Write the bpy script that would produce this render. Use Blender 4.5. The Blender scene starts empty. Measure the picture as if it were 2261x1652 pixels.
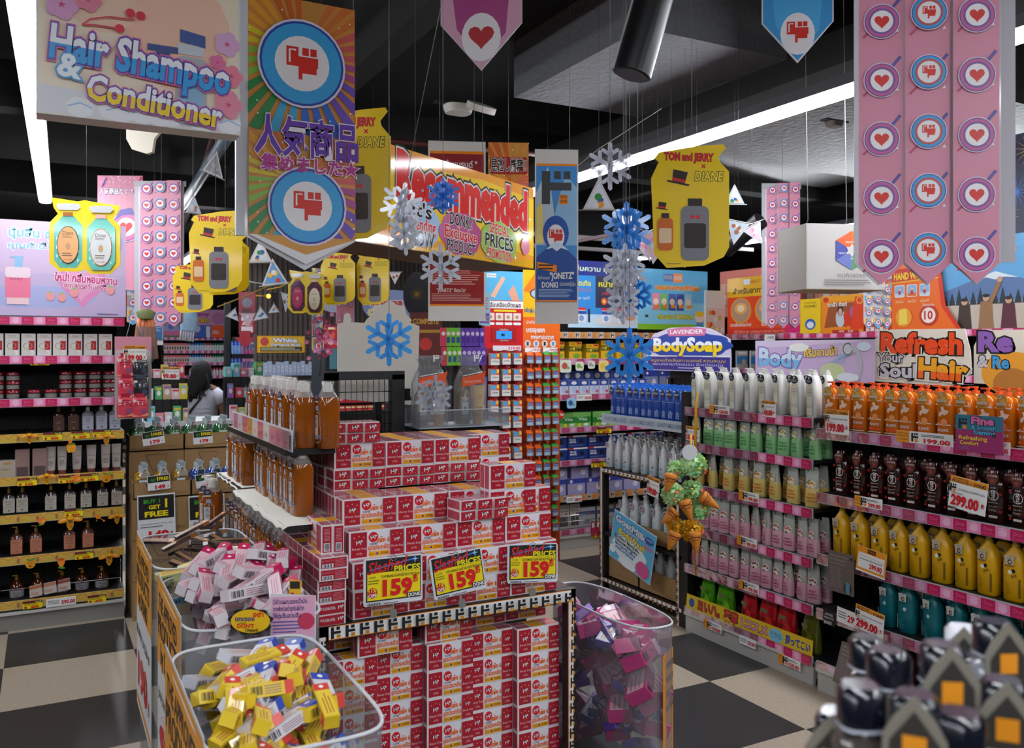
import bpy, math, random
from mathutils import Matrix, Vector
random.seed(7)
C = bpy.context.scene.collection
SC = bpy.context.scene
# ------------------------------------------------------------------ camera
FP, PX, PY, CH = 1918.0, 1130.0, 772.0, 1.65          # focal length in px, level-camera vanishing centre, eye height
TH = math.atan(1030.0/1918.0)
SN, CS = math.sin(TH), math.cos(TH)
cd = bpy.data.cameras.new('camera'); cam = bpy.data.objects.new('camera', cd); C.objects.link(cam)
cam.location = (0, 0, CH); cam.rotation_euler = (math.pi/2, 0, -TH)
cd.sensor_width = 36; cd.lens = 36*FP/2261; cd.shift_y = -(826-PY)/2261; cd.shift_x = 0.0002
cd.clip_start = .05; cd.clip_end = 60
cd.dof.use_dof = True; cd.dof.focus_distance = 3.4; cd.dof.aperture_fstop = 4.8
SC.camera = cam
# ------------------------------------------------------------------ world and exposure
wd = bpy.data.worlds.new('store_air'); SC.world = wd; wd.use_nodes = True
wb = wd.node_tree.nodes['Background']; wb.inputs[0].default_value = (.75, .85, 1, 1); wb.inputs[1].default_value = .12
SC.view_settings.view_transform = 'Standard'; SC.view_settings.look = 'None'
SC.view_settings.exposure = 0.3; SC.view_settings.gamma = 1; SC.view_settings.use_curve_mapping = False
SC.cycles.max_bounces = 7; SC.cycles.transparent_max_bounces = 10; SC.cycles.transmission_bounces = 5
SC.cycles.diffuse_bounces = 3; SC.cycles.glossy_bounces = 3; SC.cycles.sample_clamp_indirect = 4
SC.cycles.caustics_reflective = False; SC.cycles.caustics_refractive = False

def ray(px, py):
    a = (px-PX)/FP; b = (PY-py)/FP
    return Vector((SN + a*CS, CS - a*SN, b))
def onY(px, py, Y): d = ray(px, py); t = Y/d.y; return Vector((d.x*t, Y, CH+d.z*t))
def onX(px, py, X): d = ray(px, py); t = X/d.x; return Vector((X, d.y*t, CH+d.z*t))
def atD(px, py, z): d = ray(px, py); return Vector((d.x*z, d.y*z, CH+d.z*z))
def onZ(px, py, h): d = ray(px, py); t = (h-CH)/d.z; return Vector((d.x*t, d.y*t, h))

# ------------------------------------------------------------------ materials
def lin(h):
    h = h.lstrip('#')
    return tuple(((c/12.92) if c <= .04045 else ((c+.055)/1.055)**2.4) for c in (int(h[i:i+2], 16)/255 for i in (0, 2, 4)))+(1,)
_m = {}
def M(hexc, r=.45, **k):
    key = (hexc, r, tuple(sorted(k.items())))
    if key in _m: return _m[key]
    m = bpy.data.materials.new('surface_'+hexc); m.use_nodes = True; nt = m.node_tree
    p = nt.nodes['Principled BSDF']; col = lin(hexc)
    p.inputs['Base Color'].default_value = col; p.inputs['Roughness'].default_value = r
    if k.get('metal'): p.inputs['Metallic'].default_value = k['metal']
    if k.get('tr'): p.inputs['Transmission Weight'].default_value = k['tr']; p.inputs['IOR'].default_value = 1.25
    if k.get('alpha'): p.inputs['Alpha'].default_value = k['alpha']
    if k.get('coat'): p.inputs['Coat Weight'].default_value = k['coat']; p.inputs['Coat Roughness'].default_value = .08
    if k.get('sss'): p.inputs['Subsurface Weight'].default_value = k['sss']; p.inputs['Subsurface Scale'].default_value = .01
    if k.get('em'):
        p.inputs['Emission Color'].default_value = col; p.inputs['Emission Strength'].default_value = k['em']
    if k.get('noise') or k.get('bump'):
        tc = nt.nodes.new('ShaderNodeTexCoord'); n = nt.nodes.new('ShaderNodeTexNoise')
        n.inputs['Scale'].default_value = k.get('ns', 30); n.inputs['Detail'].default_value = 4
        nt.links.new(tc.outputs['Object'], n.inputs['Vector'])
        if k.get('noise'):
            mx = nt.nodes.new('ShaderNodeMix'); mx.data_type = 'RGBA'
            a = k['noise']; mx.inputs[6].default_value = tuple(c*(1-a) for c in col[:3])+(1,)
            mx.inputs[7].default_value = tuple(min(1, c*(1+a)) for c in col[:3])+(1,)
            nt.links.new(n.outputs[0], mx.inputs[0]); nt.links.new(mx.outputs[2], p.inputs['Base Color'])
        if k.get('bump'):
            b = nt.nodes.new('ShaderNodeBump'); b.inputs['Strength'].default_value = k['bump']; b.inputs['Distance'].default_value = .01
            nt.links.new(n.outputs[0], b.inputs['Height']); nt.links.new(b.outputs[0], p.inputs['Normal'])
    _m[key] = m; return m
def clear_film(name, tint, gloss, dens):
    """thin clear plastic: mostly transparent, fresnel gloss, a little milky"""
    m = bpy.data.materials.new(name); m.use_nodes = True; nt = m.node_tree; nt.nodes.clear()
    o = nt.nodes.new('ShaderNodeOutputMaterial'); t = nt.nodes.new('ShaderNodeBsdfTransparent'); t.inputs[0].default_value = lin(tint)
    g = nt.nodes.new('ShaderNodeBsdfGlossy'); g.inputs['Roughness'].default_value = gloss
    d = nt.nodes.new('ShaderNodeBsdfDiffuse'); d.inputs[0].default_value = (.8, .82, .85, 1)
    l = nt.nodes.new('ShaderNodeLayerWeight'); l.inputs[0].default_value = .35
    n = nt.nodes.new('ShaderNodeTexNoise'); n.inputs['Scale'].default_value = 9; tc = nt.nodes.new('ShaderNodeTexCoord')
    nt.links.new(tc.outputs['Object'], n.inputs['Vector'])
    b = nt.nodes.new('ShaderNodeBump'); b.inputs['Strength'].default_value = .5; b.inputs['Distance'].default_value = .02
    nt.links.new(n.outputs[0], b.inputs['Height']); nt.links.new(b.outputs[0], g.inputs['Normal'])
    m1 = nt.nodes.new('ShaderNodeMixShader'); m1.inputs[0].default_value = dens
    nt.links.new(t.outputs[0], m1.inputs[1]); nt.links.new(d.outputs[0], m1.inputs[2])
    m2 = nt.nodes.new('ShaderNodeMixShader'); nt.links.new(l.outputs['Facing'], m2.inputs[0])
    mm = nt.nodes.new('ShaderNodeMath'); mm.operation = 'MULTIPLY'; mm.inputs[1].default_value = .5
    nt.links.new(l.outputs['Fresnel'], mm.inputs[0]); nt.links.new(mm.outputs[0], m2.inputs[0])
    nt.links.new(m1.outputs[0], m2.inputs[1]); nt.links.new(g.outputs[0], m2.inputs[2]); nt.links.new(m2.outputs[0], o.inputs[0])
    return m
CLEAR = clear_film('clear_plastic', 'f4f6f8', .08, .07)
PVC = clear_film('clear_pvc', 'e6eaec', .12, .14)
FROST = clear_film('frosted_plastic', 'dfe8f0', .3, .75)
BLACK = M('101012', .5); WHITE = M('eeeeec', .4); CARD = M('9c7a50', .8, noise=.12, ns=8)
CHROME = M('c8c8c8', .25, metal=1); GOLD = M('b08d3c', .3, metal=1)
PAPER = M('d8d2c6', .6, noise=.05, ns=4)
RED = M('c8142c', .35); DON1 = M('c01855', .35); DON2 = M('e78ab8', .35); ORG = M('f08a00', .4); YEL = M('f4dc14', .4)
INK = M('16161a', .5); PRED = M('d01420', .4)

# ------------------------------------------------------------------ text cache
_t = {}
def glyphs(s, off=0.0, shear=0.0):
    k = (s, off, shear)
    if k not in _t:
        c = bpy.data.curves.new('w', 'FONT'); c.body = s; c.size = 1; c.resolution_u = 2; c.offset = off; c.shear = shear
        o = bpy.data.objects.new('w', c); C.objects.link(o)
        bpy.context.view_layer.update()
        me = bpy.data.meshes.new_from_object(o)
        vs = [(v.co.x, v.co.y) for v in me.vertices]; fs = [tuple(p.vertices) for p in me.polygons]
        bpy.data.objects.remove(o); bpy.data.curves.remove(c); bpy.data.meshes.remove(me)
        if vs: bb = (min(v[0] for v in vs), min(v[1] for v in vs), max(v[0] for v in vs), max(v[1] for v in vs))
        else: bb = (0, 0, 1, 1)
        _t[k] = (vs, fs, bb)
    return _t[k]

# ------------------------------------------------------------------ mesh builder
class B:
    def __init__(s, mat=None):
        s.v = []; s.f = []; s.mi = []; s.sm = []; s.ms = []; s.M = mat or Matrix(); s.k = 0
    def m(s, m):
        if m not in s.ms: s.ms.append(m)
        return s.ms.index(m)
    def add(s, vs, fs, m, smooth=False):
        n = len(s.v); s.v += [s.M @ Vector(v) for v in vs]; i = s.m(m)
        for f in fs: s.f.append([n+j for j in f]); s.mi.append(i); s.sm.append(smooth)
    def box(s, x0, y0, z0, x1, y1, z1, m):
        s.add([(x0,y0,z0),(x1,y0,z0),(x1,y1,z0),(x0,y1,z0),(x0,y0,z1),(x1,y0,z1),(x1,y1,z1),(x0,y1,z1)],
              [(0,3,2,1),(4,5,6,7),(0,1,5,4),(1,2,6,5),(2,3,7,6),(3,0,4,7)], m)
    def cbox(s, cx, cy, cz, w, d, h, m): s.box(cx-w/2, cy-d/2, cz-h/2, cx+w/2, cy+d/2, cz+h/2, m)
    def loft(s, secs, m, n=16, caps=True, smooth=True):
        """secs: (z, half width, half depth, power[, dx, dy])"""
        vs = []; fs = []
        for q in secs:
            z, a, b, p = q[:4]; dx, dy = (q[4], q[5]) if len(q) > 4 else (0, 0)
            for i in range(n):
                t = 2*math.pi*(i+.5)/n; c, d = math.cos(t), math.sin(t)
                vs.append((dx+a*math.copysign(abs(c)**(2/p), c), dy+b*math.copysign(abs(d)**(2/p), d), z))
        for k in range(len(secs)-1):
            for i in range(n):
                j = (i+1) % n; fs.append((k*n+i, k*n+j, (k+1)*n+j, (k+1)*n+i))
        s.add(vs, fs, m, smooth)
        if caps:
            s.add(vs[:n], [tuple(range(n))[::-1]], m); s.add(vs[-n:], [tuple(range(n))], m)
    def cyl(s, x, y, z0, z1, r, m, n=12, r1=None): s.loft([(z0, r, r, 2, x, y), (z1, r1 or r, r1 or r, 2, x, y)], m, n)
    def tube(s, pts, r, m, n=6):
        pts = [Vector(p) for p in pts]; vs = []; fs = []
        for i, p in enumerate(pts):
            d = (pts[min(i+1, len(pts)-1)]-pts[max(i-1, 0)]).normalized()
            u = d.cross(Vector((0, 0, 1)));  u = u.normalized() if u.length > .05 else d.cross(Vector((1, 0, 0))).normalized()
            w = d.cross(u)
            for k in range(n):
                t = 2*math.pi*k/n; vs.append(p+u*r*math.cos(t)+w*r*math.sin(t))
        for i in range(len(pts)-1):
            for k in range(n): fs.append((i*n+k, i*n+(k+1) % n, (i+1)*n+(k+1) % n, (i+1)*n+k))
        fs.append(tuple(range(n))[::-1]); fs.append(tuple(range(len(vs)-n, len(vs))))
        s.add(vs, fs, m, True)
    def ball(s, c, r, m, n=10, sz=1, sy=1):
        secs = []
        k = max(5, n//2)
        for i in range(k+1):
            t = -math.pi/2+math.pi*i/k; q = max(.02, math.cos(t))*r; secs.append((c[2]+math.sin(t)*r*sz, q, q*sy, 2, c[0], c[1]))
        s.loft(secs, m, n)
    def prism(s, poly, y0, y1, m, m2=None):
        """outline in local x,z given thickness along y (y0 = front)"""
        n = len(poly)
        s.add([(x, y0, z) for x, z in poly], [tuple(range(n))], m)
        s.add([(x, y1, z) for x, z in poly], [tuple(range(n))[::-1]], m2 or m)
        s.add([(x, y0, z) for x, z in poly]+[(x, y1, z) for x, z in poly], [(i, n+i, n+(i+1) % n, (i+1) % n) for i in range(n)], m2 or m)
    # ---- printing on the front face: y = s.y0 minus a growing hair's breadth
    def pr(s, y, eps=.0003): s.y0 = y; s.k = 0; s.eps = eps; return s
    def _y(s): s.k += 1; return s.y0 - s.k*s.eps
    def poly(s, pts, m):
        y = s._y(); s.add([(a, y, b) for a, b in pts], [tuple(range(len(pts)))], m)
    def rect(s, x0, z0, x1, z1, m): s.poly([(x0,z0),(x1,z0),(x1,z1),(x0,z1)], m)
    def disc(s, x, z, rx, m, rz=None, n=20, rot=0):
        rz = rz or rx; c, d = math.cos(rot), math.sin(rot)
        s.poly([(x+rx*math.cos(t)*c-rz*math.sin(t)*d, z+rx*math.cos(t)*d+rz*math.sin(t)*c) for t in (2*math.pi*i/n for i in range(n))], m)
    def ring(s, x, z, r0, r1, m, n=20, kx=1):
        y = s._y(); vs = []
        for i in range(n):
            t = 2*math.pi*i/n
            vs += [(x+r0*kx*math.cos(t), y, z+r0*math.sin(t)), (x+r1*kx*math.cos(t), y, z+r1*math.sin(t))]
        s.add(vs, [(2*i, 2*i+1, (2*i+3) % (2*n), (2*i+2) % (2*n)) for i in range(n)], m)
    def star(s, x, z, r, m, n=5, q=.45, rot=0):
        y = s._y(); vs = [(x, y, z)]
        for i in range(2*n):
            t = math.pi/2+rot+math.pi*i/n; rr = r if i % 2 == 0 else r*q; vs.append((x+rr*math.cos(t), y, z+rr*math.sin(t)))
        s.add(vs, [(0, 1+i, 1+(i+1) % (2*n)) for i in range(2*n)], m)
    def heart(s, x, z, r, m):
        pts = []
        for i in range(20):
            t = 2*math.pi*i/20
            pts.append((x+r*.062*16*math.sin(t)**3, z+r*.062*(13*math.cos(t)-5*math.cos(2*t)-2*math.cos(3*t)-math.cos(4*t))))
        y = s._y(); vs = [(x, y, z)]+[(a, y, b) for a, b in pts]
        s.add(vs, [(0, 1+i, 1+(i+1) % 20) for i in range(20)], m)
    def line(s, pts, w, m):
        y = s._y(); vs = []; fs = []
        for i, p in enumerate(pts):
            a = pts[max(i-1, 0)]; b = pts[min(i+1, len(pts)-1)]; dx, dz = b[0]-a[0], b[1]-a[1]; L = math.hypot(dx, dz) or 1
            nx, nz = -dz/L*w/2, dx/L*w/2; vs += [(p[0]+nx, y, p[1]+nz), (p[0]-nx, y, p[1]-nz)]
        for i in range(len(pts)-1): fs.append((2*i, 2*i+1, 2*i+3, 2*i+2))
        s.add(vs, fs, m)
    def cloud(s, x, z, w, h, m, n=7, seed=0):
        rr = random.Random(seed)
        pts = []
        for i in range(n*5):
            t = 2*math.pi*i/(n*5); q = 1+.1*abs(math.sin(n*t/2+seed)); pts.append((x+w/2*q*math.cos(t), z+h/2*q*math.sin(t)))
        s.poly(pts, m)
    def txt(s, t, x, z, h, m, w=None, al='c', off=0, sh=0, out=(), rot=0, arc=0, lo=None):
        """h: font size; w: fit this width; out: [(material, offset)...] outlines, widest first"""
        bb = glyphs(t, 0, sh)[2]; W = bb[2]-bb[0]; Hh = bb[3]-bb[1]
        sx = (w/W) if w else h; sz = h
        if not w and al == 'c' and False: pass
        cx = {'c': (bb[0]+bb[2])/2, 'l': bb[0], 'r': bb[2]}[al]; cz = .33
        ca, sa = math.cos(rot), math.sin(rot)
        for mm, o in list(out)+[(m, off)]:
            vs, fs, _ = glyphs(t, o, sh); y = s._y(); P = []
            for a, b in vs:
                u, v = (a-cx)*sx, (b-cz)*sz
                if arc: v -= arc*u*u
                P.append((x+u*ca-v*sa, y, z+u*sa+v*ca))
            s.add(P, fs, mm)
        if lo:
            vs, fs, _ = glyphs(t, off, sh); y = s._y(); zc = cz+lo[1]; q = []; g = []
            for f in fs:
                p = [vs[i] for i in f]; r = []
                for i in range(len(p)):
                    a, c = p[i-1], p[i]
                    if (a[1] <= zc) != (c[1] <= zc): k = (zc-a[1])/(c[1]-a[1]); r.append((a[0]+k*(c[0]-a[0]), zc))
                    if c[1] <= zc: r.append(c)
                if len(r) > 2: g.append(tuple(range(len(q), len(q)+len(r)))); q += r
            P = []
            for a, c in q:
                u, v = (a-cx)*sx, (c-cz)*sz
                if arc: v -= arc*u*u
                P.append((x+u*ca-v*sa, y, z+u*sa+v*ca))
            s.add(P, g, lo[0])
    def bars(s, x0, z0, x1, z1, n, m, fill=.4, rag=.25):
        """a block of small print"""
        h = (z1-z0)/n; y = s._y(); rr = random.Random(int(x0*999+n))
        for i in range(n):
            e = x1-(x1-x0)*rag*rr.random(); z = z1-h*(i+.7)
            s.add([(x0,y,z),(e,y,z),(e,y,z+h*fill),(x0,y,z+h*fill)], [(0,1,2,3)], m)
    def barcode(s, x0, z0, x1, z1, m, n=14):
        y = s._y(); w = (x1-x0)/n
        for i in range(n):
            q = w*(.3+.5*((i*7) % 3)/2); x = x0+i*w
            s.add([(x,y,z0),(x+q,y,z0),(x+q,y,z1),(x,y,z1)], [(0,1,2,3)], m)
    def mesh(s, name):
        me = bpy.data.meshes.new(name); me.from_pydata([tuple(v) for v in s.v], [], s.f)
        for m in s.ms: me.materials.append(m)
        me.polygons.foreach_set('material_index', s.mi); me.polygons.foreach_set('use_smooth', s.sm)
        me.update(); return me
    def build(s, name, parent=None, loc=None, rz=0, **tags):
        o = bpy.data.objects.new(name, s.mesh(name)); C.objects.link(o)
        if parent is not None: o.parent = parent
        if loc is not None: o.location = loc
        if rz: o.rotation_euler.z = rz
        for k, v in tags.items():
            if v: o[k] = v
        return o
def thing(name, label, cat, loc=(0, 0, 0), rz=0, group=None, rx=0, ry=0):
    o = bpy.data.objects.new(name, None); C.objects.link(o); o.empty_display_size = .05
    o.location = loc; o.rotation_euler = (rx, ry, rz); o['label'] = label; o['category'] = cat
    if group: o['group'] = group
    return o
def solo(b, name, label, cat, loc=(0, 0, 0), rz=0, group=None, rx=0, ry=0):
    o = b.build(name, None, loc, rz); o.rotation_euler = (rx, ry, rz); o['label'] = label; o['category'] = cat
    if group: o['group'] = group
    return o
_kids = {}
def kids(r):
    return [o for o in _kids.get(r.name, r.children)]
_used = set()
_tree = {}
def tree(o):
    if o.name not in _tree: _tree[o.name] = [(c, list(c.children)) for c in o.children]
    return _tree[o.name]
def place(p, loc, rz=0, label=None, group=None, rx=0, ry=0, sc=None):
    """first use moves the prototype itself; later uses copy it with its parts"""
    if p.name not in _used:
        tree(p); _used.add(p.name); r = p
    else:
        r = p.copy(); C.objects.link(r)
        for c, gs in tree(p):
            q = c.copy(); C.objects.link(q); q.parent = r
            for g in gs:
                h = g.copy(); C.objects.link(h); h.parent = q
    r.location = loc; r.rotation_euler = (rx, ry, rz)
    if sc: r.scale = (sc,)*3 if not isinstance(sc, tuple) else sc
    if label: r['label'] = label
    if group: r['group'] = group
    return r
def structure(b, name): return b.build(name, kind='structure')
def nth(i, n, side='left'):
    other = 'right' if side == 'left' else 'left'
    if n == 1: return 'only one'
    if i == 0: return side+'most'
    if i == n-1: return other+'most'
    w = ['', 'second', 'third', 'fourth', 'fifth', 'sixth', 'seventh', 'eighth', 'ninth', 'tenth', 'eleventh', 'twelfth', 'thirteenth', 'fourteenth', 'fifteenth', 'sixteenth', 'seventeenth', 'eighteenth', 'nineteenth', 'twentieth']
    if i < len(w): return '%s from the %s' % (w[i], side)
    return '%s from the %s' % (w[min(n-1-i, len(w)-1)], other)
R90 = -math.pi/2
# ------------------------------------------------------------------ lights: the store's LED battens, plus one added out of view
LEDM = M('f4f8ff', .5, em=48)
def batten(X, y0, y1, h, label, w=.085, X2=None):
    X2 = X if X2 is None else X2; L = math.hypot(y1-y0, X2-X)
    t = thing('led_tube_light', label, 'ceiling light', ((X+X2)/2, (y0+y1)/2, h), -math.atan2(X2-X, y1-y0))
    b = B(); b.loft([(-L/2, w*.55, .02, 2.5), (L/2, w*.55, .02, 2.5)], LEDM, 12)
    d = b.build('diffuser', t); d.rotation_euler.x = math.pi/2
    b = B(); b.box(-w*.6, -L/2, .018, w*.6, L/2, .07, M('55585c', .5)); b.build('housing', t)
    b = B()
    for k in range(int(L//1.5)+1):
        y = -L/2+.3+k*1.5
        if y < L/2: b.tube([(0, y, .07), (0, y, 3.55-h)], .002, M('4a4a4a', .5), 5)
    b.build('suspension_wire', t)
batten(3.43, -3.5, 6.25, 2.9, 'long white LED batten running over the pouch shelf, the largest light in view', .10)
batten(-.08, 3.4, 8.3, 2.9, 'white LED batten at the left edge, ending above the green bottle sign', .085, 0)
batten(7.2, 1, 9.9, 2.9, 'distant LED batten behind the hexagon logo box', .09)
batten(1.75, -3.8, -.3, 2.9, 'LED batten over the aisle in front of the soap table')  # added lamp, never in view: brightens the hanging banners and soap pack fronts
batten(-.2, -3.5, 1.0, 2.9, 'LED batten overhead behind the hair shampoo sign')
batten(-3.6, -3, 8, 2.9, 'LED batten over the left aisle')
batten(1.75, 9.2, 13.3, 2.9, 'distant LED batten over the pink background aisle')
batten(.95, 8.9, 13.3, 2.9, 'distant LED batten beyond the pink banners')

# ------------------------------------------------------------------ room shell
def floor_mat():
    m = bpy.data.materials.new('vinyl_tiles'); m.use_nodes = True; nt = m.node_tree; p = nt.nodes['Principled BSDF']
    tc = nt.nodes.new('ShaderNodeTexCoord'); mp = nt.nodes.new('ShaderNodeMapping'); mp.inputs['Location'].default_value = (.19/.62, -5.2/.62, 1.5)
    mp.inputs['Scale'].default_value = (1/.62, 1/.62, 1)
    ck = nt.nodes.new('ShaderNodeTexChecker'); ck.inputs['Scale'].default_value = 1
    ck.inputs['Color1'].default_value = lin('2c2b2c'); ck.inputs['Color2'].default_value = lin('a89a88')
    nt.links.new(tc.outputs['Object'], mp.inputs[0]); nt.links.new(mp.outputs[0], ck.inputs[0])
    n = nt.nodes.new('ShaderNodeTexNoise'); n.inputs['Scale'].default_value = 60; nt.links.new(tc.outputs['Object'], n.inputs[0])
    mx = nt.nodes.new('ShaderNodeMix'); mx.data_type = 'RGBA'; mx.blend_type = 'MULTIPLY'; mx.inputs[0].default_value = .35
    nt.links.new(ck.outputs[0], mx.inputs[6]); nt.links.new(n.outputs[0], mx.inputs[7]); nt.links.new(mx.outputs[2], p.inputs['Base Color'])
    p.inputs['Roughness'].default_value = .35; return m
b = B(); b.box(-8, -6, -.1, 16, 18, 0, floor_mat()); structure(b, 'floor')
CEIL = M('030303', .95, bump=.4, ns=6)
b = B(); b.box(-8, -6, 3.6, 16, 18, 3.7, CEIL); structure(b, 'ceiling')
WOOD = M('5a514c', .7, noise=.3, ns=5)
b = B(); b.box(-8, 17.9, 0, 16, 18, 3.6, M('18181a', .8)); structure(b, 'wall_back')
b = B(); b.box(-8.1, -6, 0, -8, 18, 3.6, M('202022', .8)); structure(b, 'wall_left')
b = B(); b.box(16, -6, 0, 16.1, 18, 3.6, M('202022', .8)); structure(b, 'wall_right')
b = B(); b.box(-8, -6.1, 0, 16, -6, 3.6, M('3a3a3c', .8)); structure(b, 'wall_front')
# dropped ceiling panels and beams
b = B(); b.box(2.62, 3.5, 3.25, 3.85, 4.85, 3.6, M('5e6064', .6, bump=1.0, ns=26)); structure(b, 'ceiling_panel_1')
b = B(); b.box(3.95, 3.3, 3.2, 8, 5.42, 3.6, M('2c2522', .35, bump=.5, ns=20)); structure(b, 'ceiling_panel_2')
b = B(); b.box(4.1, 5.42, 3.3, 7.0, 6.3, 3.36, M('2c2725', .35, bump=.4, ns=20)); structure(b, 'ceiling_panel_3')
for i, (x0, y0, x1, y1, z0, z1) in enumerate([(3.6,-4,3.85,16,3.12,3.3),(1.6,-4,1.75,16,3.3,3.5),(-.9,-4,-.8,16,3.2,3.4),(-6,6.4,14,6.6,3.2,3.5),(-6,9.2,14,9.4,3.1,3.4),(-6,2.2,14,2.35,3.35,3.5),(5.2,6.6,5.3,16,3.2,3.4)]):
    b = B(); b.box(x0, y0, z0, x1, y1, z1, M('030303', .85)); structure(b, 'ceiling_beam_%d' % (i+1))
b = B(); b.tube([(.95, 4.8, 3.3), (1.6, 12, 3.3)], .03, M('3a1414', .5), 8); structure(b, 'ceiling_pipe_1')
b = B(); b.tube([(3.1, 5.4, 3.05), (1.4, 5.6, 3.05)], .018, M('4a1512', .5), 8); structure(b, 'ceiling_pipe_2')
a0, a1 = atD(400, 460, 8.5), atD(535, 250, 5.5)
b = B(); b.tube([a0, a1], .05, M('55606a', .4), 4); structure(b, 'ceiling_duct_1')
for k, (y, x0, x1) in enumerate([(7.3, 3.6, 7.0), (8.1, 3.6, 7.0)]):
    b = B(); b.box(x0, y, 2.75, x1, y+.04, 2.79, M('b8b0b4', .4)); structure(b, 'ceiling_rail_%d' % (k+1))
b = B(); b.box(4.6, 6.2, 2.70, 4.63, 7.3, 2.73, M('a58a90', .4)); structure(b, 'ceiling_rail_3')
# black wall slabs far behind, timber wall above the white fragrance grid
p0, p1 = onY(300, 400, 12.6), onY(470, 400, 12.6)
b = B(); b.box(2.7, 13.6, 0, 6.3, 13.7, 3.6, WOOD)
for i in range(46): b.box(2.7+i*.078, 13.585, 0, 2.708+i*.078, 13.6, 3.6, M('2c2624', .8))
structure(b, 'wall_timber')
# spot light, detectors
t = thing('spotlight', 'black cylindrical ceiling spotlight between the two lit ceiling panels', 'spotlight', atD(1395, 165, 2.6))
b = B(); b.cyl(0, 0, 0, .34, .058, M('0c0c0d', .35), 24); b.cyl(0, 0, -.004, 0, .05, M('303032', .3), 20); o = b.build('lamp_body', t); 
b = B(); b.box(-.062, -.012, .0, -.057, .012, .34, M('b0b0b0', .3)); b.build('trim_edge', t)
b = B(); b.tube([(0, 0, .34), (0, 0, 1.7)], .012, BLACK); b.build('mounting_rod', t)
t.rotation_euler = (.0, .28, -.5)
for (px, py, h, lab) in ((1012, 234, 3.2, 'white slatted ceiling speaker box above the red yellow recommendation box'), (1843, 270, 3.15, 'small ceiling detector on the brown ceiling panel')):
    q = onZ(px, py, h); t = thing('ceiling_sensor', lab, 'ceiling fixture', q)
    k = 1.6 if px < 1500 else 1
    b = B(); b.loft([(0, .06*k, .05*k, 3), (-.03*k, .05*k, .04*k, 3)], M('c8c4bc' if px < 1500 else '3a302c', .5), 16); b.build('casing', t)
    b = B(); b.box(-.1*k, -.03, 0, .1*k, .03, .012, BLACK); b.build('bracket', t)
q = atD(1060, 245, 5.4); b = B(); b.loft([(0,.11,.05,3),(.04,.11,.05,3)], M('bdb6ac', .5), 14); solo(b, 'ceiling_speaker', 'grey ceiling unit below the pink heart banner', 'ceiling fixture', q, .3, rx=.5)
q = atD(318, 300, 4.7); b = B(); b.tube([(0, 0, .1), (0, 0, 3.56-q.z)], .012, BLACK, 6)
b.prism([(-.09,.1),(-.09,-.02),(-.06,-.075),(.02,-.1),(.05,-.09),(.06,-.02),(.09,.02),(.09,.1)], -.015, .015, M('b9b1a2', .6)); solo(b, 'hanging_bracket', 'beige plastic bracket hanging below the hair shampoo sign', 'bracket', q, -TH)
# ------------------------------------------------------------------ printed devices
def dlogo(b, x, z, h, m, m2=None, orange=True):
    w = h*.9
    b.rect(x-w*.5, z-h*.5, x-w*.22, z+h*.5, m); b.rect(x-w*.5, z-h*.08, x+w*.5, z+h*.16, m)
    b.rect(x-w*.08, z+h*.26, x+w*.14, z+h*.5, m); b.rect(x+w*.24, z+h*.26, x+w*.46, z+h*.5, m)
    if orange: b.rect(x+w*.02, z-h*.5, x+w*.42, z-h*.16, ORG)
def fist(b, x, z, h, m, hi):
    b.rect(x-h*.5, z-h*.1, x+h*.5, z+h*.22, m); b.rect(x-h*.5, z-h*.1, x-h*.12, z+h*.5, m)
    b.rect(x+.0, z+h*.26, x+h*.2, z+h*.5, m); b.rect(x+h*.25, z+h*.26, x+h*.45, z+h*.5, m)
    b.poly([(x-h*.12, z-h*.1), (x+h*.45, z-h*.1), (x+h*.45, z-h*.3), (x+.0, z-h*.3), (x+.0, z-h*.5), (x-h*.12, z-h*.5)], m)
    b.line([(x-h*.4, z+h*.0), (x-h*.4, z+h*.4), (x-h*.2, z+h*.4)], h*.06, hi)
def don_tiles(b, x0, x1, zc, h=.045, tile=.06, ph=0):
    n = int((x1-x0)/tile); t = (x1-x0)/n
    for i in range(n):
        x = x0+i*t; dark = (i+ph) % 2 == 0
        b.rect(x, zc-h/2, x+t, zc+h/2, DON1 if dark else DON2)
        if dark:
            b.txt('Don', x+t*.5, zc+h*.12, h*.46, M('e2709e', .4)); b.txt('Quijote', x+t*.5, zc-h*.26, h*.3, M('d65a8e', .4), w=t*.8)
        else:
            b.disc(x+t*.5, zc-h*.02, t*.3, M('f0b4d2', .4), h*.34, 12); b.line([(x+t*.2, zc+h*.3), (x+t*.5, zc+h*.42), (x+t*.8, zc+h*.25)], h*.06, M('f7cde0', .4))
HY1 = M('e6b90c', .3); HY2 = M('d98a0e', .3); HY3 = M('b96a0a', .35)
def honey_tiles(b, x0, x1, zc, h=.05, seed=0):
    rr = random.Random(seed); b.rect(x0, zc-h/2, x1, zc+h/2, HY1); x = x0; y = []
    n = int((x1-x0)/.02)
    pts = [(x0, zc+h/2)]
    for i in range(n+1):
        pts.append((x0+(x1-x0)*i/n, zc+h/2-h*(.12+.5*rr.random()*(i % 3 == 1))))
    pts.append((x1, zc+h/2)); b.line([(p[0], p[1]) for p in pts[1:-1]], .006, HY2)
    for i in range(0, n, 5): b.disc(x0+(x1-x0)*(i+.5)/n, zc-h*.05, .008, HY3, h*.3, 10)
def red_tiles(b, x0, x1, zc, h=.045, ph=0):
    n = int((x1-x0)/.05); t = (x1-x0)/n
    for i in range(n): b.rect(x0+i*t, zc-h/2, x0+i*t+t, zc+h/2, M('e83c96', .4) if i % 2 else M('f9c4e2', .4))
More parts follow.
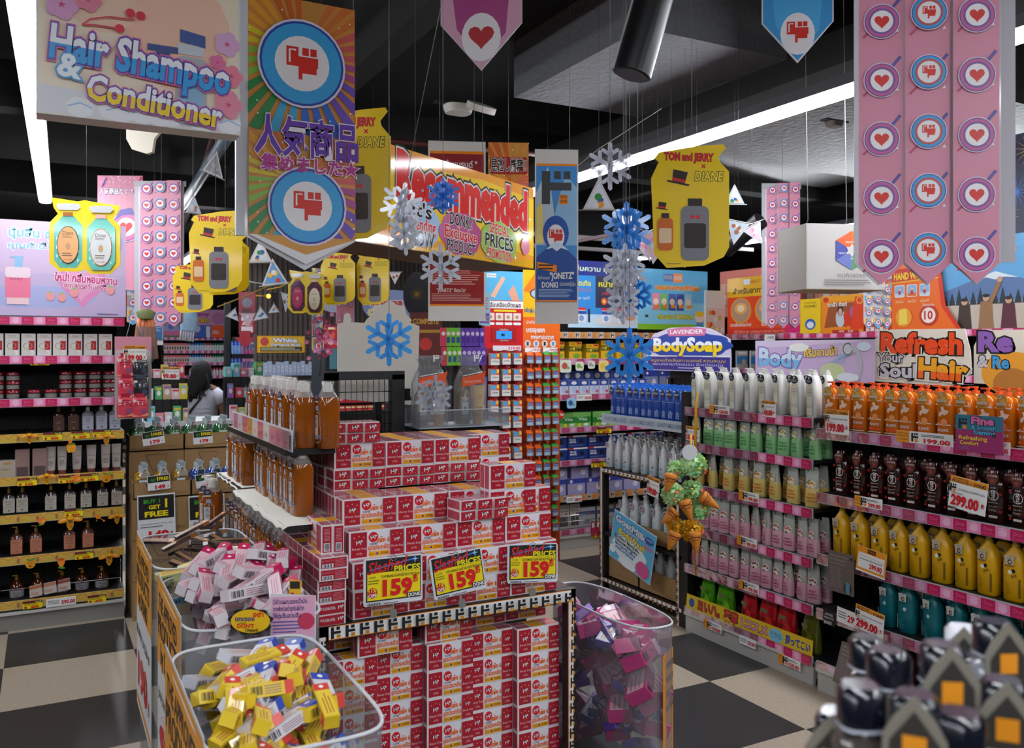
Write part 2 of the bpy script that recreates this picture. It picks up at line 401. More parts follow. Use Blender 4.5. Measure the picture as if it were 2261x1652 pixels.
def logo_tiles(b, x0, x1, zc, h=.05):
    b.rect(x0, zc-h/2, x1, zc+h/2, M('f2a03a', .4)); n = int((x1-x0)/.11)
    for i in range(n):
        x = x0+(i+.5)*(x1-x0)/n
        b.rect(x-.022, zc-h/2, x+.022, zc+h/2, WHITE); dlogo(b, x, zc, h*.8, INK)
        b.ring(x+.05, zc, .009, .013, M('9a5a10', .4), 12)
class Unit:
    def __init__(s, name, label, cat, o, rz, L, depth, H, levels, tiles=None, back='17171a', base=True, sh='1e1e20', strips=None, posts=True, striph=.05, lip=True, basecol='b4b2ac', cut=None):
        s.o, s.rz, s.L, s.depth, s.levels = Vector((o[0], o[1], 0)), rz, L, depth, levels
        s.t = thing(name, label, cat, s.o, rz)
        b = B(); b.box(0, depth-.03, .0, L, depth, H, M(back, .6))
        for i in range(int(L/.08)): b.box(i*.08, depth-.034, .1, i*.08+.004, depth-.03, H, M('2a2a2c', .6))
        b.build('back_panel', s.t)
        if posts:
            for x in (0, L):
                b = B(); b.box(x-.018, depth-.07, 0, x+.018, depth+.01, H, BLACK); b.box(x-.012, .02, 0, x+.012, depth, .03, BLACK); b.build('upright', s.t)
        if base:
            b = B(); b.box(0, 0, .0, L, .03, .095, M(basecol, .5)); b.box(0, -.015, .095, L, .02, .11, M('c4c2bc', .4)); b.box(.0, .03, 0, L, depth-.03, .1, M('a8a6a0', .5)); b.build('plinth', s.t)
        for i, z in enumerate(levels):
            b = B(); b.box(0, .004, z, L, depth-.03, z+.02, M(sh, .5)); b.box(0, 0, z-.028, L, .006, z+.024, M('3c3c40', .4))
            q = b.build('shelf_board', s.t)
            st = (strips or {}).get(i, tiles)
            if st:
                b = B(); b.box(0, -.003, z-.027, L, .0, z+.025, M('c9c9cc', .3)); b.pr(-.0032); st(b, 0, L, z)
                if lip: b.add([(0, -.012, z+.026), (L, -.012, z+.026), (L, -.012, z-.026), (0, -.012, z-.026)], [(0, 1, 2, 3)], CLEAR)
                b.build('price_strip', q)
    def w(s, x, y, z=0):
        c, d = math.cos(s.rz), math.sin(s.rz); return Vector((s.o.x+x*c-y*d, s.o.y+x*d+y*c, z))
    def lx(s, px, d=0):
        r = ray(px, PY); c, q = math.cos(s.rz), math.sin(s.rz)
        # local y of t*r must equal d
        ly = lambda v: -(v.x-s.o.x)*q+(v.y-s.o.y)*c
        a0 = ly(Vector((0, 0, 0))); a1 = ly(r); t = (d-a0)/(a1-a0); v = r*t
        return (v.x-s.o.x)*c+(v.y-s.o.y)*q
    def lz(s, px, py, d=0):
        x = s.lx(px, d); v = s.w(x, d); dep = v.x*SN+v.y*CS; return CH-(py-PY)*dep/FP
    def top(s, i): return s.levels[i]+.02
UL = Unit('gondola_shelf', 'black shelving of honey hair care with yellow honey price strips, left of the cartons', 'shelf unit', (-1.35, 5.87), 0, 1.78, .45, 1.88,
          [.15, .41, .655, .877, 1.128, 1.336, 1.59, 1.82], strips={0: lambda b, x0, x1, z: honey_tiles(b, x0, x1, z, seed=1), 1: lambda b, x0, x1, z: honey_tiles(b, x0, x1, z, seed=2),
          2: lambda b, x0, x1, z: honey_tiles(b, x0, x1, z, seed=3), 3: lambda b, x0, x1, z: honey_tiles(b, x0, x1, z, seed=4), 4: lambda b, x0, x1, z: honey_tiles(b, x0, x1, z, seed=5), 5: don_tiles, 6: don_tiles, 7: don_tiles}, basecol='8a8882')
UP = Unit('pouch_shelf', 'shelving with clear pouch refills on five pink checked shelves and a low white base', 'shelf unit', (3.32, 4.02), R90, .965, .40, 1.42,
          [.12, .37, .60, .845, 1.085, 1.29], tiles=lambda b, x0, x1, z: don_tiles(b, x0, x1, z, ph=1))
UO = Unit('shampoo_shelf', 'shelving with orange, brown, yellow and teal shampoo bottles at the right', 'shelf unit', (3.30, 3.01), R90, 1.75, .42, 1.42,
          [.12, .375, .64, .935, 1.245], tiles=don_tiles)
UN = Unit('health_shelf', 'back wall shelving of boxed masks and yellow packets beside the orange pegboard', 'shelf unit', (3.60, 6.1), 0, 1.86, .42, 1.95,
          [.14, .42, .71, .984, 1.255, 1.55, 1.77], strips={6: logo_tiles, 1: logo_tiles}, tiles=lambda b, x0, x1, z: don_tiles(b, x0, x1, z, tile=.07))
UT = Unit('poster_shelf', 'tall shelving crowned by orange heat patch posters behind the shampoo shelves', 'shelf unit', (5.5, 6.08), R90, 5.18, .42, 1.95,
          [.14, .5, .8, 1.1, 1.45, 1.765], tiles=lambda b, x0, x1, z: don_tiles(b, x0, x1, z, tile=.07))
# ------------------------------------------------------------------ rack with goat milk body wash
def rackstrip(b, x0, z0, x1, z1, vert=False):
    b.rect(x0, z0, x1, z1, ORG); p = .0025
    if vert: b.rect(x0+p, z0, x1-p, z1, WHITE); n = int((z1-z0)/.045)
    else: b.rect(x0, z0+p, x1, z1-p, WHITE); n = int((x1-x0)/.045)
    for i in range(n):
        if vert: cx, cz = (x0+x1)/2, z0+(i+.5)*(z1-z0)/n
        else: cx, cz = x0+(i+.5)*(x1-x0)/n, (z0+z1)/2
        w = (x1-x0 if vert else z1-z0)*.5*.78; h = .018
        b.rect(cx-w, cz-h, cx-w*.4, cz+h, INK); b.rect(cx-w, cz-h*.2, cx+w*.9, cz+h*.25, INK); b.rect(cx+w*.05, cz+h*.45, cx+w*.75, cz+h, INK); b.rect(cx+w*.1, cz-h*.9, cx+w*.85, cz-h*.35, M('c98a1c', .4))
GX, GY, GL = 3.33, 4.93, .86
t = thing('display_rack', 'black display rack edged with white and black logo tape, holding goat milk body wash', 'display rack', (GX, GY, 0), R90)
for i, (x0, x1) in enumerate(((0, .05), (GL-.05, GL))):
    b = B(); b.box(x0, 0, 0, x1, .04, .85, BLACK); b.pr(-.0005); rackstrip(b, x0+.004, 0, x0+.028, .85, True); b.build('post', t)
    b = B(); b.box(x0, .51, 0, x1, .55, .85, BLACK); b.build('post', t)
b = B(); b.box(0, 0, .81, GL, .55, .85, BLACK); b.pr(-.0005); rackstrip(b, .03, .822, GL, .846); b.build('top_frame', t)
b = B(); b.box(0, 0, .08, GL, .55, .11, BLACK); b.pr(-.0005); rackstrip(b, .03, .084, GL, .108); b.build('bottom_frame', t)
b = B(); b.box(0, .0, .40, GL, .55, .42, BLACK); o = b.build('middle_shelf', t)
t = thing('wall_bay', 'black bay behind the goat milk rack with a wire grid and a white series strip', 'shelf unit', (GX, GY, 0), R90)
b = B(); b.box(0, .6, 0, GL+.02, .63, 1.5, BLACK); b.box(0, .58, 0, .03, .6, 1.45, BLACK); b.build('back_panel', t)
b = B()
for i in range(18): b.tube([(i*.05, .57, .9), (i*.05, .57, 1.5)], .0018, BLACK, 4)
for i in range(12): b.tube([(0, .57, .9+i*.05), (GL, .57, .9+i*.05)], .0018, BLACK, 4)
b.build('wire_grid', t)
b = B(); b.box(GL+.0, .0, 0, GL+.055, .05, 1.40, M('161210', .5)); b.box(GL-.0, .05, 0, GL+.03, .6, 1.40, BLACK); b.build('upright', t)
b = B(); b.box(0, .04, 1.18, GL, .56, 1.20, BLACK); o = b.build('shelf_board', t)
b = B(); b.box(-.02, .028, 1.15, GL+.0, .034, 1.215, M('b9c2ce', .35)); b.pr(.0275)
for i in range(3): b.txt("GOAT'S MILK SERIES", .14+i*.29, 1.182, .038, M('8aa0b4', .4), w=.255, off=.01, out=[(M('6c8398', .4), .02)])
b.build('series_strip', o)
# ------------------------------------------------------------------ soap display table and island gondola
TX, TY, TW, TZ = .73, 2.615, .93, .80
t = thing('display_table', 'black display table edged with logo tape carrying the red soap packs', 'display table', (TX, TY, 0))
b = B(); b.box(0, 0, TZ-.02, TW, .39, TZ, M('1c1a1a', .25)); b.build('table_top', t)
b = B(); b.box(0, -.004, TZ-.045, TW, .02, TZ+.002, BLACK); b.pr(-.0045); rackstrip(b, .035, TZ-.042, TW-.02, TZ); b.build('front_rail', t)
for x in (0, TW-.035):
    b = B(); b.box(x, -.004, 0, x+.035, .03, TZ, BLACK); b.pr(-.0045); rackstrip(b, x+.003, .0, x+.027, TZ-.03, True); b.build('leg', t)
    b = B(); b.box(x, .355, 0, x+.035, .385, TZ-.02, BLACK); b.build('leg', t)
b = B(); b.box(.0, .03, .10, TW, .385, .13, BLACK); b.build('lower_shelf', t)
b = B(); b.box(.04, .32, .13, TW-.04, .35, .70, M('141416', .6)); b.build('inner_panel', t)
# ------------------------------------------------------------------ soap packs
SW, SA, SB_ = .184, .09, .072
SOAPR = M('b00e2a', .4, coat=.2); SOAPW = M('e6e0e2', .4, coat=.3); SOAPT = M('b8808a', .25, coat=.8); SLV = M('e8e6ee', .3, coat=.6)
COWY = M('f0a818', .35)
def cow(b, x, z, s):
    b.rect(x-s*.4, z-s*.12, x+s*.3, z+s*.17, WHITE); b.rect(x-s*.38, z-s*.34, x-s*.28, z, WHITE); b.rect(x+s*.14, z-s*.34, x+s*.24, z, WHITE)
    b.poly([(x+s*.2, z+s*.02), (x+s*.5, z-s*.02), (x+s*.52, z+s*.12), (x+s*.3, z+s*.28)], WHITE); b.rect(x-s*.3, z+s*.0, x-s*.08, z+s*.17, INK); b.rect(x+s*.06, z-s*.02, x+s*.2, z+s*.12, INK); b.rect(x+s*.42, z+s*.02, x+s*.5, z+s*.1, INK)
def red_face(b, x0, z0, x1, z1):
    b.rect(x0, z0, x1, z1, SOAPR); w, h = x1-x0, z1-z0; cx = (x0+x1)/2
    for i, dx in enumerate((-.3, 0, .3)): b.disc(cx+dx*w, z1-h*.2+(.05*h if i == 1 else 0), w*.045, M('e8a090', .4), n=8)
    cow(b, cx, z0+h*.62, w*.46); b.txt('Beauty Soap', cx, z0+h*.36, h*.13, M('f2cfd0', .4), w=w*.95, sh=.35)
    b.txt('(赤箱)', cx, z0+h*.16, h*.1, M('e8b8b8', .4))
def small_face(b, x0, z0, x1, z1, kind=0):
    g = .003; b.rect(x0+g, z0+g, x1-g, z1-g, SOAPR); cx, cz = (x0+x1)/2, (z0+z1)/2; h = z1-z0
    if kind == 0:
        cow(b, cx, cz+h*.08, (x1-x0)*.46)
        for dx in (-.3, 0, .3): b.disc(cx+dx*(x1-x0), cz-h*.24, h*.05, M('e8a090', .4), n=6)
    elif kind == 1:
        b.rect(x0+.006, z0+h*.12, cx-.002, z0+h*.45, SLV); b.barcode(x0+.008, z0+h*.14, cx-.004, z0+h*.42, INK, 10); b.txt('BLANCO', x0+(x1-x0)*.27, z1-h*.3, h*.26, M('d87888', .4))
        b.bars(cx+.003, z0+h*.15, x1-.006, z1-h*.15, 6, M('dc7a88', .4))
    else:
        b.txt('牛乳石鹸(赤箱)', cx-.012, cz+.001, h*.3, SLV, w=(x1-x0)*.55); cow(b, x1-.015, cz+h*.1, .02)
def soap(kind, front):
    """kind: how the pack lies.  A: big label upright, B: six small ends forward on a flat pack, C: length runs away flat, D: length away, standing"""
    t = thing('soap_pack', '', 'soap pack'); w, d, h = {'A': (SW, SB_, SA), 'B': (SW, SA, SB_), 'C': (SA, SW, SB_), 'D': (SB_, SW, SA)}[kind]
    b = B(); b.box(-w/2, 0, 0, w/2, d, h, SOAPW)
    g = .0022
    if kind in 'AB':
        b.pr(-.0002)
        if kind == 'A':
            for i in range(3): 
                x0 = -w/2+i*w/3
                if i != 1: red_face(b, x0+g+(.004 if i == 0 else .012), g+.003, x0+w/3-g, h-g-.003)
        else:
            for i in range(3):
                for j in range(2): small_face(b, -w/2+i*w/3, j*h/2, -w/2+(i+1)*w/3, (j+1)*h/2)
        # top: six panels through the film
        y = h+.0004
        for i in range(3):
            for j in range(2):
                x0 = -w/2+i*w/3+.002; y0 = j*d/2+.002; c = COWY if (i == 1 and kind == 'A') else M('b86674', .25, coat=.8)
                b.add([(x0,y0,y),(x0+w/3-.004,y0,y),(x0+w/3-.004,y0+d/2-.004,y),(x0,y0+d/2-.004,y)], [(0,1,2,3)], c)
        for j in range(2):
            x = -w/2-.0004; y0 = j*d/2+.003
            if kind == 'A': b.add([(x,y0,.005),(x,y0+d/2-.006,.005),(x,y0+d/2-.006,h-.005),(x,y0,h-.005)], [(3,2,1,0)], M('b84458', .35, coat=.6))
            else: b.add([(x,.006,j*h/2+.004),(x,d-.006,j*h/2+.004),(x,d-.006,(j+1)*h/2-.004),(x,.006,(j+1)*h/2-.004)], [(3,2,1,0)], M('b84458', .35, coat=.6))
    else:
        b.pr(-.0002)
        if kind == 'C':
            for j in range(2): small_face(b, -w/2+.002, j*h/2, w/2-.002, (j+1)*h/2, front)
        else:
            for j in range(2):
                x0 = -w/2+j*w/2; b.rect(x0+.004, .005, x0+w/2-.004, h-.005, SOAPR); b.rect(x0+.008, .008, x0+w/2-.009, .034, SLV)
                for q in range(9): b.rect(x0+.010, .010+q*.0026, x0+w/2-.011, .0112+q*.0026, INK)
                b.bars(x0+.008, .04, x0+w/2-.008, h-.01, 9, M('e08c98', .4))
        x = -w/2-.0004
        for i in range(3):
            for j in range(2 if kind == 'C' else 1):
                z0, z1 = (j*h/2+.003, (j+1)*h/2-.003) if kind == 'C' else (.004, h-.004)
                y0 = i*d/3+.003; b.add([(x,y0,z0),(x,y0+d/3-.006,z0),(x,y0+d/3-.006,z1),(x,y0,z1)], [(3,2,1,0)], M('b84458', .35, coat=.6) if not (kind == 'D' and i == 1) else SLV)
        for i in range(3):
            for j in range(2):
                y0 = i*d/3+.002; x0 = -w/2+j*w/2+.002; c = COWY if i == 1 else M('b86674', .25, coat=.8)
                b.add([(x0,y0,h+.0004),(x0+w/2-.004,y0,h+.0004),(x0+w/2-.004,y0+d/3-.004,h+.0004),(x0,y0+d/3-.004,h+.0004)], [(0,1,2,3)], c)
    b.build('soap_boxes', t)
    if kind == 'A':
        b = B(); b.pr(-.0012, .0002); x0, x1 = -w*.17, w*.235
        b.box(x0, -.0012, .001, x1, -.0006, h-.001, SLV)
        b.disc(x0+.02, h*.74, .0165, M('d8182c', .3)); cow(b, x0+.02, h*.75, .024); b.txt('COW', x0+.02, h*.5, .010, M('283c6c', .4), off=.02)
        b.txt('แพ็ค 6', x1-.022, h*.62, .021, M('ee6c10', .4), w=.042, off=.035); b.txt('สุดประหยัด', (x0+x1)/2, h*.37, .021, M('ee6c10', .4), w=(x1-x0)*.95, off=.03)
        b.rect(x0+.004, .006, x1-.002, .021, COWY); b.txt('DONKI', x1-.018, .0135, .0105, M('4a3206', .4), w=.026, off=.02); b.txt('Only at', x0+.013, .0135, .006, M('4a3206', .4)); b.star(x0+.032, .0135, .005, M('3050a0', .4), 6, .7)
        b.build('label_band', t)
    elif kind == 'D':
        b = B(); x = -w/2-.001; b.M = Matrix.Translation((x, d/2, 0)) @ Matrix.Rotation(-math.pi/2, 4, 'Z'); b.pr(0, .0002)
        b.rect(-.037, .001, .037, h-.001, SLV); b.disc(-.018, h*.74, .015, M('d8182c', .3)); b.txt('แพ็ค 6', .015, h*.62, .02, M('ee6c10', .4), w=.036, off=.03); b.txt('สุดประหยัด', 0, h*.37, .018, M('ee6c10', .4), w=.066, off=.03)
        b.rect(-.034, .006, .034, .021, COWY); b.txt('DONKI', .014, .0135, .01, M('4a3206', .4)); b.build('label_band', t)
    return t
sA, sB, sC1, sC2, sD = soap('A', 0), soap('B', 0), soap('C', 1), soap('C', 2), soap('D', 0)
GS = 'red and white six packs of cow soap on the display table'
def jit(a): return random.uniform(-a, a)
def putsoap(p, x, y, z, lab, rz=0): 
    place(p, (x, y, z), rz+jit(.012), lab, GS)
colx = [.85+SW/2+i*(SW+.002) for i in range(4)]
cn = ['first', 'second', 'third', 'fourth']
lv = [TZ, TZ+.0905, TZ+.181, TZ+.2715]
rown = ['lowest row on the table', 'row second from the table', 'third row up', 'fourth row up']
for r in range(3):
    for c in range(4):
        putsoap(sA, colx[c]+jit(.003), TY+.02+jit(.003)+(0, .0, .035)[r], lv[r], 'red soap pack, front of the %s, %s' % (rown[r], nth(c, 4)))
    for c in (0,): 
        for k in range(2): putsoap(sA, colx[c], TY+.02+(k+1)*.074+(0, 0, .035)[r], lv[r], 'red soap pack in the %s, %s behind the leftmost front pack' % (rown[r], ('directly', 'second')[k]))
for c in range(4): putsoap(sA, colx[c]+(0, .0, .005, .0)[c], TY+.13+(0, 0, 0, -.07)[c], lv[3], 'red soap pack in the fourth row up of the stack, %s' % nth(c, 4))
for k in range(4): putsoap(sA, colx[0]-.004, TY+.205+k*.074, lv[3], 'soap pack in the fourth row, %s of four receding at left' % ('nearest', 'second', 'third', 'farthest')[k])
for c in range(3): putsoap(sA, colx[c], TY+.205, lv[3], 'red soap pack lying behind the fourth row front, %s of three' % nth(c, 3)) if c else None
z5 = lv[3]+.0905
for c in range(3): putsoap(sB, colx[c]+.025, TY+.31, z5, 'flat soap pack showing six small cow ends, fifth row up, %s' % nth(c, 3))
for k in range(3): putsoap(sB, colx[0]+.02, TY+.405+k*.093, z5, 'flat soap pack of the fifth row receding at the left side, %s' % ('nearest', 'middle one', 'farthest')[k])
z6 = z5+.0725
for c in range(3):
    for k in range(4): putsoap(sA, colx[c]+.025+jit(.003), TY+.31+k*.075, z6, 'top row soap pack, %s column, %s' % (nth(c, 3), ('front', 'second from the front', 'third from the front', 'back')[k]))
for k in range(2): putsoap(sA, 1.515, TY+.40+k*.075, z6, 'soap pack at the right end of the top row, set back, %s' % ('front', 'behind it')[k])
putsoap(sA, 1.515, TY+.40, z6-.0905, 'soap pack under the set back pack at the right end of the top row')
putsoap(sB, .945, TY+.30, z6+.0905, 'loose flat soap pack lying on the top left of the whole stack', .03)
for k in range(2): putsoap(sA, 1.44, TY+.06, lv[3]+k*.0905, 'soap pack in the short right hand tower, %s' % ('lower', 'topmost')[k])
putsoap(sB, 1.315, TY+.035, lv[3], 'loose flat soap pack on the step left of the right hand tower', .1)
b = B(); b.box(0, 0, 0, .70, .28, .345, M('1b1b1d', .6)); b.box(0, 0, .345, .70, .28, .348, M('2b2b2d', .6)); solo(b, 'display_riser', 'black riser block inside the soap pile', 'riser', (.86, TY+.41, TZ+.011))
for k in range(3):
    for j in range(2): putsoap((sC1, sC1, sC2)[2-k], .775+jit(.002), TY+.0-.02*(k == 2)+.0+j*.187, TZ+k*.0725, 'barcode end soap pack in the narrow left tower, %s, %s' % (('bottom', 'middle', 'top')[k], ('front', 'behind')[j]))
putsoap(sC1, .775, TY+.374, TZ+.145, 'soap pack farthest back on top of the narrow left tower')
putsoap(sD, .785, TY+.02, TZ+.2175, 'soap pack standing on the narrow left tower with two barcodes forward', -.03)
GL_ = 'red soap packs on the shelf under the table'
for r in range(6):
    zz = .13+r*.0905; front = r < 5
    for c in range(5):
        x = TX+.055+SW*.44+c*(SW-.012)
        place(sA, (TX+.125+c*.170, TY+.045+(.035 if c % 2 else 0), zz), jit(.015), 'soap pack under the table, %s, %s' % (('bottom row', 'second row up', 'third row up', 'fourth row up', 'fifth row up', 'top row')[r], nth(c, 5)), GL_, sc=(.91, 1, 1))
for c in range(4): place(sA, (TX+.20+c*.19, TY+.13, .585+.0), jit(.01), 'soap pack set back in the shade under the table rail, %s' % nth(c, 4), GL_) if False else None
for c in (0, 1, 2, 3, 4):
    if c == 1: place(sA, (TX+.23, TY+.03, .6735), 0, 'soap pack standing forward directly under the table rail', GL_)
    else: place(sA, (TX+.125+c*.170, TY+(.14 if c != 2 else .06), .6735), jit(.01), 'soap pack set back under the table rail, %s' % nth(c, 5), GL_, sc=(.92, 1, 1))
# ------------------------------------------------------------------ slashed price cards
def slashed(label, cx, top, bot, Y, w, rz, ry):
    p = onY(cx, bot, Y); h = w*.74
    t = thing('price_card', label, 'price card', p, rz, 'slashed price cards on the soap table'); t.rotation_euler = (-.06, ry, rz)
    b = B(); pts = rrect(-w/2, 0, w/2, h, .008); b.prism(pts, 0, .002, M('d9dde6', .3)); b.build('card_sleeve', t)
    b = B(); b.pr(-.0006); z0, z1 = h*.09, h*.97; x0, x1 = -w*.46, w*.47
    b.rect(x0, z0, x1, z1, INK); zy = z0+(z1-z0)*.68; b.rect(x0+.004, z0+.004, x1-.003, zy, YEL)
    b.line([(x0+.01, zy+h*.06), (0, zy+h*.15), (x1-.02, zy+h*.23)], .004, M('2c7ce0', .4)); b.star(x1-.02, zy+h*.22, .013, M('8ccfff', .4), 4, .25)
    b.txt('Slashed', x0+w*.36, zy+h*.14, .05, M('d8281c', .4), w=w*.7, sh=.4, rot=.12, off=.012); b.txt('PRICES', x1-w*.24, zy+h*.045, .026, M('e8e010', .4), w=w*.44, off=.035, out=[(INK, .06)])
    b.txt('COW BRAND SOAP RED BOX 90G Pack6', x1-w*.36, zy-h*.09, .012, INK, w=w*.66, off=.01); b.txt('COW', x0+.008, zy-h*.09, .009, INK, al='l')
    b.bars(x0+.006, zy-h*.24, x0+w*.22, zy-h*.13, 2, M('8a7a10', .4)); b.star(x0+w*.1, z0+h*.19, w*.088, M('c01828', .4), 14, .85)
    b.txt('11%', x0+w*.1, z0+h*.24, .018, YEL, w=w*.12, off=.02); b.txt('OFF', x0+w*.1, z0+h*.13, .016, WHITE, w=w*.13, off=.02)
    b.txt('159', .012, z0+h*.26, .066, M('d8181c', .4), w=w*.47, off=.05); b.txt('฿', x1-w*.1, z0+h*.4, .034, M('d8181c', .4), off=.0)
    b.rect(x1-w*.25, z0+.002, x1-.001, z0+h*.12, INK); b.txt('DONKI', x1-w*.12, z0+h*.065, .016, WHITE, w=w*.22, off=.03); b.barcode(-w*.45, .003, -w*.22, h*.07, INK, 16); b.bars(-w*.18, .003, w*.1, h*.06, 1, M('555555', .4))
    b.build('printed_card', t)
    b = B(); b.M = Matrix.Translation((0, -.002, h-.004)); b.tube([(.009*math.cos(a), 0, .009*math.sin(a)) for a in (i*math.pi/6 for i in range(13))], .0014, CHROME, 5); b.build('split_ring', t)
    b = B(); b.box(-.002, .004, -.03, .002, .006, h*.5, M('8c8c8c', .4)); b.prism(rrect(-.011, -.045, .011, -.018, .004), .0, .004, M('82847e', .4, alpha=.8)); b.build('clip', t)
def rrect(x0, z0, x1, z1, r, n=4):
    P = []
    for cx, cz, a in ((x1-r, z1-r, 0), (x0+r, z1-r, 1), (x0+r, z0+r, 2), (x1-r, z0+r, 3)):
        for i in range(n+1): t = (a+i/n)*math.pi/2; P.append((cx+r*math.cos(t), cz+r*math.sin(t)))
    return P
slashed('yellow and black 159 baht slashed price card, lowest and leftmost of the three', 869, 0, 1333, 2.57, .197, .02, .02)
slashed('yellow and black 159 baht slashed price card, middle and most tilted of the three', 1018, 0, 1312, 2.57, .182, -.1, -.13)
slashed('yellow and black 159 baht slashed price card, at the right end of the table', 1176, 0, 1287, 2.575, .178, -.25, .02)
# ------------------------------------------------------------------ bottles and pouches (front faces -y, origin at the base centre)
def body(t, secs, m, name='bottle_body', n=20, x=None):
    b = B(); b.loft(secs, m, n)
    if x: x(b)
    return b.build(name, t)
def pump(t, z, col, r=.014, hh=.035, noz=.04, name='pump_cap'):
    b = B(); b.cyl(0, 0, z, z+.014, r, col, 14, r*.92); b.cyl(0, 0, z+.014, z+hh, r*.42, col, 8)
    b.loft([(z+hh, r*.62, r*.62, 2), (z+hh+.009, r*.6, r*.6, 2)], col, 10); b.box(-noz, -.005, z+hh+.001, 0, .005, z+hh+.008, col); return b.build(name, t)
# orange honey shampoo
HON = M('e87a14', .12, coat=.6, tr=.25); HONC = M('ee5a10', .4)
pH = thing('honey_shampoo_bottle', '', 'bottle')
body(pH, [(0, .034, .026, 3.5), (.004, .038, .029, 3.5), (.17, .038, .029, 3.5), (.19, .03, .025, 3), (.20, .015, .015, 2)], HON)
pump(pH, .20, HONC, .016, .022, .03)
b = B(); b.pr(-.0298, .0002); b.rect(-.034, .150, .034, .156, WHITE); b.rect(-.034, .066, .034, .070, WHITE)
b.poly([(-.012,.142),(.0,.146),(.006,.132),(.026,.128),(.020,.116),(.006,.108),(-.006,.112),(-.014,.100),(-.02,.106),(-.018,.12),(-.008,.124)], M('f6d8c0', .4))
b.disc(.004, .078, .015, M('f29a5a', .4), .016); b.disc(-.02, .072, .006, M('f29a5a', .4)); b.txt('馬油蜂蜜', 0, .045, .014, WHITE, w=.05)
for i in range(3): b.disc(-.02+i*.02, .024, .009, M('f0500c', .4), .006)
b.rect(-.034, .008, .034, .011, WHITE); b.build('printed_front', pH)
b = B(); b.prism([(-.024,.150),(.018,.150),(.02,.168),(.022,.190),(.016,.206),(-.008,.208),(-.022,.196)], -.036, -.034, M('d99a2c', .4)); b.pr(-.0362, .0002)
b.disc(-.010, .198, .008, WHITE, n=12); dlogo(b, -.010, .198, .010, INK); b.disc(.006, .182, .012, M('e8b860', .4), .008); b.rect(-.023, .165, .019, .174, M('e8e4d8', .4)); b.txt('ORIHIRO', -.002, .1695, .007, INK, w=.036); b.bars(-.02, .153, .015, .163, 2, M('8a5a10', .4)); b.build('neck_tag', pH)
# white musk body milk
WMB = M('ecebe6', .3, sss=.0)
pW = thing('white_musk_bottle', '', 'bottle')
body(pW, [(0, .030, .024, 3), (.004, .036, .028, 3), (.12, .039, .029, 3), (.17, .036, .028, 3), (.205, .024, .021, 2.4), (.212, .016, .016, 2)], WMB)
pump(pW, .212, WMB, .018, .016, .034)
b = B(); b.pr(-.0312, .0002); b.rect(-.017, .012, .017, .165, M('e7dcbf', .4)); b.rect(-.021, .012, -.017, .150, M('9cc2dc', .4)); b.rect(.017, .012, .021, .150, M('9cc2dc', .4))
for i, s in enumerate(('WHITE', 'FRAGRANCE', 'MUSK')): b.txt(s, 0, .138-i*.013, .010, M('5a5a58', .4), w=(.02, .03, .018)[i])
b.txt('body milk', 0, .06, .009, M('6a6a66', .4)); b.txt('MOISTURE', 0, .05, .006, M('2a80c0', .4)); b.build('printed_label', pW)
b = B(); b.disc(0, 0, .001, WHITE) if False else None
b.prism([(.021*math.cos(i*math.pi/9), .187+.021*math.sin(i*math.pi/9)) for i in range(18)], -.035, -.033, M('14161c', .3)); b.pr(-.0352, .0002); dlogo(b, 0, .196, .013, WHITE, orange=False); b.bars(-.016, .176, .016, .188, 3, M('c8c8cc', .4), rag=.1); b.txt('DONKI', 0, .174, .005, M('3aa0e0', .4)); b.build('round_tag', pW)
# camellia shampoo
pC = thing('camellia_shampoo_bottle', '', 'bottle')
CAM = M('2c0e0a', .15, coat=.7)
body(pC, [(0, .032, .026, 3), (.004, .037, .029, 3), (.155, .037, .029, 3), (.178, .028, .024, 2.6), (.186, .014, .014, 2), (.215, .013, .013, 2)], CAM)
b = B(); b.pr(-.0298, .0002); b.ring(0, .112, .0185, .0205, WHITE, 24); b.txt('椿', 0, .121, .019, WHITE); b.txt('花', 0, .103, .019, WHITE); b.txt('日本産', 0, .142, .007, WHITE); b.bars(-.02, .08, .02, .086, 1, M('c8b8b0', .4)); b.txt('シャンプー', 0, .067, .009, WHITE, w=.036); b.bars(-.02, .048, .02, .058, 2, M('b09a90', .4))
b.poly(rrect(-.018, .022, .018, .032, .004), M('d8cfc8', .4))
for x, z in ((-.03, .14), (.029, .12), (-.031, .07), (.031, .05), (-.029, .03)): b.disc(x, z, .006, M('a01c14', .3), n=10)
b.build('printed_front', pC)
b = B(); b.prism([(-.012,.155),(.012,.155),(.024,.178),(.024,.192),(.012,.202),(.008,.214),(-.008,.214),(-.012,.202),(-.024,.192),(-.024,.178)], -.036, -.034, M('5c2a22', .4)); b.pr(-.0362, .0002); dlogo(b, 0, .205, .012, M('e8ddd4', .4), orange=False); b.txt('日本直産', 0, .190, .009, M('e8ddd4', .4), w=.04); b.disc(.0, .172, .009, M('8c4434', .4)); b.build('neck_tag', pC)
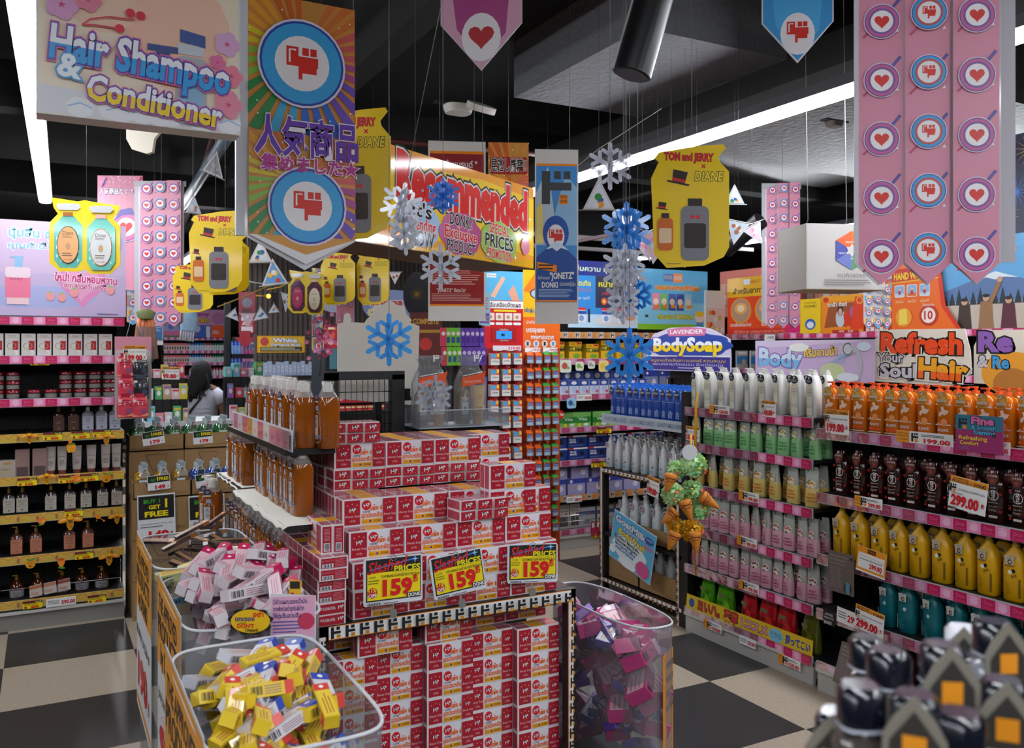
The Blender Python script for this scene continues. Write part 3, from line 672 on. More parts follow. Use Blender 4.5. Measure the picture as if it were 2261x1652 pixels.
# yellow and teal salon bottles
def salon(name, col, capc, yellow=True):
    t = thing(name, '', 'bottle'); m = M(col, .35)
    body(t, [(0, .038, .028, 3), (.005, .045, .034, 3), (.16, .046, .035, 3), (.195, .038, .031, 2.6), (.222, .020, .019, 2), (.228, .016, .016, 2), (.238, .016, .016, 2)], m)
    pump(t, .238, M(capc, .4), .013, .035, .034)
    b = B(); b.pr(-.0356, .0002)
    if yellow:
        b.disc(.006, .130, .009, INK, n=12); b.disc(-.008, .124, .009, M('e8e4cc', .4), n=12); b.disc(.014, .112, .0065, M('8a6a12', .4), n=12); b.disc(.003, .106, .0065, M('8a6a12', .4), n=12)
        for i in range(3): b.txt('SALON LINK', -.022+i*.007, .052, .0075-.001*i, M('6a5208', .4), rot=math.pi/2, w=.06-.014*i)
        b.barcode(.026, .02, .038, .10, INK, 5)
    else:
        b.disc(.0, .118, .009, M('b8cccc', .4), n=12); b.bars(-.03, .02, .0, .07, 6, M('2a7a80', .4)); b.rect(-.036, .02, -.034, .09, M('9ab8b8', .4))
    b.build('printed_front', t)
    b = B(); b.prism([(-.026,.148),(.010,.148),(.010,.176),(.014,.192),(.004,.196),(-.004,.192),(-.014,.197),(-.03,.192),(-.026,.176)], -.041, -.039, M('b8ae9c' if yellow else 'c8ccc8', .4)); b.pr(-.0412, .0002)
    b.rect(-.026, .148, .010, .156, M('8c6a18' if yellow else '15505a', .4)); b.disc(-.006, .168, .009, M('3a2620', .5), .011, 12); b.disc(-.005, .168, .005, M('d8b098', .5), .006, 10); b.txt('SALON', -.008, .186, .007, M('6a5a2a', .4)); b.build('hang_tag', t)
    return t
pY = salon('yellow_shampoo_bottle', 'd9a40c', 'a8863c'); pT = salon('teal_shampoo_bottle', '0f6a74', '1a6068', False); pK = salon('dark_red_shampoo_bottle', '3c0c1c', '241418', False)
# standing refill pouches
def pouch(name, liquid, textc, words_, deco, h=.20, w=.075):
    t = thing(name, '', 'pouch'); lm = M(liquid, .3, coat=.5); fm = M('ccd0c6', .25, coat=.8, alpha=.72)
    b = B(); b.loft([(0, w*.50, .020, 3), (.02, w*.50, .024, 3), (h*.42, w*.49, .018, 3.2), (h*.47, w*.485, .016, 3.2)], lm, 18); b.build('liquid_fill', t)
    b = B(); b.loft([(h*.47, w*.485, .016, 3.2), (h*.72, w*.46, .010, 3.4, -.002, 0), (h*.88, w*.36, .004, 4, .004, 0), (h*.93, w*.30, .002, 4, .006, 0), (h, w*.27, .0012, 4, .006, 0)], fm, 18)
    b.prism([(-w*.47, h*.70), (-w*.30, h*.80), (-w*.40, h*.95), (-w*.52, h*.90), (-w*.50, h*.78)], -.002, .002, fm)
    b.build('clear_upper', t)
    b = B(); b.M = Matrix.Rotation(.055, 4, 'X'); b.pr(-.0235, .0002)
    for i, s in enumerate(words_): b.txt(s, .004, h*.33-i*h*.085, h*.075, M(textc, .4), w=w*(.5, .78, .7)[i] if i < 3 else w*.6, off=.03)
    b.build('printed_words', t)
    b = B(); b.M = Matrix.Rotation(-.05, 4, 'X'); b.pr(-.0225, .0002); rr = random.Random(3)
    b.disc(0, h*.56, w*.33, M('e4dccf', .4), h*.1, 14)
    for i in range(10):
        b.disc(rr.uniform(-.3, .3)*w, h*(.56+rr.uniform(-.09, .09)), w*rr.uniform(.05, .09), M(deco[i % len(deco)], .4), n=7)
    b.build('flower_print', t)
    return t
pG = pouch('green_milk_pouch', '8cc488', '4a9a58', ('BODY', 'SHAMPOO+', 'MILK'), ('5a8a3c', 'd8c060', '7aa868', '4c5a30'))
pL = pouch('yellow_milk_pouch', 'd8c070', 'e07a18', ('BODY', 'SHAMPOO+', 'LEMON MILK'), ('e8a818', 'c87810', 'f0d060', '6a6a20'))
pP = pouch('pink_milk_pouch', 'd8a8b4', 'b83c6c', ('BODY', 'SHAMPOO', 'STRAWBERRY'), ('8a2c44', 'c06a50', '5a3a30', 'd88aa0'), .19, .07)
pP2 = pouch('pink_cream_pouch', 'd2a0b0', 'b83c6c', ('BODY', 'SHAMPOO', 'STRAWBERRY MILK'), ('8a2c44', '6a4a30', 'b09080', 'd88aa0'), .19, .07)
def bsoap(name, col, dark, cap):
    t = thing(name, '', 'pouch'); m = M(col, .15, coat=.8); b = B()
    b.loft([(0, .052, .022, 3), (.02, .054, .03, 3), (.10, .052, .022, 3), (.16, .046, .010, 3.4, .004, 0), (.195, .036, .003, 4, .010, 0)], m, 18)
    b.disc(0, 0, .001, m) if False else None; b.pr(-.028, .0003); b.disc(.018, .062, .024, M(dark, .2, coat=.6), .03, 16); b.disc(-.012, .044, .016, M(dark, .2, coat=.6), .018, 14); b.build('pouch_body', t)
    b = B(); b.M = Matrix.Rotation(.1, 4, 'X'); b.pr(-.034, .0003); b.txt('Body', -.006, .092, .03, M('1c2a10', .4), w=.06); b.txt('Soap', .004, .066, .02, M('1c2a10', .4), w=.04); b.disc(.012, .132, .020, M('6a6a3c', .4), .012, 14); b.line([(-.03, .052), (.02, .052)], .002, M('1c2a10', .4)); b.build('printed_words', t)
    b = B(); b.tube([(-.04, 0, .165), (-.05, 0, .195)], .007, M(cap, .3), 8); b.build('spout_cap', t); return t
pBG = bsoap('green_body_soap_pouch', '4e9c14', '86cc30', '28c838'); pBR = bsoap('red_body_soap_pouch', 'b81420', 'e03c34', 'e83c5c'); pBO = bsoap('olive_body_soap_pouch', '5c5c14', '747a20', 'a8a030')
def fill(U, lev, protos, n, x0, x1, y, lab, group, dx=.004, rows=1, dy=.075, ang=.15, zoff=0, skip=(), side='left', rev=False, rz0=0, sc=None, rowname=('in the front', 'in the second row', 'in the third row', 'in the fourth row', 'in the fifth row')):
    """n items between local x0..x1 on board lev; lab has {} for the place words"""
    for r in range(rows):
        for i in range(n):
            if (i, r) in skip: continue
            p = protos[i*len(protos)//n] if isinstance(protos, (list, tuple)) else protos
            x = x0+(x1-x0)*(i+.5)/n+jit(dx); yy = y+r*dy+jit(.004)
            if dx: 
                pass
            l = lab.format(nth(i, n, side)) + ('' if rows == 1 else ' '+rowname[r])
            place(p, U.w(x, yy, U.top(lev)+zoff), U.rz+rz0+jit(ang), l, group, sc=sc)
# pouch unit
fill(UP, 5, pW, 9, -.02, .96, .07, 'white pump bottle with black round tag, {}', 'white musk bottles above the green pouches', rows=2, dy=.085, ang=.25, dx=.008)
fill(UP, 4, pG, 10, .0, .97, .05, 'green milk pouch, {}', 'clear pouches with green liquid', rows=2, dy=.08, ang=.35, dx=.012)
fill(UP, 3, pL, 8, .0, .97, .055, 'yellow milk pouch, {}', 'clear pouches with yellow liquid', rows=2, dy=.08, ang=.4, dx=.012)
fill(UP, 2, pP, 12, .0, .97, .05, 'pink pouch on the upper pink shelf, {}', 'pink strawberry pouches', rows=2, dy=.07, ang=.35, dx=.008)
fill(UP, 1, pP2, 12, .0, .97, .05, 'pink pouch on the lower pink shelf, {}', 'pink strawberry pouches', rows=2, dy=.07, ang=.35, dx=.008)
for i, (p, x, nm) in enumerate(((pBG, .12, 'bright green body soap pouch, leftmost with green cap'), (pBG, .27, 'bright green body soap pouch, second with green cap'), (pBR, .46, 'red body soap pouch beside the green ones'), (pBR, .60, 'red body soap pouch in the middle of the bottom shelf'), (pBR, .73, 'red body soap pouch next to the olive one'), (pBO, .89, 'olive body soap pouch at the end of the bottom shelf'))):
    place(p, UP.w(x, .07, UP.top(0)), R90+jit(.15), nm, 'body soap pouches on the bottom shelf', sc=(1.15, 1.15, 1.05))
# shampoo unit
fill(UO, 4, pH, 15, -.01, 1.3, .06, 'orange honey shampoo bottle, {}', 'orange honey shampoo bottles', rows=2, dy=.075, ang=.08, dx=.008)
fill(UO, 3, pC, 12, .06, 1.2, .07, 'dark camellia shampoo bottle, {}', 'camellia shampoo bottles', rows=1, ang=.1, dx=.008)
fill(UO, 3, pC, 12, .08, 1.22, .15, 'dark camellia shampoo bottle of the rear row, {}', 'camellia shampoo bottles', rows=1, ang=.1, dx=.008)
fill(UO, 2, pY, 12, .04, 1.3, .07, 'yellow pump shampoo bottle, {}', 'yellow shampoo bottles', rows=2, dy=.1, ang=.15, dx=.004, sc=.93)
fill(UO, 1, pT, 9, .28, 1.3, .08, 'teal pump shampoo bottle, {}', 'teal shampoo bottles', rows=2, dy=.1, ang=.15, dx=.012, sc=.9)
fill(UO, 0, pK, 8, .15, 1.1, .08, 'dark red shampoo bottle on the lowest shelf, {}', 'dark red shampoo bottles', ang=.1, sc=.8)
fill(UO, 4, pT, 1, 1.0, 1.12, .015, 'teal bottle with white pump among the orange ones', None, zoff=0, sc=.9) if False else None
# lavender bottles and goat milk bottles
pV = thing('lavender_soap_bottle', '', 'bottle'); LV = M('1c4ba4', .3, coat=.3)
body(pV, [(0, .030, .024, 3.2), (.004, .035, .028, 3.2), (.165, .035, .028, 3.2), (.188, .026, .022, 2.5), (.194, .017, .017, 2)], LV); pump(pV, .194, M('1e6fd8', .35), .017, .020, .03)
b = B(); b.pr(-.0288, .0002); b.txt('lavender', 0, .125, .013, M('c8d0ee', .4), w=.05); b.txt('Body Soap', 0, .110, .007, M('a8b4dc', .4)); b.bars(-.02, .09, .02, .1, 2, M('4a6ac0', .4))
for i in range(9):
    x = (-.012, 0, .012)[i % 3]+(i//3-1)*.002; z = .03+(i//3)*.014+(.008 if i % 3 == 1 else 0); b.disc(x, z, .0045, M('b8c4ee', .4), .006, 7)
b.build('printed_front', pV)
b = B(); b.prism([(-.024,.150),(.016,.150),(.02,.165),(.014,.19),(.0,.204),(-.018,.2),(-.024,.18)], -.036, -.034, M('2c3450', .4)); b.pr(-.0362, .0002); b.disc(-.012, .192, .006, M('c8c8b8', .4)); b.rect(-.024, .168, .018, .178, M('c8c4b0', .4)); b.txt('SELECTION', -.003, .173, .007, INK, w=.036); b.bars(-.02, .154, .012, .163, 2, M('8a5aa0', .4)); b.build('neck_tag', pV)
class Loc:  # a bare local frame with one board
    def __init__(s, o, rz, z): s.o, s.rz, s.z = Vector((o[0], o[1], 0)), rz, z
    w = Unit.w; lx = Unit.lx; lz = Unit.lz
    def top(s, i): return s.z
GU = Loc((GX, GY), R90, 1.20)
fill(GU, 0, pV, 12, .02, .85, .09, 'blue lavender body soap bottle, {}', 'blue lavender body soap bottles', rows=3, dy=.09, ang=.12)
b = B(); b.prism(rrect(0, 0, .24, .2, .0001), 0, .0, WHITE)
pM = thing('goat_milk_bottle', '', 'bottle')
body(pM, [(0, .028, .022, 2.6), (.004, .033, .027, 2.6), (.10, .033, .027, 2.6), (.15, .028, .024, 2.4), (.18, .016, .016, 2), (.185, .014, .014, 2)], M('d4d6d8', .35)); pump(pM, .185, M('c4c2be', .4), .0145, .030, .024)
b = B(); b.pr(-.0276, .0002); b.rect(-.018, .018, .018, .04, M('9cc6dc', .4)); b.txt('GOAT', 0, .095, .011, M('8aa8c0', .4)); b.disc(-.008, .075, .010, M('a8cce0', .4), .007, 10); b.disc(.012, .058, .006, M('2a3a50', .4)); b.bars(-.018, .044, .014, .056, 3, M('7a9ab4', .4)); b.txt('MILK', 0, .028, .012, M('3a6a98', .4)); b.build('printed_front', pM)
b = B(); b.prism([(.017*math.cos(i*math.pi/7)-.008, .152+.022*math.sin(i*math.pi/7)) for i in range(14)], -.032, -.030, M('b0c0c8', .4)); b.pr(-.0322, .0002); b.disc(-.008, .152, .012, M('8a4a68', .4), .015, 12); b.disc(-.006, .150, .006, M('d8b8a8', .4)); b.build('neck_tag', pM)
G2 = Loc((GX, GY), R90, .851); g = 'white goat milk bottles on the rack'
fill(G2, 0, pM, 9, .0, .86, .06, 'goat milk bottle on rack top, {}', g, rows=5, dy=.095, ang=.2, dx=.006)
G3 = Loc((GX, GY), R90, .441)
for (z, n, x0, x1, rows, lab) in ((.441, 6, .1, .82, 2, 'goat milk bottle, upper carton, {}'), (.131, 7, .05, .82, 2, 'goat milk bottle, lower carton, {}')):
    fill(Loc((GX, GY), R90, z), 0, pM, n, x0, x1, .09, lab, g, rows=rows, dy=.09, ang=.2, dx=.005, sc=1.18)
fill(Loc((GX, GY), R90, .66), 0, pM, 6, .1, .82, .24, 'goat milk bottle standing at the back inside the rack, {}', g, ang=.2, sc=.0001) if False else None
def carton(w, d, h, name='carton', lip=None, txts=()):
    b = B(); c = CARD; q = .004
    b.box(0, 0, 0, w, d, .006, c); b.box(0, 0, 0, w, q, h, c); b.box(0, d-q, 0, w, d, lip or h, c); b.box(0, 0, 0, q, d, h, c); b.box(w-q, 0, 0, w, d, h, c); b.pr(-.0004)
    for (s, x, z, hh) in txts: b.txt(s, x, z, hh, M('4a3826', .7), w=None)
    return b
for i, (x0, x1, z, d, h, lab) in enumerate(((.35, .83, .421, .30, .10, 'open brown carton holding bottles on the middle shelf of the goat milk rack'), (.02, .38, .111, .30, .14, 'open brown carton at the left of the goat milk rack base'), (.39, .84, .111, .30, .14, 'open brown carton at the right of the goat milk rack base'))):
    b = carton(x1-x0, d, h, txts=[('24619', .2, h*.6, .016), ('PRODUCT OF GOAT MILK', .2, h*.25, .010)]); o = solo(b, 'carton', lab, 'carton', GU.w(x0, .04, z), R90)
    
# ------------------------------------------------------------------ price tags
def ptag(w, h, price, style='w', name='', small=True):
    """front print of a tag whose lower left corner is the origin"""
    b = B(); b.prism([(0, 0), (w, 0), (w, h), (0, h)], 0, .0012, WHITE); b.pr(-.0003)
    if style == 'a':      # approved products, side block
        b.rect(0, 0, w*.24, h, M('f09a20', .4)); b.txt('THE APPROVED', w*.12, h*.78, h*.15, INK, w=w*.2); b.txt('PRODUCTS', w*.12, h*.56, h*.18, INK, w=w*.2); b.txt('by DONKI', w*.12, h*.26, h*.18, INK, w=w*.2)
        dlogo(b, w*.34, h*.5, h*.75, INK); b.bars(w*.46, h*.62, w*.92, h*.85, 2, M('555555', .4)); b.txt(price, w*.73, h*.28, h*.52, PRED, w=w*.44, off=.035)
    elif style == 't':    # approved products, top block
        b.rect(0, h*.8, w, h, M('f09a20', .4)); b.txt('THE APPROVED', w*.27, h*.935, h*.085, INK, w=w*.42, off=.02); b.txt('PRODUCTS', w*.27, h*.85, h*.11, INK, w=w*.44, off=.03); b.txt('by', w*.56, h*.87, h*.11, INK); b.txt('DONKI', w*.79, h*.87, h*.14, INK, w=w*.32, off=.03)
        dlogo(b, w*.1, h*.63, h*.24, INK); b.txt(small if isinstance(small, str) else 'JONETZ HONEY SHAMPOO 1000ml', w*.6, h*.62, h*.10, M('3a3a3c', .4), w=w*.72); b.bars(w*.05, h*.46, w*.4, h*.5, 1, INK)
        b.txt(price, w*.45, h*.26, h*.44, PRED, w=w*.72, off=.05); b.txt('฿', w*.93, h*.28, h*.2, PRED); b.barcode(w*.04, .001, w*.25, h*.05, INK, 12)
    elif style == 'y':    # slashed
        b.rect(0, 0, w, h, YEL); b.rect(0, h*.66, w, h, M('241820', .4)); b.txt('Slashed', w*.35, h*.83, h*.36, M('c83030', .4), w=w*.6, sh=.4); b.txt('PRICES', w*.8, h*.78, h*.24, YEL, w=w*.3, off=.03); b.disc(w*.9, h*.92, h*.06, M('4a9aff', .4)); b.bars(w*.05, h*.42, w*.9, h*.6, 2, M('5a5210', .4))
        b.star(w*.14, h*.2, h*.16, M('a81830', .4), 12, .85); b.txt(price, w*.6, h*.2, h*.42, PRED, w=w*.42, off=.04)
    elif style == 'm':    # with orange frame
        b.rect(0, 0, w, h, M('f09a20', .4)); b.rect(w*.05, h*.16, w*.95, h*.76, WHITE); b.rect(0, 0, w, h*.07, WHITE); b.rect(w*.36, h*.8, w*.64, h*.96, INK); b.txt('DONKI', w*.5, h*.88, h*.1, ORG, w=w*.24)
        b.line([(w*.08, h*.66), (w*.92, h*.62)], h*.01, PRED); b.txt('SALON LINK AMINO SHAMPOO DAMAGE REPAIR', w*.5, h*.52, h*.08, INK, w=w*.8); b.txt(price, w*.68, h*.32, h*.26, PRED, w=w*.42, off=.04); b.txt('฿', w*.86, h*.2, h*.1, PRED)
    else:
        b.bars(w*.06, h*.3, w*.5, h*.8, 3, M('666666', .4)); b.txt(price, w*.74, h*.45, h*.6, PRED, w=w*.44, off=.04)
    return b
def tag_on(U, px, py, w, h, price, style, lab, d=-.016, rx=0, ry=0, cat='price tag', small=True, z=None, tilt=0):
    x = U.lx(px, d); b = ptag(w, h, price, style, small=small)
    zz = U.lz(px, py, d)-h/2 if z is None else z
    o = solo(b, 'price_tag', lab, cat, U.w(x-w/2, d, zz), U.rz, rx=rx, ry=ry); return o
tag_on(UP, 1588, 905, .16, .048, '129.00', 'a', 'white 129.00 price tag with orange end on the white pump bottle shelf')
tag_on(UP, 1697, 903, .095, .085, '149.00', 't', 'square 149.00 price tag with orange top below the white pump bottles')
for (px, py, p, l) in ((1653, 1097, '99.00', 'white 99.00 price tag on the strip under the yellow pouches'), (1649, 1197, '99.00', 'white 99.00 price tag on the strip between the two pink pouch shelves'), (1653, 1296, '99.00', 'white 99.00 price tag under the lower pink pouches'),
                      (1573, 1383, '129.00', 'leftmost 129.00 price tag on the white base strip'), (1742, 1462, '129.00', 'rightmost 129.00 price tag on the white base strip')):
    tag_on(UP, px, py, .15, .05, p, 'a', l)
tag_on(UP, 1650, 1418, .12, .045, '129.00', 'w', 'plain 129.00 tag in the middle of the white base strip')
tag_on(UO, 1848, 932, .135, .115, '199.00', 't', 'large 199.00 price card at the left end of the honey shampoo shelf', d=-.02)
tag_on(UO, 2040, 968, .27, .05, '199.00', 'a', 'long 199.00 price tag under the honey shampoo bottles')
tag_on(UO, 2192, 988, .14, .05, '299.00', 'a', '299.00 price tag at the right end of the honey shampoo shelf', d=-.02)
tag_on(UO, 1917, 1110, .15, .048, '299.00', 'a', 'narrow 299.00 price tag under the camellia bottles')
tag_on(UO, 2133, 1088, .16, .13, '299.00', 't', 'large 299.00 price card in front of the camellia bottles', d=-.05, small='JN CAMELLIA OIL SHAMPOO 1000ml', ry=.12)
tag_on(UO, 1921, 1237, .155, .115, '299.00', 'm', 'orange framed 299.00 price card in front of the yellow bottles', d=-.04, ry=.1)
tag_on(UO, 1917, 1367, .155, .11, '299.00', 't', 'large 299.00 price card below the teal bottles', d=-.04, small='SALON LINK EXTRA SHAMPOO REPAIR', ry=.1)
tag_on(UO, 1870, 1362, .12, .07, '299', 'w', 'small white 299 card beside the black limited products label', d=-.025, ry=.06)
b = B(); b.prism([(0,0),(.07,0),(.07,.07),(0,.07)], 0, .002, M('141214', .4)); b.pr(-.0003); b.txt('LIMITED', .035, .05, .016, WHITE, w=.05); b.txt('PRODUCTS', .035, .033, .016, WHITE, w=.055); b.rect(.006, .004, .05, .018, WHITE); b.barcode(.008, .005, .048, .017, INK, 16)
x = UO.lx(1825, -.02); solo(b, 'limited_label', 'black LIMITED PRODUCTS label on the teal bottle shelf', 'label', UO.w(x-.02, -.02, UO.lz(1825, 1365, -.02)-.03), R90)
for (px, py, rx, lab) in ((1858, 1265, .0, 'brown leaflet with Thai text leaning in front of the teal bottles'), (1868, 1470, -.35, 'brown leaflet with Thai text lying below the teal bottle shelf')):
    b = B(); b.prism([(0,0),(.15,0),(.15,.19),(0,.19)], 0, .002, M('6c5f58', .5)); b.pr(-.0003)
    for i, s in enumerate(('เราขอขอบคุณคนรักผมของ', 'ให้ความรู้สึกนุ่มลื่นได้', 'บำรุงผมจากภายใน')): b.txt(s, .065-.006*i, .17-.018*i, .013, M('b0a49c', .5), w=.11-.012*i)
    b.bars(.01, .02, .09, .12, 12, M('8a7e76', .5)); b.disc(.115, .03, .022, M('3c302c', .5), .03); b.poly(rrect(.105, .005, .127, .06, .005), M('5a90a8', .5)); b.rect(.125, .165, .145, .175, M('3a2c18', .5))
    x = UO.lx(px, -.03); solo(b, 'leaflet', lab, 'leaflet', UO.w(x-.075, -.035, UO.lz(px, py, -.03)-.095), R90, rx=rx)
tag_on(GU, 1440, 1072, .12, .12, '199.00', 't', 'tilted 199.00 price card on the goat milk rack top', d=-.03, ry=.12, small='GOAT MILK BODY WASH')
tag_on(GU, 1529, 958, .12, .085, '129.00', 't', '129.00 price card hanging on the yellow chain beside the blue bottles', d=-.05, small='SPONGE')
# ------------------------------------------------------------------ island gondola with horse oil soap
AMB = M('c86c1c', .08, coat=.7, tr=.5); AMBS = M('e0dcd8', .15, coat=.8, alpha=.25)
def amber(name, cap='e6e4de', labc='dcdcd8'):
    t = thing(name, '', 'bottle')
    body(t, [(0, .033, .030, 4), (.004, .037, .034, 4), (.155, .037, .034, 4), (.172, .033, .030, 3.4)], AMB)
    b = B(); b.loft([(.172, .033, .030, 3.4), (.19, .024, .023, 2.6), (.205, .019, .019, 2), (.222, .022, .022, 2), (.226, .018, .018, 2)], AMBS, 18); b.build('clear_hood', t)
    b = B(); b.cyl(0, 0, .19, .215, .0165, M(cap, .4), 16); b.cyl(0, 0, .215, .222, .013, M(cap, .4), 14); b.box(-.028, -.006, .213, 0, .006, .221, M(cap, .4)); b.tube([(0, 0, .03), (0, 0, .172)], .004, M('d88a30', .3), 6); b.build('pump_cap', t)
    b = B(); b.pr(-.0346, .0002); LW = M(labc, .35)
    b.rect(-.026, .030, -.004, .112, LW); b.line([(-.027, .028), (-.027, .12), (-.018, .128), (-.018, .142), (-.002, .142), (0, .128), (.004, .12), (.012, .12), (.012, .075), (.016, .07), (.016, .03), (.004, .02), (-.012, .018), (-.027, .028)], .0022, LW)
    b.disc(-.008, .136, .009, M('9ab0d0', .4), n=14); b.star(-.008, .12, .006, M('b8a890', .4), 5, .5); b.txt('馬', -.015, .098, .018, M('6878a0', .4)); b.txt('油', -.015, .078, .018, M('6878a0', .4)); b.txt('COOL', 0, .04, .014, M('3a6ab4', .4), w=.05, off=.03, out=[(WHITE, .06)])
    b.disc(.0, .024, .004, M('b8862c', .4)); b.build('printed_label', t)
    b = B(); b.pr(-.0352, .0003); b.poly([(-.03,.155),(.0,.155),(.002,.172),(-.005,.185),(-.022,.185),(-.03,.172)], M('4a4658', .4)); b.rect(-.03, .155, 0, .160, M('e0e0dc', .4)); b.disc(-.014, .172, .006, M('8a86a0', .4)); b.build('neck_tag', t)
    return t
pA = amber('amber_soap_bottle'); pAd = amber('brown_soap_bottle', 'b8b2ac', 'c8c8c6')
t = t_isl = thing('island_gondola', 'black island shelf of amber horse oil soap behind the soap pile', 'shelf unit', (.70, 3.02, 0))
b = B(); b.box(.18, .04, 0, .22, 1.12, 1.40, BLACK); b.box(.86, .3, 0, .9, 1.12, 1.3, BLACK); b.box(.18, 1.08, 0, .9, 1.12, 1.35, BLACK); b.build('core_panel', t)
b = B(); b.box(.0, -.13, 1.297, .17, .9, 1.317, M('1a1a1c', .4)); s_ = b.build('shelf_board', t)
b = B(); b.box(-.03, -.27, 1.072, .17, .54, 1.09, M('1a1a1c', .4)); b.build('shelf_board', t)
b = B(); b.box(-.01, .56, 1.072, .17, 1.1, 1.09, M('1a1a1c', .4)); b.build('shelf_board', t)
b = B(); b.box(-.02, .0, .79, .9, 1.10, .81, M('1a1a1c', .4)); s3 = b.build('shelf_board', t)
b = B(); b.M = Matrix.Translation((-.024, 1.10, 0)) @ Matrix.Rotation(R90, 4, 'Z'); b.box(0, 0, .77, 1.44, .008, .812, BLACK); b.pr(-.0004); rackstrip(b, 0, .775, 1.44, .808); b.build('tape_edge', s3)
b = B(); b.M = Matrix.Translation((-.014, .70, 0)) @ Matrix.Rotation(R90, 4, 'Z'); b.box(0, 0, 1.325, .98, .002, 1.395, FROST); b.pr(-.0004)
for i, c in enumerate(('c87a90', 'd8c8cc', 'd06a80', 'd89a50', 'e4d8d8', 'd87088', 'e8dcdc', 'd88a9c', 'c8748c', 'a0707c')): b.rect(.01+i*.096, 1.33, .103+i*.096, 1.39, M(c, .25, coat=.5)); b.txt(('149', '129', '')[i % 3] or '99', 0.055+i*.096, 1.35, .02, M('b82838', .4))
b.build('acrylic_price_strip', s_)
for i, (y0, y1, lab) in enumerate(((2.745, 3.56, 'cream paper sheet lining the middle shelf under the amber bottles, nearer one'), (3.60, 4.1, 'cream paper sheet lining the middle shelf, farther one'))):
    b = B(); n = 12; x0, x1 = .655+.03*i, .87; vs = []; fs = []
    for k in range(n+1):
        y = y0+(y1-y0)*k/n; vs += [(x0, y, 1.0915-.012*abs(math.sin(k*1.3))-(.01 if k == 0 else 0)), (x0+.02, y, 1.0925), (x1, y, 1.0925), (x0, y, 1.0912-.014*abs(math.sin(k*1.3))-.0015)]
    for k in range(n):
        for j in (0, 1): fs.append((4*k+j, 4*k+j+1, 4*k+j+5, 4*k+j+4))
        fs.append((4*k, 4*k+4, 4*k+7, 4*k+3))
    b.add(vs, fs, M('d8d4c8', .6), True); solo(b, 'paper_sheet', lab, 'paper')
ga = 'amber horse oil soap bottles on the island'
for i in range(10):
    y = 2.93+i*.088
    if i != 6: place(pA, (.775+(.012 if i % 3 == 1 else 0)+jit(.004), y, 1.317), R90+jit(.2), 'amber soap bottle, top island shelf, %s, outer row' % nth(i, 10, 'right'), ga)
for i in range(4): place(pA, (.85, 3.40+i*.09, 1.317), R90+jit(.3), 'amber soap bottle, top island shelf, %s, inner row' % nth(i, 4, 'right'), ga)
place(pA, (.842, 2.885, 1.317), R90+.2, 'amber soap bottle on the top shelf nearest the soap packs', ga)
for i in range(9): place(pAd, (.765+jit(.004), 2.92+i*.075, 1.093), R90+jit(.15), 'brown soap bottle on the middle shelf, %s' % nth(i, 9, 'right'), ga)
for i in range(4): place(pA, (.745+jit(.004), 3.68+i*.09, 1.093), R90+jit(.15), 'amber soap bottle at the far end of the middle shelf, %s' % nth(i, 4, 'right'), ga)
for i in range(9): place(pAd, (.735+jit(.004), 3.06+i*.075, .811), R90+jit(.15), 'brown soap bottle on the lowest island shelf, %s' % nth(i, 9, 'right'), ga)
for i in range(3): place(pAd, (.745, 3.78+i*.09, .811), R90+.3, 'brown soap bottle at the back of the lowest island shelf, %s' % nth(i, 3, 'right'), ga)
p = onX(500, 1165, .68); place(pA, (.635, 3.90, .861), R90+1.2, 'large amber bottle showing its ingredients side at the far end of the island', ga, sc=1.05)
place(pA, (.635, 4.01, .861), R90+1.2, 'amber bottle behind the one showing its ingredients side', ga, sc=1.05)
b = B(); b.box(-.13, .78, .845, 0, 1.08, .86, M('2a2624', .4)); b.box(-.02, .80, .78, 0, 1.06, .845, BLACK); b.build('side_ledge', t_isl)
# black wire grid frame, price strip, sticker of flames
t = thing('grid_panel', 'black framed wire grid panel standing behind the soap pile', 'grid panel', (1.0, 3.44, 0)); G = BLACK
b = B(); b.box(0, 0, .0, .05, .04, 1.555, G); b.build('frame_post', t); b = B(); b.box(.28, 0, .0, .335, .05, 1.545, G); b.build('frame_post', t)
b = B(); b.box(0, 0, 1.525, .335, .04, 1.56, M('2c2c2e', .35)); b.build('top_rail', t)
b = B()
for i in range(10): b.tube([(.06+i*.024, .02, 1.30), (.06+i*.024, .02, 1.53)], .0016, G, 4)
for z in (1.34, 1.385, 1.43, 1.475): b.tube([(.05, .015, z), (.28, .015, z)], .0018, G, 4)
b.build('wire_mesh', t)
b = B(); b.box(.338, .0, 1.435, .36, .02, 1.485, M('0c0c0e', .3)); b.cyl(.362, .01, 1.435, 1.45, .006, M('404044', .3)); b.build('latch', t)
# back of a header board, scalloped top
t = thing('header_board', 'blank beige back of a header board with a scalloped round top', 'sign board', (1.10, 3.62, 0))
pl = [(0, 1.44), (.365, 1.40), (.375, 1.755), (.33, 1.77)]
for i in range(9):
    a = .15+(math.pi-.3)*i/8; r = .105 if i % 2 == 0 else .088
    pl.append((.235+r*math.cos(a), 1.765+r*math.sin(a)*1.0))
pl += [(.12, 1.765), (.06, 1.768), (.055, 1.80), (.043, 1.808), (.031, 1.80), (.026, 1.765), (.0, 1.76)]
b = B(); b.prism(pl, 0, .006, PAPER, M('c4bcaa', .6)); b.build('board', t)
b = B(); b.box(.17, .006, .0, .2, .03, 1.5, BLACK); b.build('support_post', t)
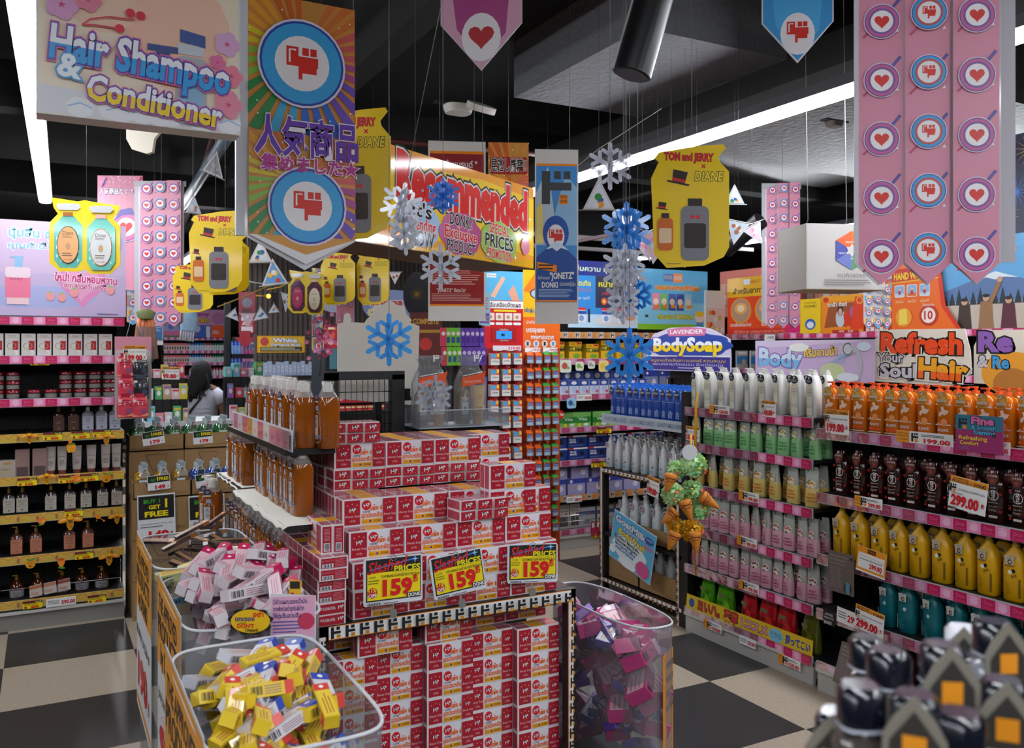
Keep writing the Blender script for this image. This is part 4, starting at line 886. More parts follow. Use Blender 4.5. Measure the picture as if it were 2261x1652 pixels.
# acrylic tray with bagged bottles
t = thing('acrylic_tray', 'clear acrylic tray of bagged horse oil sets above the soap packs', 'tray', (1.36, 3.34, 1.32))
b = B(); b.box(0, 0, 0, .42, .26, .004, FROST); b.box(0, 0, 0, .42, .003, .075, CLEAR); b.box(0, 0, .073, .42, .003, .077, FROST); b.box(0, 0, 0, .003, .26, .075, PVC); b.box(.417, 0, 0, .42, .26, .05, PVC); b.build('tray_walls', t)
b = B(); b.box(.02, .05, -.52, .40, .24, 0, BLACK); b.build('tray_stand', t)
def bagset(lab, x, y, w, tubec, dark):
    t = thing('bagged_gift_set', lab, 'bagged bottles', (x, y, 1.325)); h = .30
    b = B()
    b.loft([(0, w*.5, .045, 5), (h*.6, w*.5, .045, 5), (h*.75, w*.42, .03, 3), (h*.86, w*.3, .015, 3), (h*.92, w*.38, .02, 3), (h, w*.46, .012, 3)], PVC, 20, caps=False); b.build('clear_bag', t)
    b = B(); b.loft([(.005, .027, .027, 3.4), (.13, .027, .027, 3.4), (.15, .018, .018, 2), (.16, .013, .013, 2), (.19, .012, .012, 2)], M(dark, .2, coat=.5, tr=.2), 16)
    b.pr(-.0275, .0002); b.rect(-.018, .03, .014, .12, M('dcdcdc', .4)); b.txt('馬油', -.002, .105, .016, INK); b.disc(-.002, .075, .008, M('8a8a8a', .4), .006); b.rect(-.018, .03, .014, .048, M('7a7a7c', .4))
    o = b.build('bottle', t, (-w*.26, 0, 0))
    b = B(); b.loft([(.004, .022, .022, 2), (.05, .023, .023, 2)], M('e0a048', .3), 16); b.loft([(.05, .026, .022, 2), (.17, .034, .006, 3)], M(tubec, .3, coat=.4), 16); b.pr(-.024, .0002); b.txt('極', .002, .12, .02, M('e08828', .4)); b.bars(-.012, .06, .014, .08, 2, M('c08030', .4)); b.build('tube', t, (w*.24, -.01, 0))
    b = B(); b.M = Matrix.Translation((0, -.047, 0)); b.pr(0, .0004); Oc = M('ec5a28', .4)
    b.poly([(-w*.46, .205), (w*.3, .225), (w*.42, .235), (w*.36, .20), (w*.4, .17), (w*.28, .182), (-w*.44, .165)], Oc); b.txt('COLLECTION', -.01, .188, .016, M('f4d8c8', .4), w=w*.6, rot=.04); b.line([(-w*.44, .212), (w*.3, .230)], .003, WHITE); b.build('ribbon_sticker', t)
    b = B(); b.M = Matrix.Translation((.01, -.015, h*.96)); b.pr(-.03, .0003); dlogo(b, 0, 0, .028, WHITE, orange=False); b.build('logo_sticker', t)
bagset('clear bag with an orange ribbon sticker and a tube, beside the beige board', 1.44, 3.42, .15, 'e8e2d4', '8a5a30'); bagset('clear bag with logo stickers at the right of the acrylic tray', 1.62, 3.40, .13, 'e4b870', '8a6a2c')
# ------------------------------------------------------------------ left shelf goods
def bx(w, d, h, side, front, prints=None):
    b = B(); b.box(-w/2, 0, 0, w/2, d, h, M(side, .4)); b.pr(-.0003, .0002); b.rect(-w/2, 0, w/2, h, M(front, .4))
    if prints: prints(b, w, h)
    return b
def q(b, w, h):
    b.txt('Diane', 0, h*.9, .012, M('8a5a58', .4)); b.line([(-w*.4, h*.82), (w*.4, h*.82)], .0012, M('b04050', .4)); b.rect(w*.02, h*.28, w*.42, h*.68, M('b02038', .4)); b.ring(-w*.05, h*.45, w*.28, w*.33, M('b8985c', .4), 14); b.rect(w*.12, h*.04, w*.36, h*.28, M('e8e4e0', .4)); b.txt('hi', w*.2, h*.14, .012, M('a87058', .4))
o = bx(.062, .05, .135, 'c8c4c2', 'd6d2d0', q); pB = solo(o, 'hair_mask_box', '', 'box')
for i in range(20): place(pB, UL.w(.11+i*.083-.01, .03, UL.top(6)), jit(.03), 'white and red hair mask box, top left shelf, %s' % nth(i, 20, 'right').replace('fromthe', 'from the'), 'white and red hair mask boxes', sc=(1.2, 1, 1))
pJ = thing('hair_treatment_jar', '', 'jar'); b = B(); b.loft([(0, .030, .030, 2), (.004, .034, .034, 2), (.035, .034, .034, 2)], M('3a2c2c', .15, coat=.5), 16); b.loft([(.006, .0345, .0345, 2), (.03, .0345, .0345, 2)], M('8a8482', .4), 16, caps=False); b.build('jar_body', pJ)
b = B(); b.loft([(.035, .036, .036, 2), (.05, .036, .036, 2), (.053, .033, .033, 2)], M('8c0c24', .2, coat=.6), 16); b.build('lid', pJ)
gj = 'dark jars with red lids'
for i, (x, n) in enumerate(((.30, 2), (.40, 2), (.60, 2), (.68, 1), (.74, 3), (.84, 3), (1.02, 3), (1.10, 3), (1.18, 3), (1.29, 1), (1.38, 1), (1.46, 3), (1.54, 3), (1.62, 3), (1.70, 3))):
    for k in range(n):
        place(pJ, UL.w(x, .08, UL.top(5)+k*.0535), jit(1), 'dark red lidded jar, %s in its pile, pile %s' % (('lowest', 'second', 'topmost')[k], nth(i, 15, 'right')), gj)
def gold(name, bodyc, lab, labt, capc='a8883c', tr=0):
    t = thing(name, '', 'bottle'); m = M(bodyc, .15, coat=.5)
    body(t, [(0, .030, .026, 4), (.004, .034, .030, 4), (.105, .034, .030, 4), (.12, .024, .022, 3), (.126, .013, .013, 2)], m, n=16); c = M(capc, .25, metal=.8) if capc == 'a8883c' else M(capc, .3)
    b = B(); b.cyl(0, 0, .126, .15, .011, c, 12); b.cyl(0, 0, .15, .165, .006, c, 8); b.box(-.024, -.005, .162, .004, .005, .169, c); b.build('pump_cap', t)
    b = B(); b.pr(-.0308, .0002); b.rect(-.030, .012, .030, .095, M(lab, .4)); b.txt(labt, 0, .078, .013, M('4a4440', .4)); b.line([(-.026, .045), (.026, .045)], .0012, M('4a4440', .4)); b.bars(-.015, .055, .015, .068, 2, M('7a746c', .4)); b.disc(0, .026, .006, M('7a6a50', .4)); b.build('printed_label', t); return t
pS1 = gold('serum_bottle', '2c2826', 'b4aca0', '&honey'); pS2 = gold('peach_serum_bottle', '5c3428', 'c0785c', '&honey'); pS3 = gold('clear_pump_bottle', '8c909c', 'b4b8cc', 'kids', 'd0d0d0'); pS4 = gold('brown_oil_bottle', '2c1812', '4c2c20', 'oil', '5a4030')
def lp(x0, n, sp): return [x0+i*sp for i in range(n)]
def lrow(lev, p, xs, lab, grp, y=.07, sc=1.0, rz=.08):
    n = len(xs)
    for i, x in enumerate(xs): place(p, UL.w(x, y, UL.top(lev)), jit(rz), lab.format(nth(i, n)), grp, sc=sc)
gl_ = 'hair care bottles on the honey shelf'
lrow(4, pS1, [.92, 1.02], 'gold capped bottle at the left on the fourth shelf, {}', gl_); lrow(4, pS4, [1.42, 1.50], 'dark brown bottle on the fourth shelf, {}', gl_); lrow(4, pS3, [1.58, 1.655, 1.73], 'clear white pump bottle on the fourth shelf, {}', gl_)
pTu = thing('hair_cream_tube', '', 'tube'); b = B(); b.cyl(0, 0, 0, .022, .02, M('7a3a30', .4), 14); b.build('cap', pTu); b = B(); b.loft([(.022, .022, .02, 2), (.15, .026, .004, 3), (.158, .026, .001, 4)], M('b0a49c', .4), 16); b.pr(-.0225, .0002); b.txt('HAIR MILK', 0, .1, .009, INK, w=.036, rot=0); b.bars(-.014, .05, .014, .08, 4, M('6a625c', .4)); b.build('tube_body', pTu)
lrow(3, pTu, [.95, 1.38, 1.44, 1.52, 1.60, 1.68, 1.74], 'cream tube on the shelf under the honey pot sticker, {}', gl_, sc=1.05)
def q(b, w, h): b.rect(-w*.4, h*.1, w*.4, h*.6, M('b8a890', .4)); b.txt('HONEY', 0, h*.45, .012, INK); b.disc(w*.1, h*.8, w*.2, M('c89038', .4), h*.08)
o = bx(.11, .05, .10, '9c948c', 'b4aca4', q); pX = solo(o, 'honey_gift_box', '', 'box')
for i, x in enumerate((.80, 1.02, 1.14)): place(pX, UL.w(x, .05, UL.top(3)), 0, 'cream gift box with honey print, %s' % nth(i, 3), gl_)
o = bx(.075, .05, .16, '8c6c68', '9c7c78', lambda b, w, h: (b.txt('care', 0, h*.6, .012, M('5a3a38', .4)), b.rect(-w*.4, 0, w*.4, h*.35, M('5a4a4a', .4)))); pX = solo(o, 'rosy_box', '', 'box')
for i, x in enumerate((1.23, 1.32)): place(pX, UL.w(x, .05, UL.top(3)), 0, 'dusky pink carton on the tube shelf, %s' % nth(i, 2), gl_)
lrow(2, pS1, [.80, .90, 1.03, 1.16, 1.23, 1.38, 1.48, 1.57, 1.66, 1.74], 'white labelled bottle with gold pump on the fifth shelf, {}', gl_)
lrow(1, pS2, [.95, 1.06, 1.2, 1.30, 1.48, 1.58], 'peach labelled bottle on the sixth shelf, {}', gl_)
pHo = thing('honey_jar_bottle', '', 'bottle'); b = B(); b.loft([(0, .036, .036, 2.6), (.06, .038, .038, 2.6), (.08, .034, .034, 2), (.10, .018, .018, 2), (.105, .014, .014, 2)], M('4a200c', .08, coat=.8), 18); b.build('bottle_body', pHo)
b = B(); b.cyl(0, 0, .105, .125, .013, GOLD, 12); b.box(-.022, -.004, .128, .003, .004, .134, GOLD); b.cyl(0, 0, .12, .134, .004, GOLD, 8); b.build('pump_cap', pHo)
b = B(); b.M = Matrix.Translation((0, 0, 0)); b.loft([(.008, .0375, .0375, 2.6), (.05, .039, .039, 2.6)], M('9c9aa0', .4), 18, caps=False); b.pr(-.0395, .0002); b.txt('&honey', 0, .035, .012, INK); b.bars(-.015, .012, .015, .025, 3, M('4a4a4a', .4)); b.build('paper_label', pHo)
lrow(0, pHo, [1.20, 1.31, 1.44, 1.55, 1.66], 'round honey bottle with gold pump on the bottom shelf, {}', gl_, y=.1); lrow(0, pS3, [.95, 1.05], 'lilac pump bottle on the bottom shelf, {}', gl_, y=.1)
b = B(); b.tube([UL.w(.7, .01, .24), UL.w(1.35, .01, .24)], .003, CHROME); b.tube([UL.w(1.35, .01, .24), UL.w(1.76, .01, .24), UL.w(1.76, .01, .33), UL.w(1.77, .2, .33)], .003, CHROME); b.tube([UL.w(.7, .01, .17), UL.w(.7, .01, .24)], .003, CHROME); b.tube([UL.w(1.76, .01, .17), UL.w(1.76, .01, .24)], .003, CHROME); solo(b, 'shelf_rail', 'chrome wire rail guarding the bottom shelf', 'rail')
for i, (x, c) in enumerate(((1.27, 'b4704c'), (1.345, 'b8806c'), (1.42, '8c4840'))):
    b = B(); b.prism([(0, 0), (.065, .008), (.06, .075), (-.004, .067)], 0, .006, M('c8b8ac', .4)); b.pr(-.0003); b.poly([(-.003, .045), (.062, .055), (.06, .074), (-.004, .066)], M(c, .4)); b.bars(.005, .012, .055, .03, 2, M(c, .4)); solo(b, 'sample_card', 'small sample card clipped to the chrome rail, %s of three' % nth(i, 3), 'sample card', UL.w(x, -.012, .185+i*.008))
# honey stickers
def bee(b, s):
    b.pr(-.003); O = M('ee9418', .3); D = M('7a4608', .4); Y = M('f4b020', .3)
    b.disc(-s*.55, s*.15, s*.42, O, s*.2, 16, rot=.3); b.disc(s*.55, s*.18, s*.42, O, s*.2, 16, rot=-.2); b.disc(-s*.55, s*.2, s*.25, M('f6c068', .3), s*.09, 12, rot=.3); b.disc(s*.55, s*.23, s*.25, M('f6c068', .3), s*.09, 12, rot=-.2)
    b.poly([(-s*.26, .0), (s*.26, 0), (s*.28, -s*.3), (s*.14, -s*.62), (0, -s*.75), (-s*.14, -s*.62), (-s*.28, -s*.3)], Y)
    for i in range(5): b.rect(-s*(.27-.02*i*i/2), -s*(.12+i*.11), s*(.27-.02*i*i/2), -s*(.06+i*.11), D)
    b.disc(0, s*.1, s*.2, D, s*.16); b.disc(0, s*.34, s*.22, Y, s*.18); b.line([(-s*.08, s*.48), (-s*.2, s*.68)], s*.04, D); b.line([(s*.08, s*.48), (s*.2, s*.68)], s*.04, D)
def hive(b, s):
    b.pr(-.003); b.disc(0, 0, s*.55, M('f0a020', .3), s*.52, 20)
    for i in range(4): b.line([(-s*.5+abs(i-1.5)*s*.08, -s*.3+i*s*.2), (s*.5-abs(i-1.5)*s*.08, -s*.3+i*s*.2)], s*.06, M('c06c0c', .4))
    b.disc(0, -s*.25, s*.14, M('7a4608', .4)); b.disc(s*.28, s*.6, s*.34, M('5a9a2c', .4), s*.11, 14, rot=.4); b.disc(-s*.2, s*.58, s*.26, M('4a8424', .4), s*.1, 14, rot=-.4)
def pot(b, s):
    b.pr(-.003); b.poly([(-s*.5, s*.4), (s*.5, s*.45), (s*.55, 0), (s*.4, -s*.5), (-s*.35, -s*.55), (-s*.5, -s*.1)], M('f0a41c', .3)); b.poly([(-s*.42, s*.45), (s*.42, s*.5), (s*.4, s*.68), (-s*.4, s*.6)], M('5a8a2c', .4))
    for x, z in ((-.18, .12), (.2, .14), (0, -.2)): b.star(x*s, z*s, s*.17, M('dc7c10', .3), 6, .87); b.star(x*s, z*s, s*.1, M('f4c068', .3), 6, .87)
    b.disc(-s*.1, s*.86, s*.22, M('e87c20', .3)); b.line([(-s*.2, s*.7), (-s*.6, s*.3)], s*.08, M('d86a10', .3))
def dipper(b, s):
    b.pr(-.003); b.disc(-s*.1, s*.1, s*.34, M('f0901c', .3), s*.3, 16, rot=-.6); b.line([(s*.1, -s*.1), (s*.6, -s*.5)], s*.09, M('dc6c14', .3)); b.disc(s*.62, -s*.52, s*.12, M('ee8a30', .3))
    for i in range(4): b.line([(-s*.35+i*s*.12, s*.2-i*s*.02), (-s*.15+i*s*.12, s*.3-i*s*.09)], s*.03, M('b85c08', .4))
    b.disc(-s*.25, -s*.4, s*.1, M('8a5a14', .4), s*.16)
def drop(b, s):
    b.pr(-.003); b.poly([(-s*.4, s*.5), (s*.4, s*.5), (s*.45, .1*s), (s*.2, -s*.5), (-s*.15, -s*.5), (-s*.42, .1*s)], M('f08c1c', .15, coat=.8)); b.poly([(-s*.36, s*.3), (s*.38, s*.3), (s*.3, s*.6), (-s*.28, s*.62)], M('cc4c20', .3)); b.disc(.05*s, -s*.62, s*.42, M('5a9a2c', .4), s*.13, 14, rot=-.2)
def peach(b, s):
    b.pr(-.003); b.disc(0, 0, s*.5, M('f07830', .15, coat=.8), s*.48, 18); b.poly([(-s*.1, -s*.3), (s*.35, -s*.2), (s*.42, s*.1), (s*.1, s*.15)], M('f4b038', .2)); b.disc(-.05*s, -s*.55, s*.38, M('5a9a2c', .4), s*.1, 14, rot=.2)
def shade(b): pass
for f, nm, px, py, s, lab in ((bee, 'bee_sticker', 65, 966, .055, 'bee cut-out at the far left of the upper honey strip'), (pot, 'honey_pot_sticker', 157, 990, .05, 'honey pot cut-out hanging from the upper honey strip'), (bee, 'bee_sticker', 235, 968, .06, 'bee cut-out near the right end of the upper honey strip'),
        (bee, 'bee_sticker', 103, 1055, .058, 'bee cut-out on the honey strip with the peach cut-out'), (peach, 'peach_sticker', 170, 1057, .05, 'shiny orange peach cut-out on the second honey strip'), (hive, 'beehive_sticker', 235, 1056, .052, 'round beehive cut-out with leaves at the right of the second honey strip'),
        (peach, 'peach_sticker', 92, 1150, .045, 'shiny peach cut-out on the third honey strip'), (bee, 'bee_sticker', 155, 1152, .075, 'biggest bee cut-out on the third honey strip'), (dipper, 'dipper_sticker', 218, 1142, .05, 'honey dipper cut-out on the third honey strip'), (bee, 'bee_sticker', 258, 1143, .056, 'bee cut-out at the right end of the third honey strip'),
        (hive, 'beehive_sticker', 67, 1246, .05, 'beehive cut-out at the left of the fourth honey strip'), (drop, 'honey_drop_sticker', 135, 1243, .05, 'shiny honey jar cut-out on the fourth honey strip'), (bee, 'bee_sticker', 241, 1232, .068, 'bee cut-out at the right of the fourth honey strip')):
    b = B(); f(b, s*.93); b.M = Matrix(); b.prism([(s*.3*math.cos(a), s*.1+s*.3*math.sin(a)) for a in (i*math.pi/4 for i in range(8))], -.0028, -.0018, M('d8a040', .4)); b.tube([(0, 0, s*.2), (0, .014, s*.3)], .0012, CHROME, 4)
    p = onY(px, py, UL.o.y-.018); solo(b, nm, lab, 'sticker', p)
for (px, py, price, lab) in ((116, 963, '409', 'yellow 409 price tag, left on the upper honey strip'), (178, 960, '409', 'yellow 409 price tag in the middle of the upper honey strip'), (225, 957, '409', 'yellow 409 price tag behind the right bee of the upper honey strip'), (150, 1058, '245', 'yellow 245 price tag on the second honey strip'), (197, 1054, '245', 'yellow 245 price tag right of the peach cut-out'), (60, 1064, '545', 'yellow price tag at the left edge of the second honey strip'),
        (163, 1132, '409', 'yellow 409 price tag behind the biggest bee'), (186, 1226, '409', 'yellow 409 price tag on the fourth honey strip'), (72, 1335, '409', 'yellow 409 price tag at the left of the lowest strip'), (214, 1322, '439', 'yellow 439 price tag at the right of the lowest strip'), (88, 798, '429', 'yellow 429 price tag on the pink strip under the white boxes'), (92, 890, '329', 'yellow 329 price tag on the pink strip under the jars')):
    tag_on(UL, px, py, .10, .046, price, 'y', lab, d=-.013)
tag_on(UL, 135, 1329, .16, .05, '590.00', 'w', 'white 590.00 price tag on the lowest honey strip', d=-.013)
# ------------------------------------------------------------------ cartons and mouthwash
CY = 5.72
def bigcarton(x0, x1, y, d, z0, z1, lab, kind=0, open_=False):
    w = x1-x0; h = z1-z0
    b = carton(w, d, h) if open_ else B()
    if not open_: b.box(0, 0, 0, w, d, h, CARD); b.pr(-.0004)
    I = M('4c3a26', .7)
    if kind == 0:
        b.rect(w*.22, h*.72, w*.42, h*.95, M('2c241c', .6)); b.txt('800', w*.32, h*.83, h*.17, CARD); b.txt('EARTH (THAILAND)', w*.22, h*.15, h*.13, I, w=w*.36); b.txt('12 Pk X 800 ml.', w*.75, h*.25, h*.11, I, w=w*.3)
    elif kind == 1:
        b.line([(w*.3, h*.92), (w*.7, h*.92), (w*.58, h*.58), (w*.42, h*.58), (w*.3, h*.92)], .004, I); b.txt('MONDAHMIN', w*.5, h*.45, h*.13, I, w=w*.5); b.txt('EARTH', w*.12, h*.1, h*.08, I)
    b.box(.0, -.0006, h*.985, w, .001, h, M('7c6040', .8)); return solo(b, 'carton', lab, 'carton', (x0, y, z0), 0, 'brown mouthwash cartons')
cx0, cx1, cx2, cx3 = .47, .80, 1.10, 1.40
nm = [('left', cx0, cx1), ('right', cx1+.004, cx2)]
for c, (s, x0, x1) in enumerate(nm):
    for i, (z0, z1) in enumerate(((0, .24), (.242, .49), (.492, .738))):
        bigcarton(x0, x1, CY, .30, z0, z1, 'closed brown carton in the %s column, %s' % (s, ('on the floor', 'second from the floor', 'third from the floor')[i]), 1 if i < 2 else 0)
    bigcarton(x0, x1, CY, .22, .74, .84, 'cut open brown carton holding the %s mouthwash bottles' % ('yellow', 'blue')[c], 0, True)
    for i, (z0, z1) in enumerate(((0, .36), (.362, .70), (.702, .995))): bigcarton(x0, x1, CY+.31, .28, z0, z1, 'brown carton of the rear stack in the %s column, %s' % (s, ('lowest', 'middle', 'upper')[i]), 1)
    bigcarton(x0, x1, CY+.31, .22, .997, 1.10, 'cut open brown carton of green mouthwash, %s' % s, 0, True)
bigcarton(1.105, 1.40, CY+.31, .28, .0, .9, 'tall brown carton partly behind the amber bottles', 1); bigcarton(1.105, 1.40, CY+.31, .22, .902, 1.08, 'cut open carton of purple mouthwash', 0, True)
def mouth(name, liq, cloth, labelc):
    t = thing(name, '', 'bottle'); b = B(); b.loft([(0, .042, .03, 4), (.115, .044, .032, 4), (.135, .036, .026, 3), (.148, .016, .016, 2)], M(liq, .1, coat=.7), 16)
    b.build('bottle_body', t); b = B(); b.cyl(0, 0, .148, .185, .016, M('b8c4c8', .3), 12); b.build('cap', t)
    b = B(); b.pr(-.0325, .0002); b.rect(-.036, .01, .036, .112, M(labelc, .35)); b.poly([(-.026, .105), (.026, .105), (.012, .07), (-.012, .07)], M('d4dcdc', .4)); b.txt('EGO', 0, .088, .016, INK, w=.024); b.txt('MONDAHMIN', 0, .055, .013, INK, w=.064, out=[(M('d4dcdc', .4), .04)]); b.txt('Natural Care', 0, .03, .009, M('d4dcdc', .4), w=.045); b.build('printed_label', t)
    b = B(); b.M = Matrix.Translation((.008, -.036, .12)); pl = [(-.022, 0), (.026, 0), (.028, .02), (.014, .05), (.018, .085), (-.014, .09), (-.018, .05)]
    b.prism(pl, 0, .001, M('b0bcc0', .35)); b.pr(-.0003, .0003); b.poly([(-.02, .001), (.025, .001), (.02, .03), (-.012, .03)], M(cloth, .4)); b.disc(0, .038, .009, M('2c1c18', .5), .012, 10); b.disc(.001, .036, .006, M('c89a80', .5), .008, 10); b.bars(-.014, .058, .014, .082, 4, M('5a7888', .4)); b.build('promo_card', t)
    return t
mg, my, mb_, mp = mouth('green_mouthwash_bottle', '1c5a2c', '4c5c48', '2c7a34'), mouth('yellow_mouthwash_bottle', 'a87c1c', '9c948c', '5c5c54'), mouth('blue_mouthwash_bottle', '0c3c94', '24405c', '2c4474'), mouth('purple_mouthwash_bottle', '241448', '6c5c8c', '302058')
gm = 'mouthwash bottles in the cut cartons'
for x0, x1, p, y, z, n, lab in ((cx0, cx1, mg, CY+.31, 1.004, 3, 'green mouthwash bottle in the left upper carton, {}'), (cx1, cx2, mg, CY+.31, 1.004, 3, 'green mouthwash bottle in the right upper carton, {}'), (cx0, cx1, my, CY, .747, 3, 'yellow mouthwash bottle, {}'), (cx1, cx2, mb_, CY, .747, 3, 'blue mouthwash bottle, {}'), (1.11, 1.40, mp, CY+.31, .986, 3, 'purple mouthwash bottle, {}')):
    for r in range(2):
        for i in range(n): place(p, (x0+(i+.5)*(x1-x0)/n, y+.045+r*.085, z), jit(.06), lab.format(nth(i, n))+(' in the front row' if r == 0 else ' in the back row'), gm)
def freecard(px, py, w, h, price, big, lab, rot):
    b = B(); b.prism([(0, 0), (w, 0), (w, h), (0, h)], 0, .001, M('dde0e4', .4)); b.pr(-.0003); k = .5 if big else .52
    b.rect(w*.03, h*k, w*.97, h*.97, INK); G_ = M('3aa82c', .4)
    if big: b.txt('BUY 1', w*.38, h*.86, h*.11, G_, w=w*.42, off=.03); b.txt('GET', w*.45, h*.74, h*.11, YEL, w=w*.3, off=.03); b.txt('1', w*.76, h*.80, h*.24, YEL, off=.04); b.txt('FREE', w*.5, h*.6, h*.15, YEL, w=w*.6, off=.04); b.txt('MONDAHMIN 800ML TOTAL CARE', w*.5, h*.40, h*.035, INK, w=w*.85); b.bars(w*.06, h*.33, w*.7, h*.36, 1, INK)
    else: b.txt('GET', w*.26, h*.7, h*.24, G_, w=w*.24, off=.02); b.txt('1', w*.45, h*.76, h*.36, YEL, off=.04); b.txt('FREE', w*.72, h*.74, h*.3, YEL, w=w*.4, off=.03)
    b.txt(price, w*(.55), h*(.16 if big else .2), h*(.24 if big else .34), PRED, w=w*(.5 if big else .42), off=.05); b.txt('฿', w*.9, h*.18, h*(.1 if big else .16), PRED); b.barcode(w*.04, h*.01, w*.2, h*.04, INK, 10)
    p = onY(px, py, CY-.02); p.x -= w/2; p.z -= h/2; solo(b, 'price_card', lab, 'price card', p, 0, None, ry=rot)
freecard(341, 970, .125, .083, '179', 0, 'tilted GET 1 FREE 179 card on the left upper carton', -.14); freecard(449, 967, .115, .08, '179', 0, 'GET 1 FREE 179 card on the right upper carton', -.07)
freecard(352, 1067, .13, .09, '149', 0, 'GET 1 FREE 149 card below the yellow mouthwash', -.07); freecard(458, 1063, .13, .085, '149', 0, 'GET 1 FREE 149 card below the blue mouthwash', -.12)
freecard(347, 1146, .215, .30, '149', 1, 'large BUY 1 GET 1 FREE 149 poster on the left cartons', -.02); freecard(458, 1146, .215, .30, '169', 1, 'large BUY 1 GET 1 FREE 169 poster partly hidden by amber bottles', -.02)
# ------------------------------------------------------------------ hanging signs and header boards
def Yp(x0, x1, yt, yb, Y):
    a, c = onY(x0, PY, Y).x, onY(x1, PY, Y).x; p = onY((x0+x1)/2, yb, Y); t = onY((x0+x1)/2, yt, Y)
    return Vector(((a+c)/2, Y, p.z)), 0.0, c-a, t.z-p.z
def Xp(x0, x1, yt, yb, X):
    a, c = onX(x0, PY, X).y, onX(x1, PY, X).y; p = onX((x0+x1)/2, yb, X); t = onX((x0+x1)/2, yt, X)
    return Vector((X, (a+c)/2, p.z)), R90, a-c, t.z-p.z
def Cp(x0, x1, yt, yb, d, turn=0):
    p = atD((x0+x1)/2, yb, d); return p, -TH+turn, (x1-x0)*d/FP/math.cos(turn), (yb-yt)*d/FP
def poster(name, label, cat, at, draw, col='e8e6e2', th=.006, shape=None, group=None, wire=None, rx=0, ry=0, back=None, eps=.0006, r=.35, parts=None):
    pos, rz, w, h = at
    t = thing(name, label, cat, pos, rz, group); t.rotation_euler = (rx, ry, rz)
    b = B(); pl = shape(w, h) if shape else [(-w/2, 0), (w/2, 0), (w/2, h), (-w/2, h)]
    m = M(col, r, coat=.3); b.prism(pl, 0, th, m, M(back, .5) if back else m); b.pr(-.0002, .00016); draw(b, w, h); b.build('printed_panel', t)
    if not wire and name.startswith('hanging'): wire = (0,)
    if wire:
        for i, x in enumerate(wire):
            b = B(); z = h if not shape else max(q[1] for q in pl); b.tube([(x*w, th/2, z-.005), (x*w, th/2, 3.56-pos.z)], .0014, M('5c5c5e', .5), 4); b.build('hanging_wire', t)
    return t
def fx(*a): return a
Pk1, Pk2, PURP, SKY = M('d489a0', .4), M('c0446c', .4), M('5a4c9c', .4), M('2c8cd4', .4)
# hair shampoo box sign
def d_hair(b, w, h):
    b.rect(-w/2+.006, .006, w/2-.006, h-.005, M('ecdcc4', .35)); b.disc(w*.18, h*.68, w*.27, M('f0c0a8', .4), h*.42); b.disc(-w*.2, h*.8, w*.17, M('ecc8b0', .4), h*.2)
    b.poly([(-w/2+.006, .006), (w/2-.006, .006), (w/2-.006, h*.12), (-w/2+.006, h*.2)], M('dcdce4', .4))
    for x, s in ((-.3, .06), (-.12, .09), (.1, .1), (.3, .08), (.44, .06), (.0, .06)): b.cloud(x*w, h*.07, s*w*2, h*.13, M('e8eaf0', .4), seed=int(x*50)); b.line([(x*w-.03, h*.07), (x*w, h*.1), (x*w+.03, h*.07)], .004, M('9cc0e4', .4))
    P = lambda px, py: ((px-304)/452*w, (274-py)*h/282*1.0)
    G2 = M('aeb0b8', .4); x, z = P(415, 170); b.poly(rrect(x-.044, .01, x+.04, z+.06, .02), G2); b.poly(rrect(x-.03, .02, x+.028, z-.02, .01), M('8cb8d8', .4)); b.rect(x-.04, z+.065, x+.032, z+.095, M('c8ccd4', .4)); b.poly([(x-.032, z+.1), (x+.036, z+.09), (x+.036, z+.125), (x-.032, z+.135)], M('3c5898', .4))
    x, z = P(348, 125); b.rect(x-.018, z-.05, x+.018, z, M('3c4c88', .4)); b.rect(x-.04, z, x+.04, z+.018, M('3c4c88', .4))
    for (px, py, s, c) in ((498, 90, .045, 'd8a8d0'), (475, 130, .028, 'e070a0'), (508, 155, .04, 'e88098'), (130, 65, .05, 'd89cc8'), (185, 48, .04, 'e08098'), (500, 215, .05, 'e48aa0')):
        x, z = P(px, py); s *= .8
        for k in range(5): b.disc(x+s*.55*math.cos(k*1.2566), z+s*.55*math.sin(k*1.2566), s*.5, M(c, .4), n=10)
        b.star(x, z, s*.3, M('d03c6c', .4), 5, .3)
    for pts in (((172, 98), (190, 84), (230, 74), (285, 72)), ((172, 98), (200, 94), (245, 94))): b.line([P(*q) for q in pts], .004, M('d82c48', .4))
    for q in ((275, 60), (298, 62), (252, 94)): x, z = P(*q); b.disc(x, z, .012, M('d82c48', .4))
    for s, px, py, hh, ww, fill_, ro, ar in (('Hair Shampoo', 306, 148, .125, 395, '2c9ce0', -.085, .08), ('Conditioner', 334, 227, .095, 300, 'f4cc14', -.11, .08)):
        x, z = P(px, py); W_ = ww/452*w
        b.txt(s, x, z, hh, M('eeeef4', .4), w=W_, off=.035, rot=ro, arc=ar, out=[(M('d8609c', .4), .095), (M('4040a8', .4), .068)], lo=(M(fill_, .4), -.02))
    x, z = P(146, 180); b.txt('&', x, z, .087, M('e8f0f8', .4), off=.03, rot=-.1, out=[(M('3c9cd8', .4), .08)])
pos, rz, w, h = Yp(79, 530, 0, 274, 2.6); h = .395
t = poster('hanging_box_sign', 'pastel Hair Shampoo and Conditioner box sign hanging at the top left', 'hanging sign', (pos, 0, w, h), d_hair, 'dcdad6', .08, wire=(-.35, .35), ry=.0)
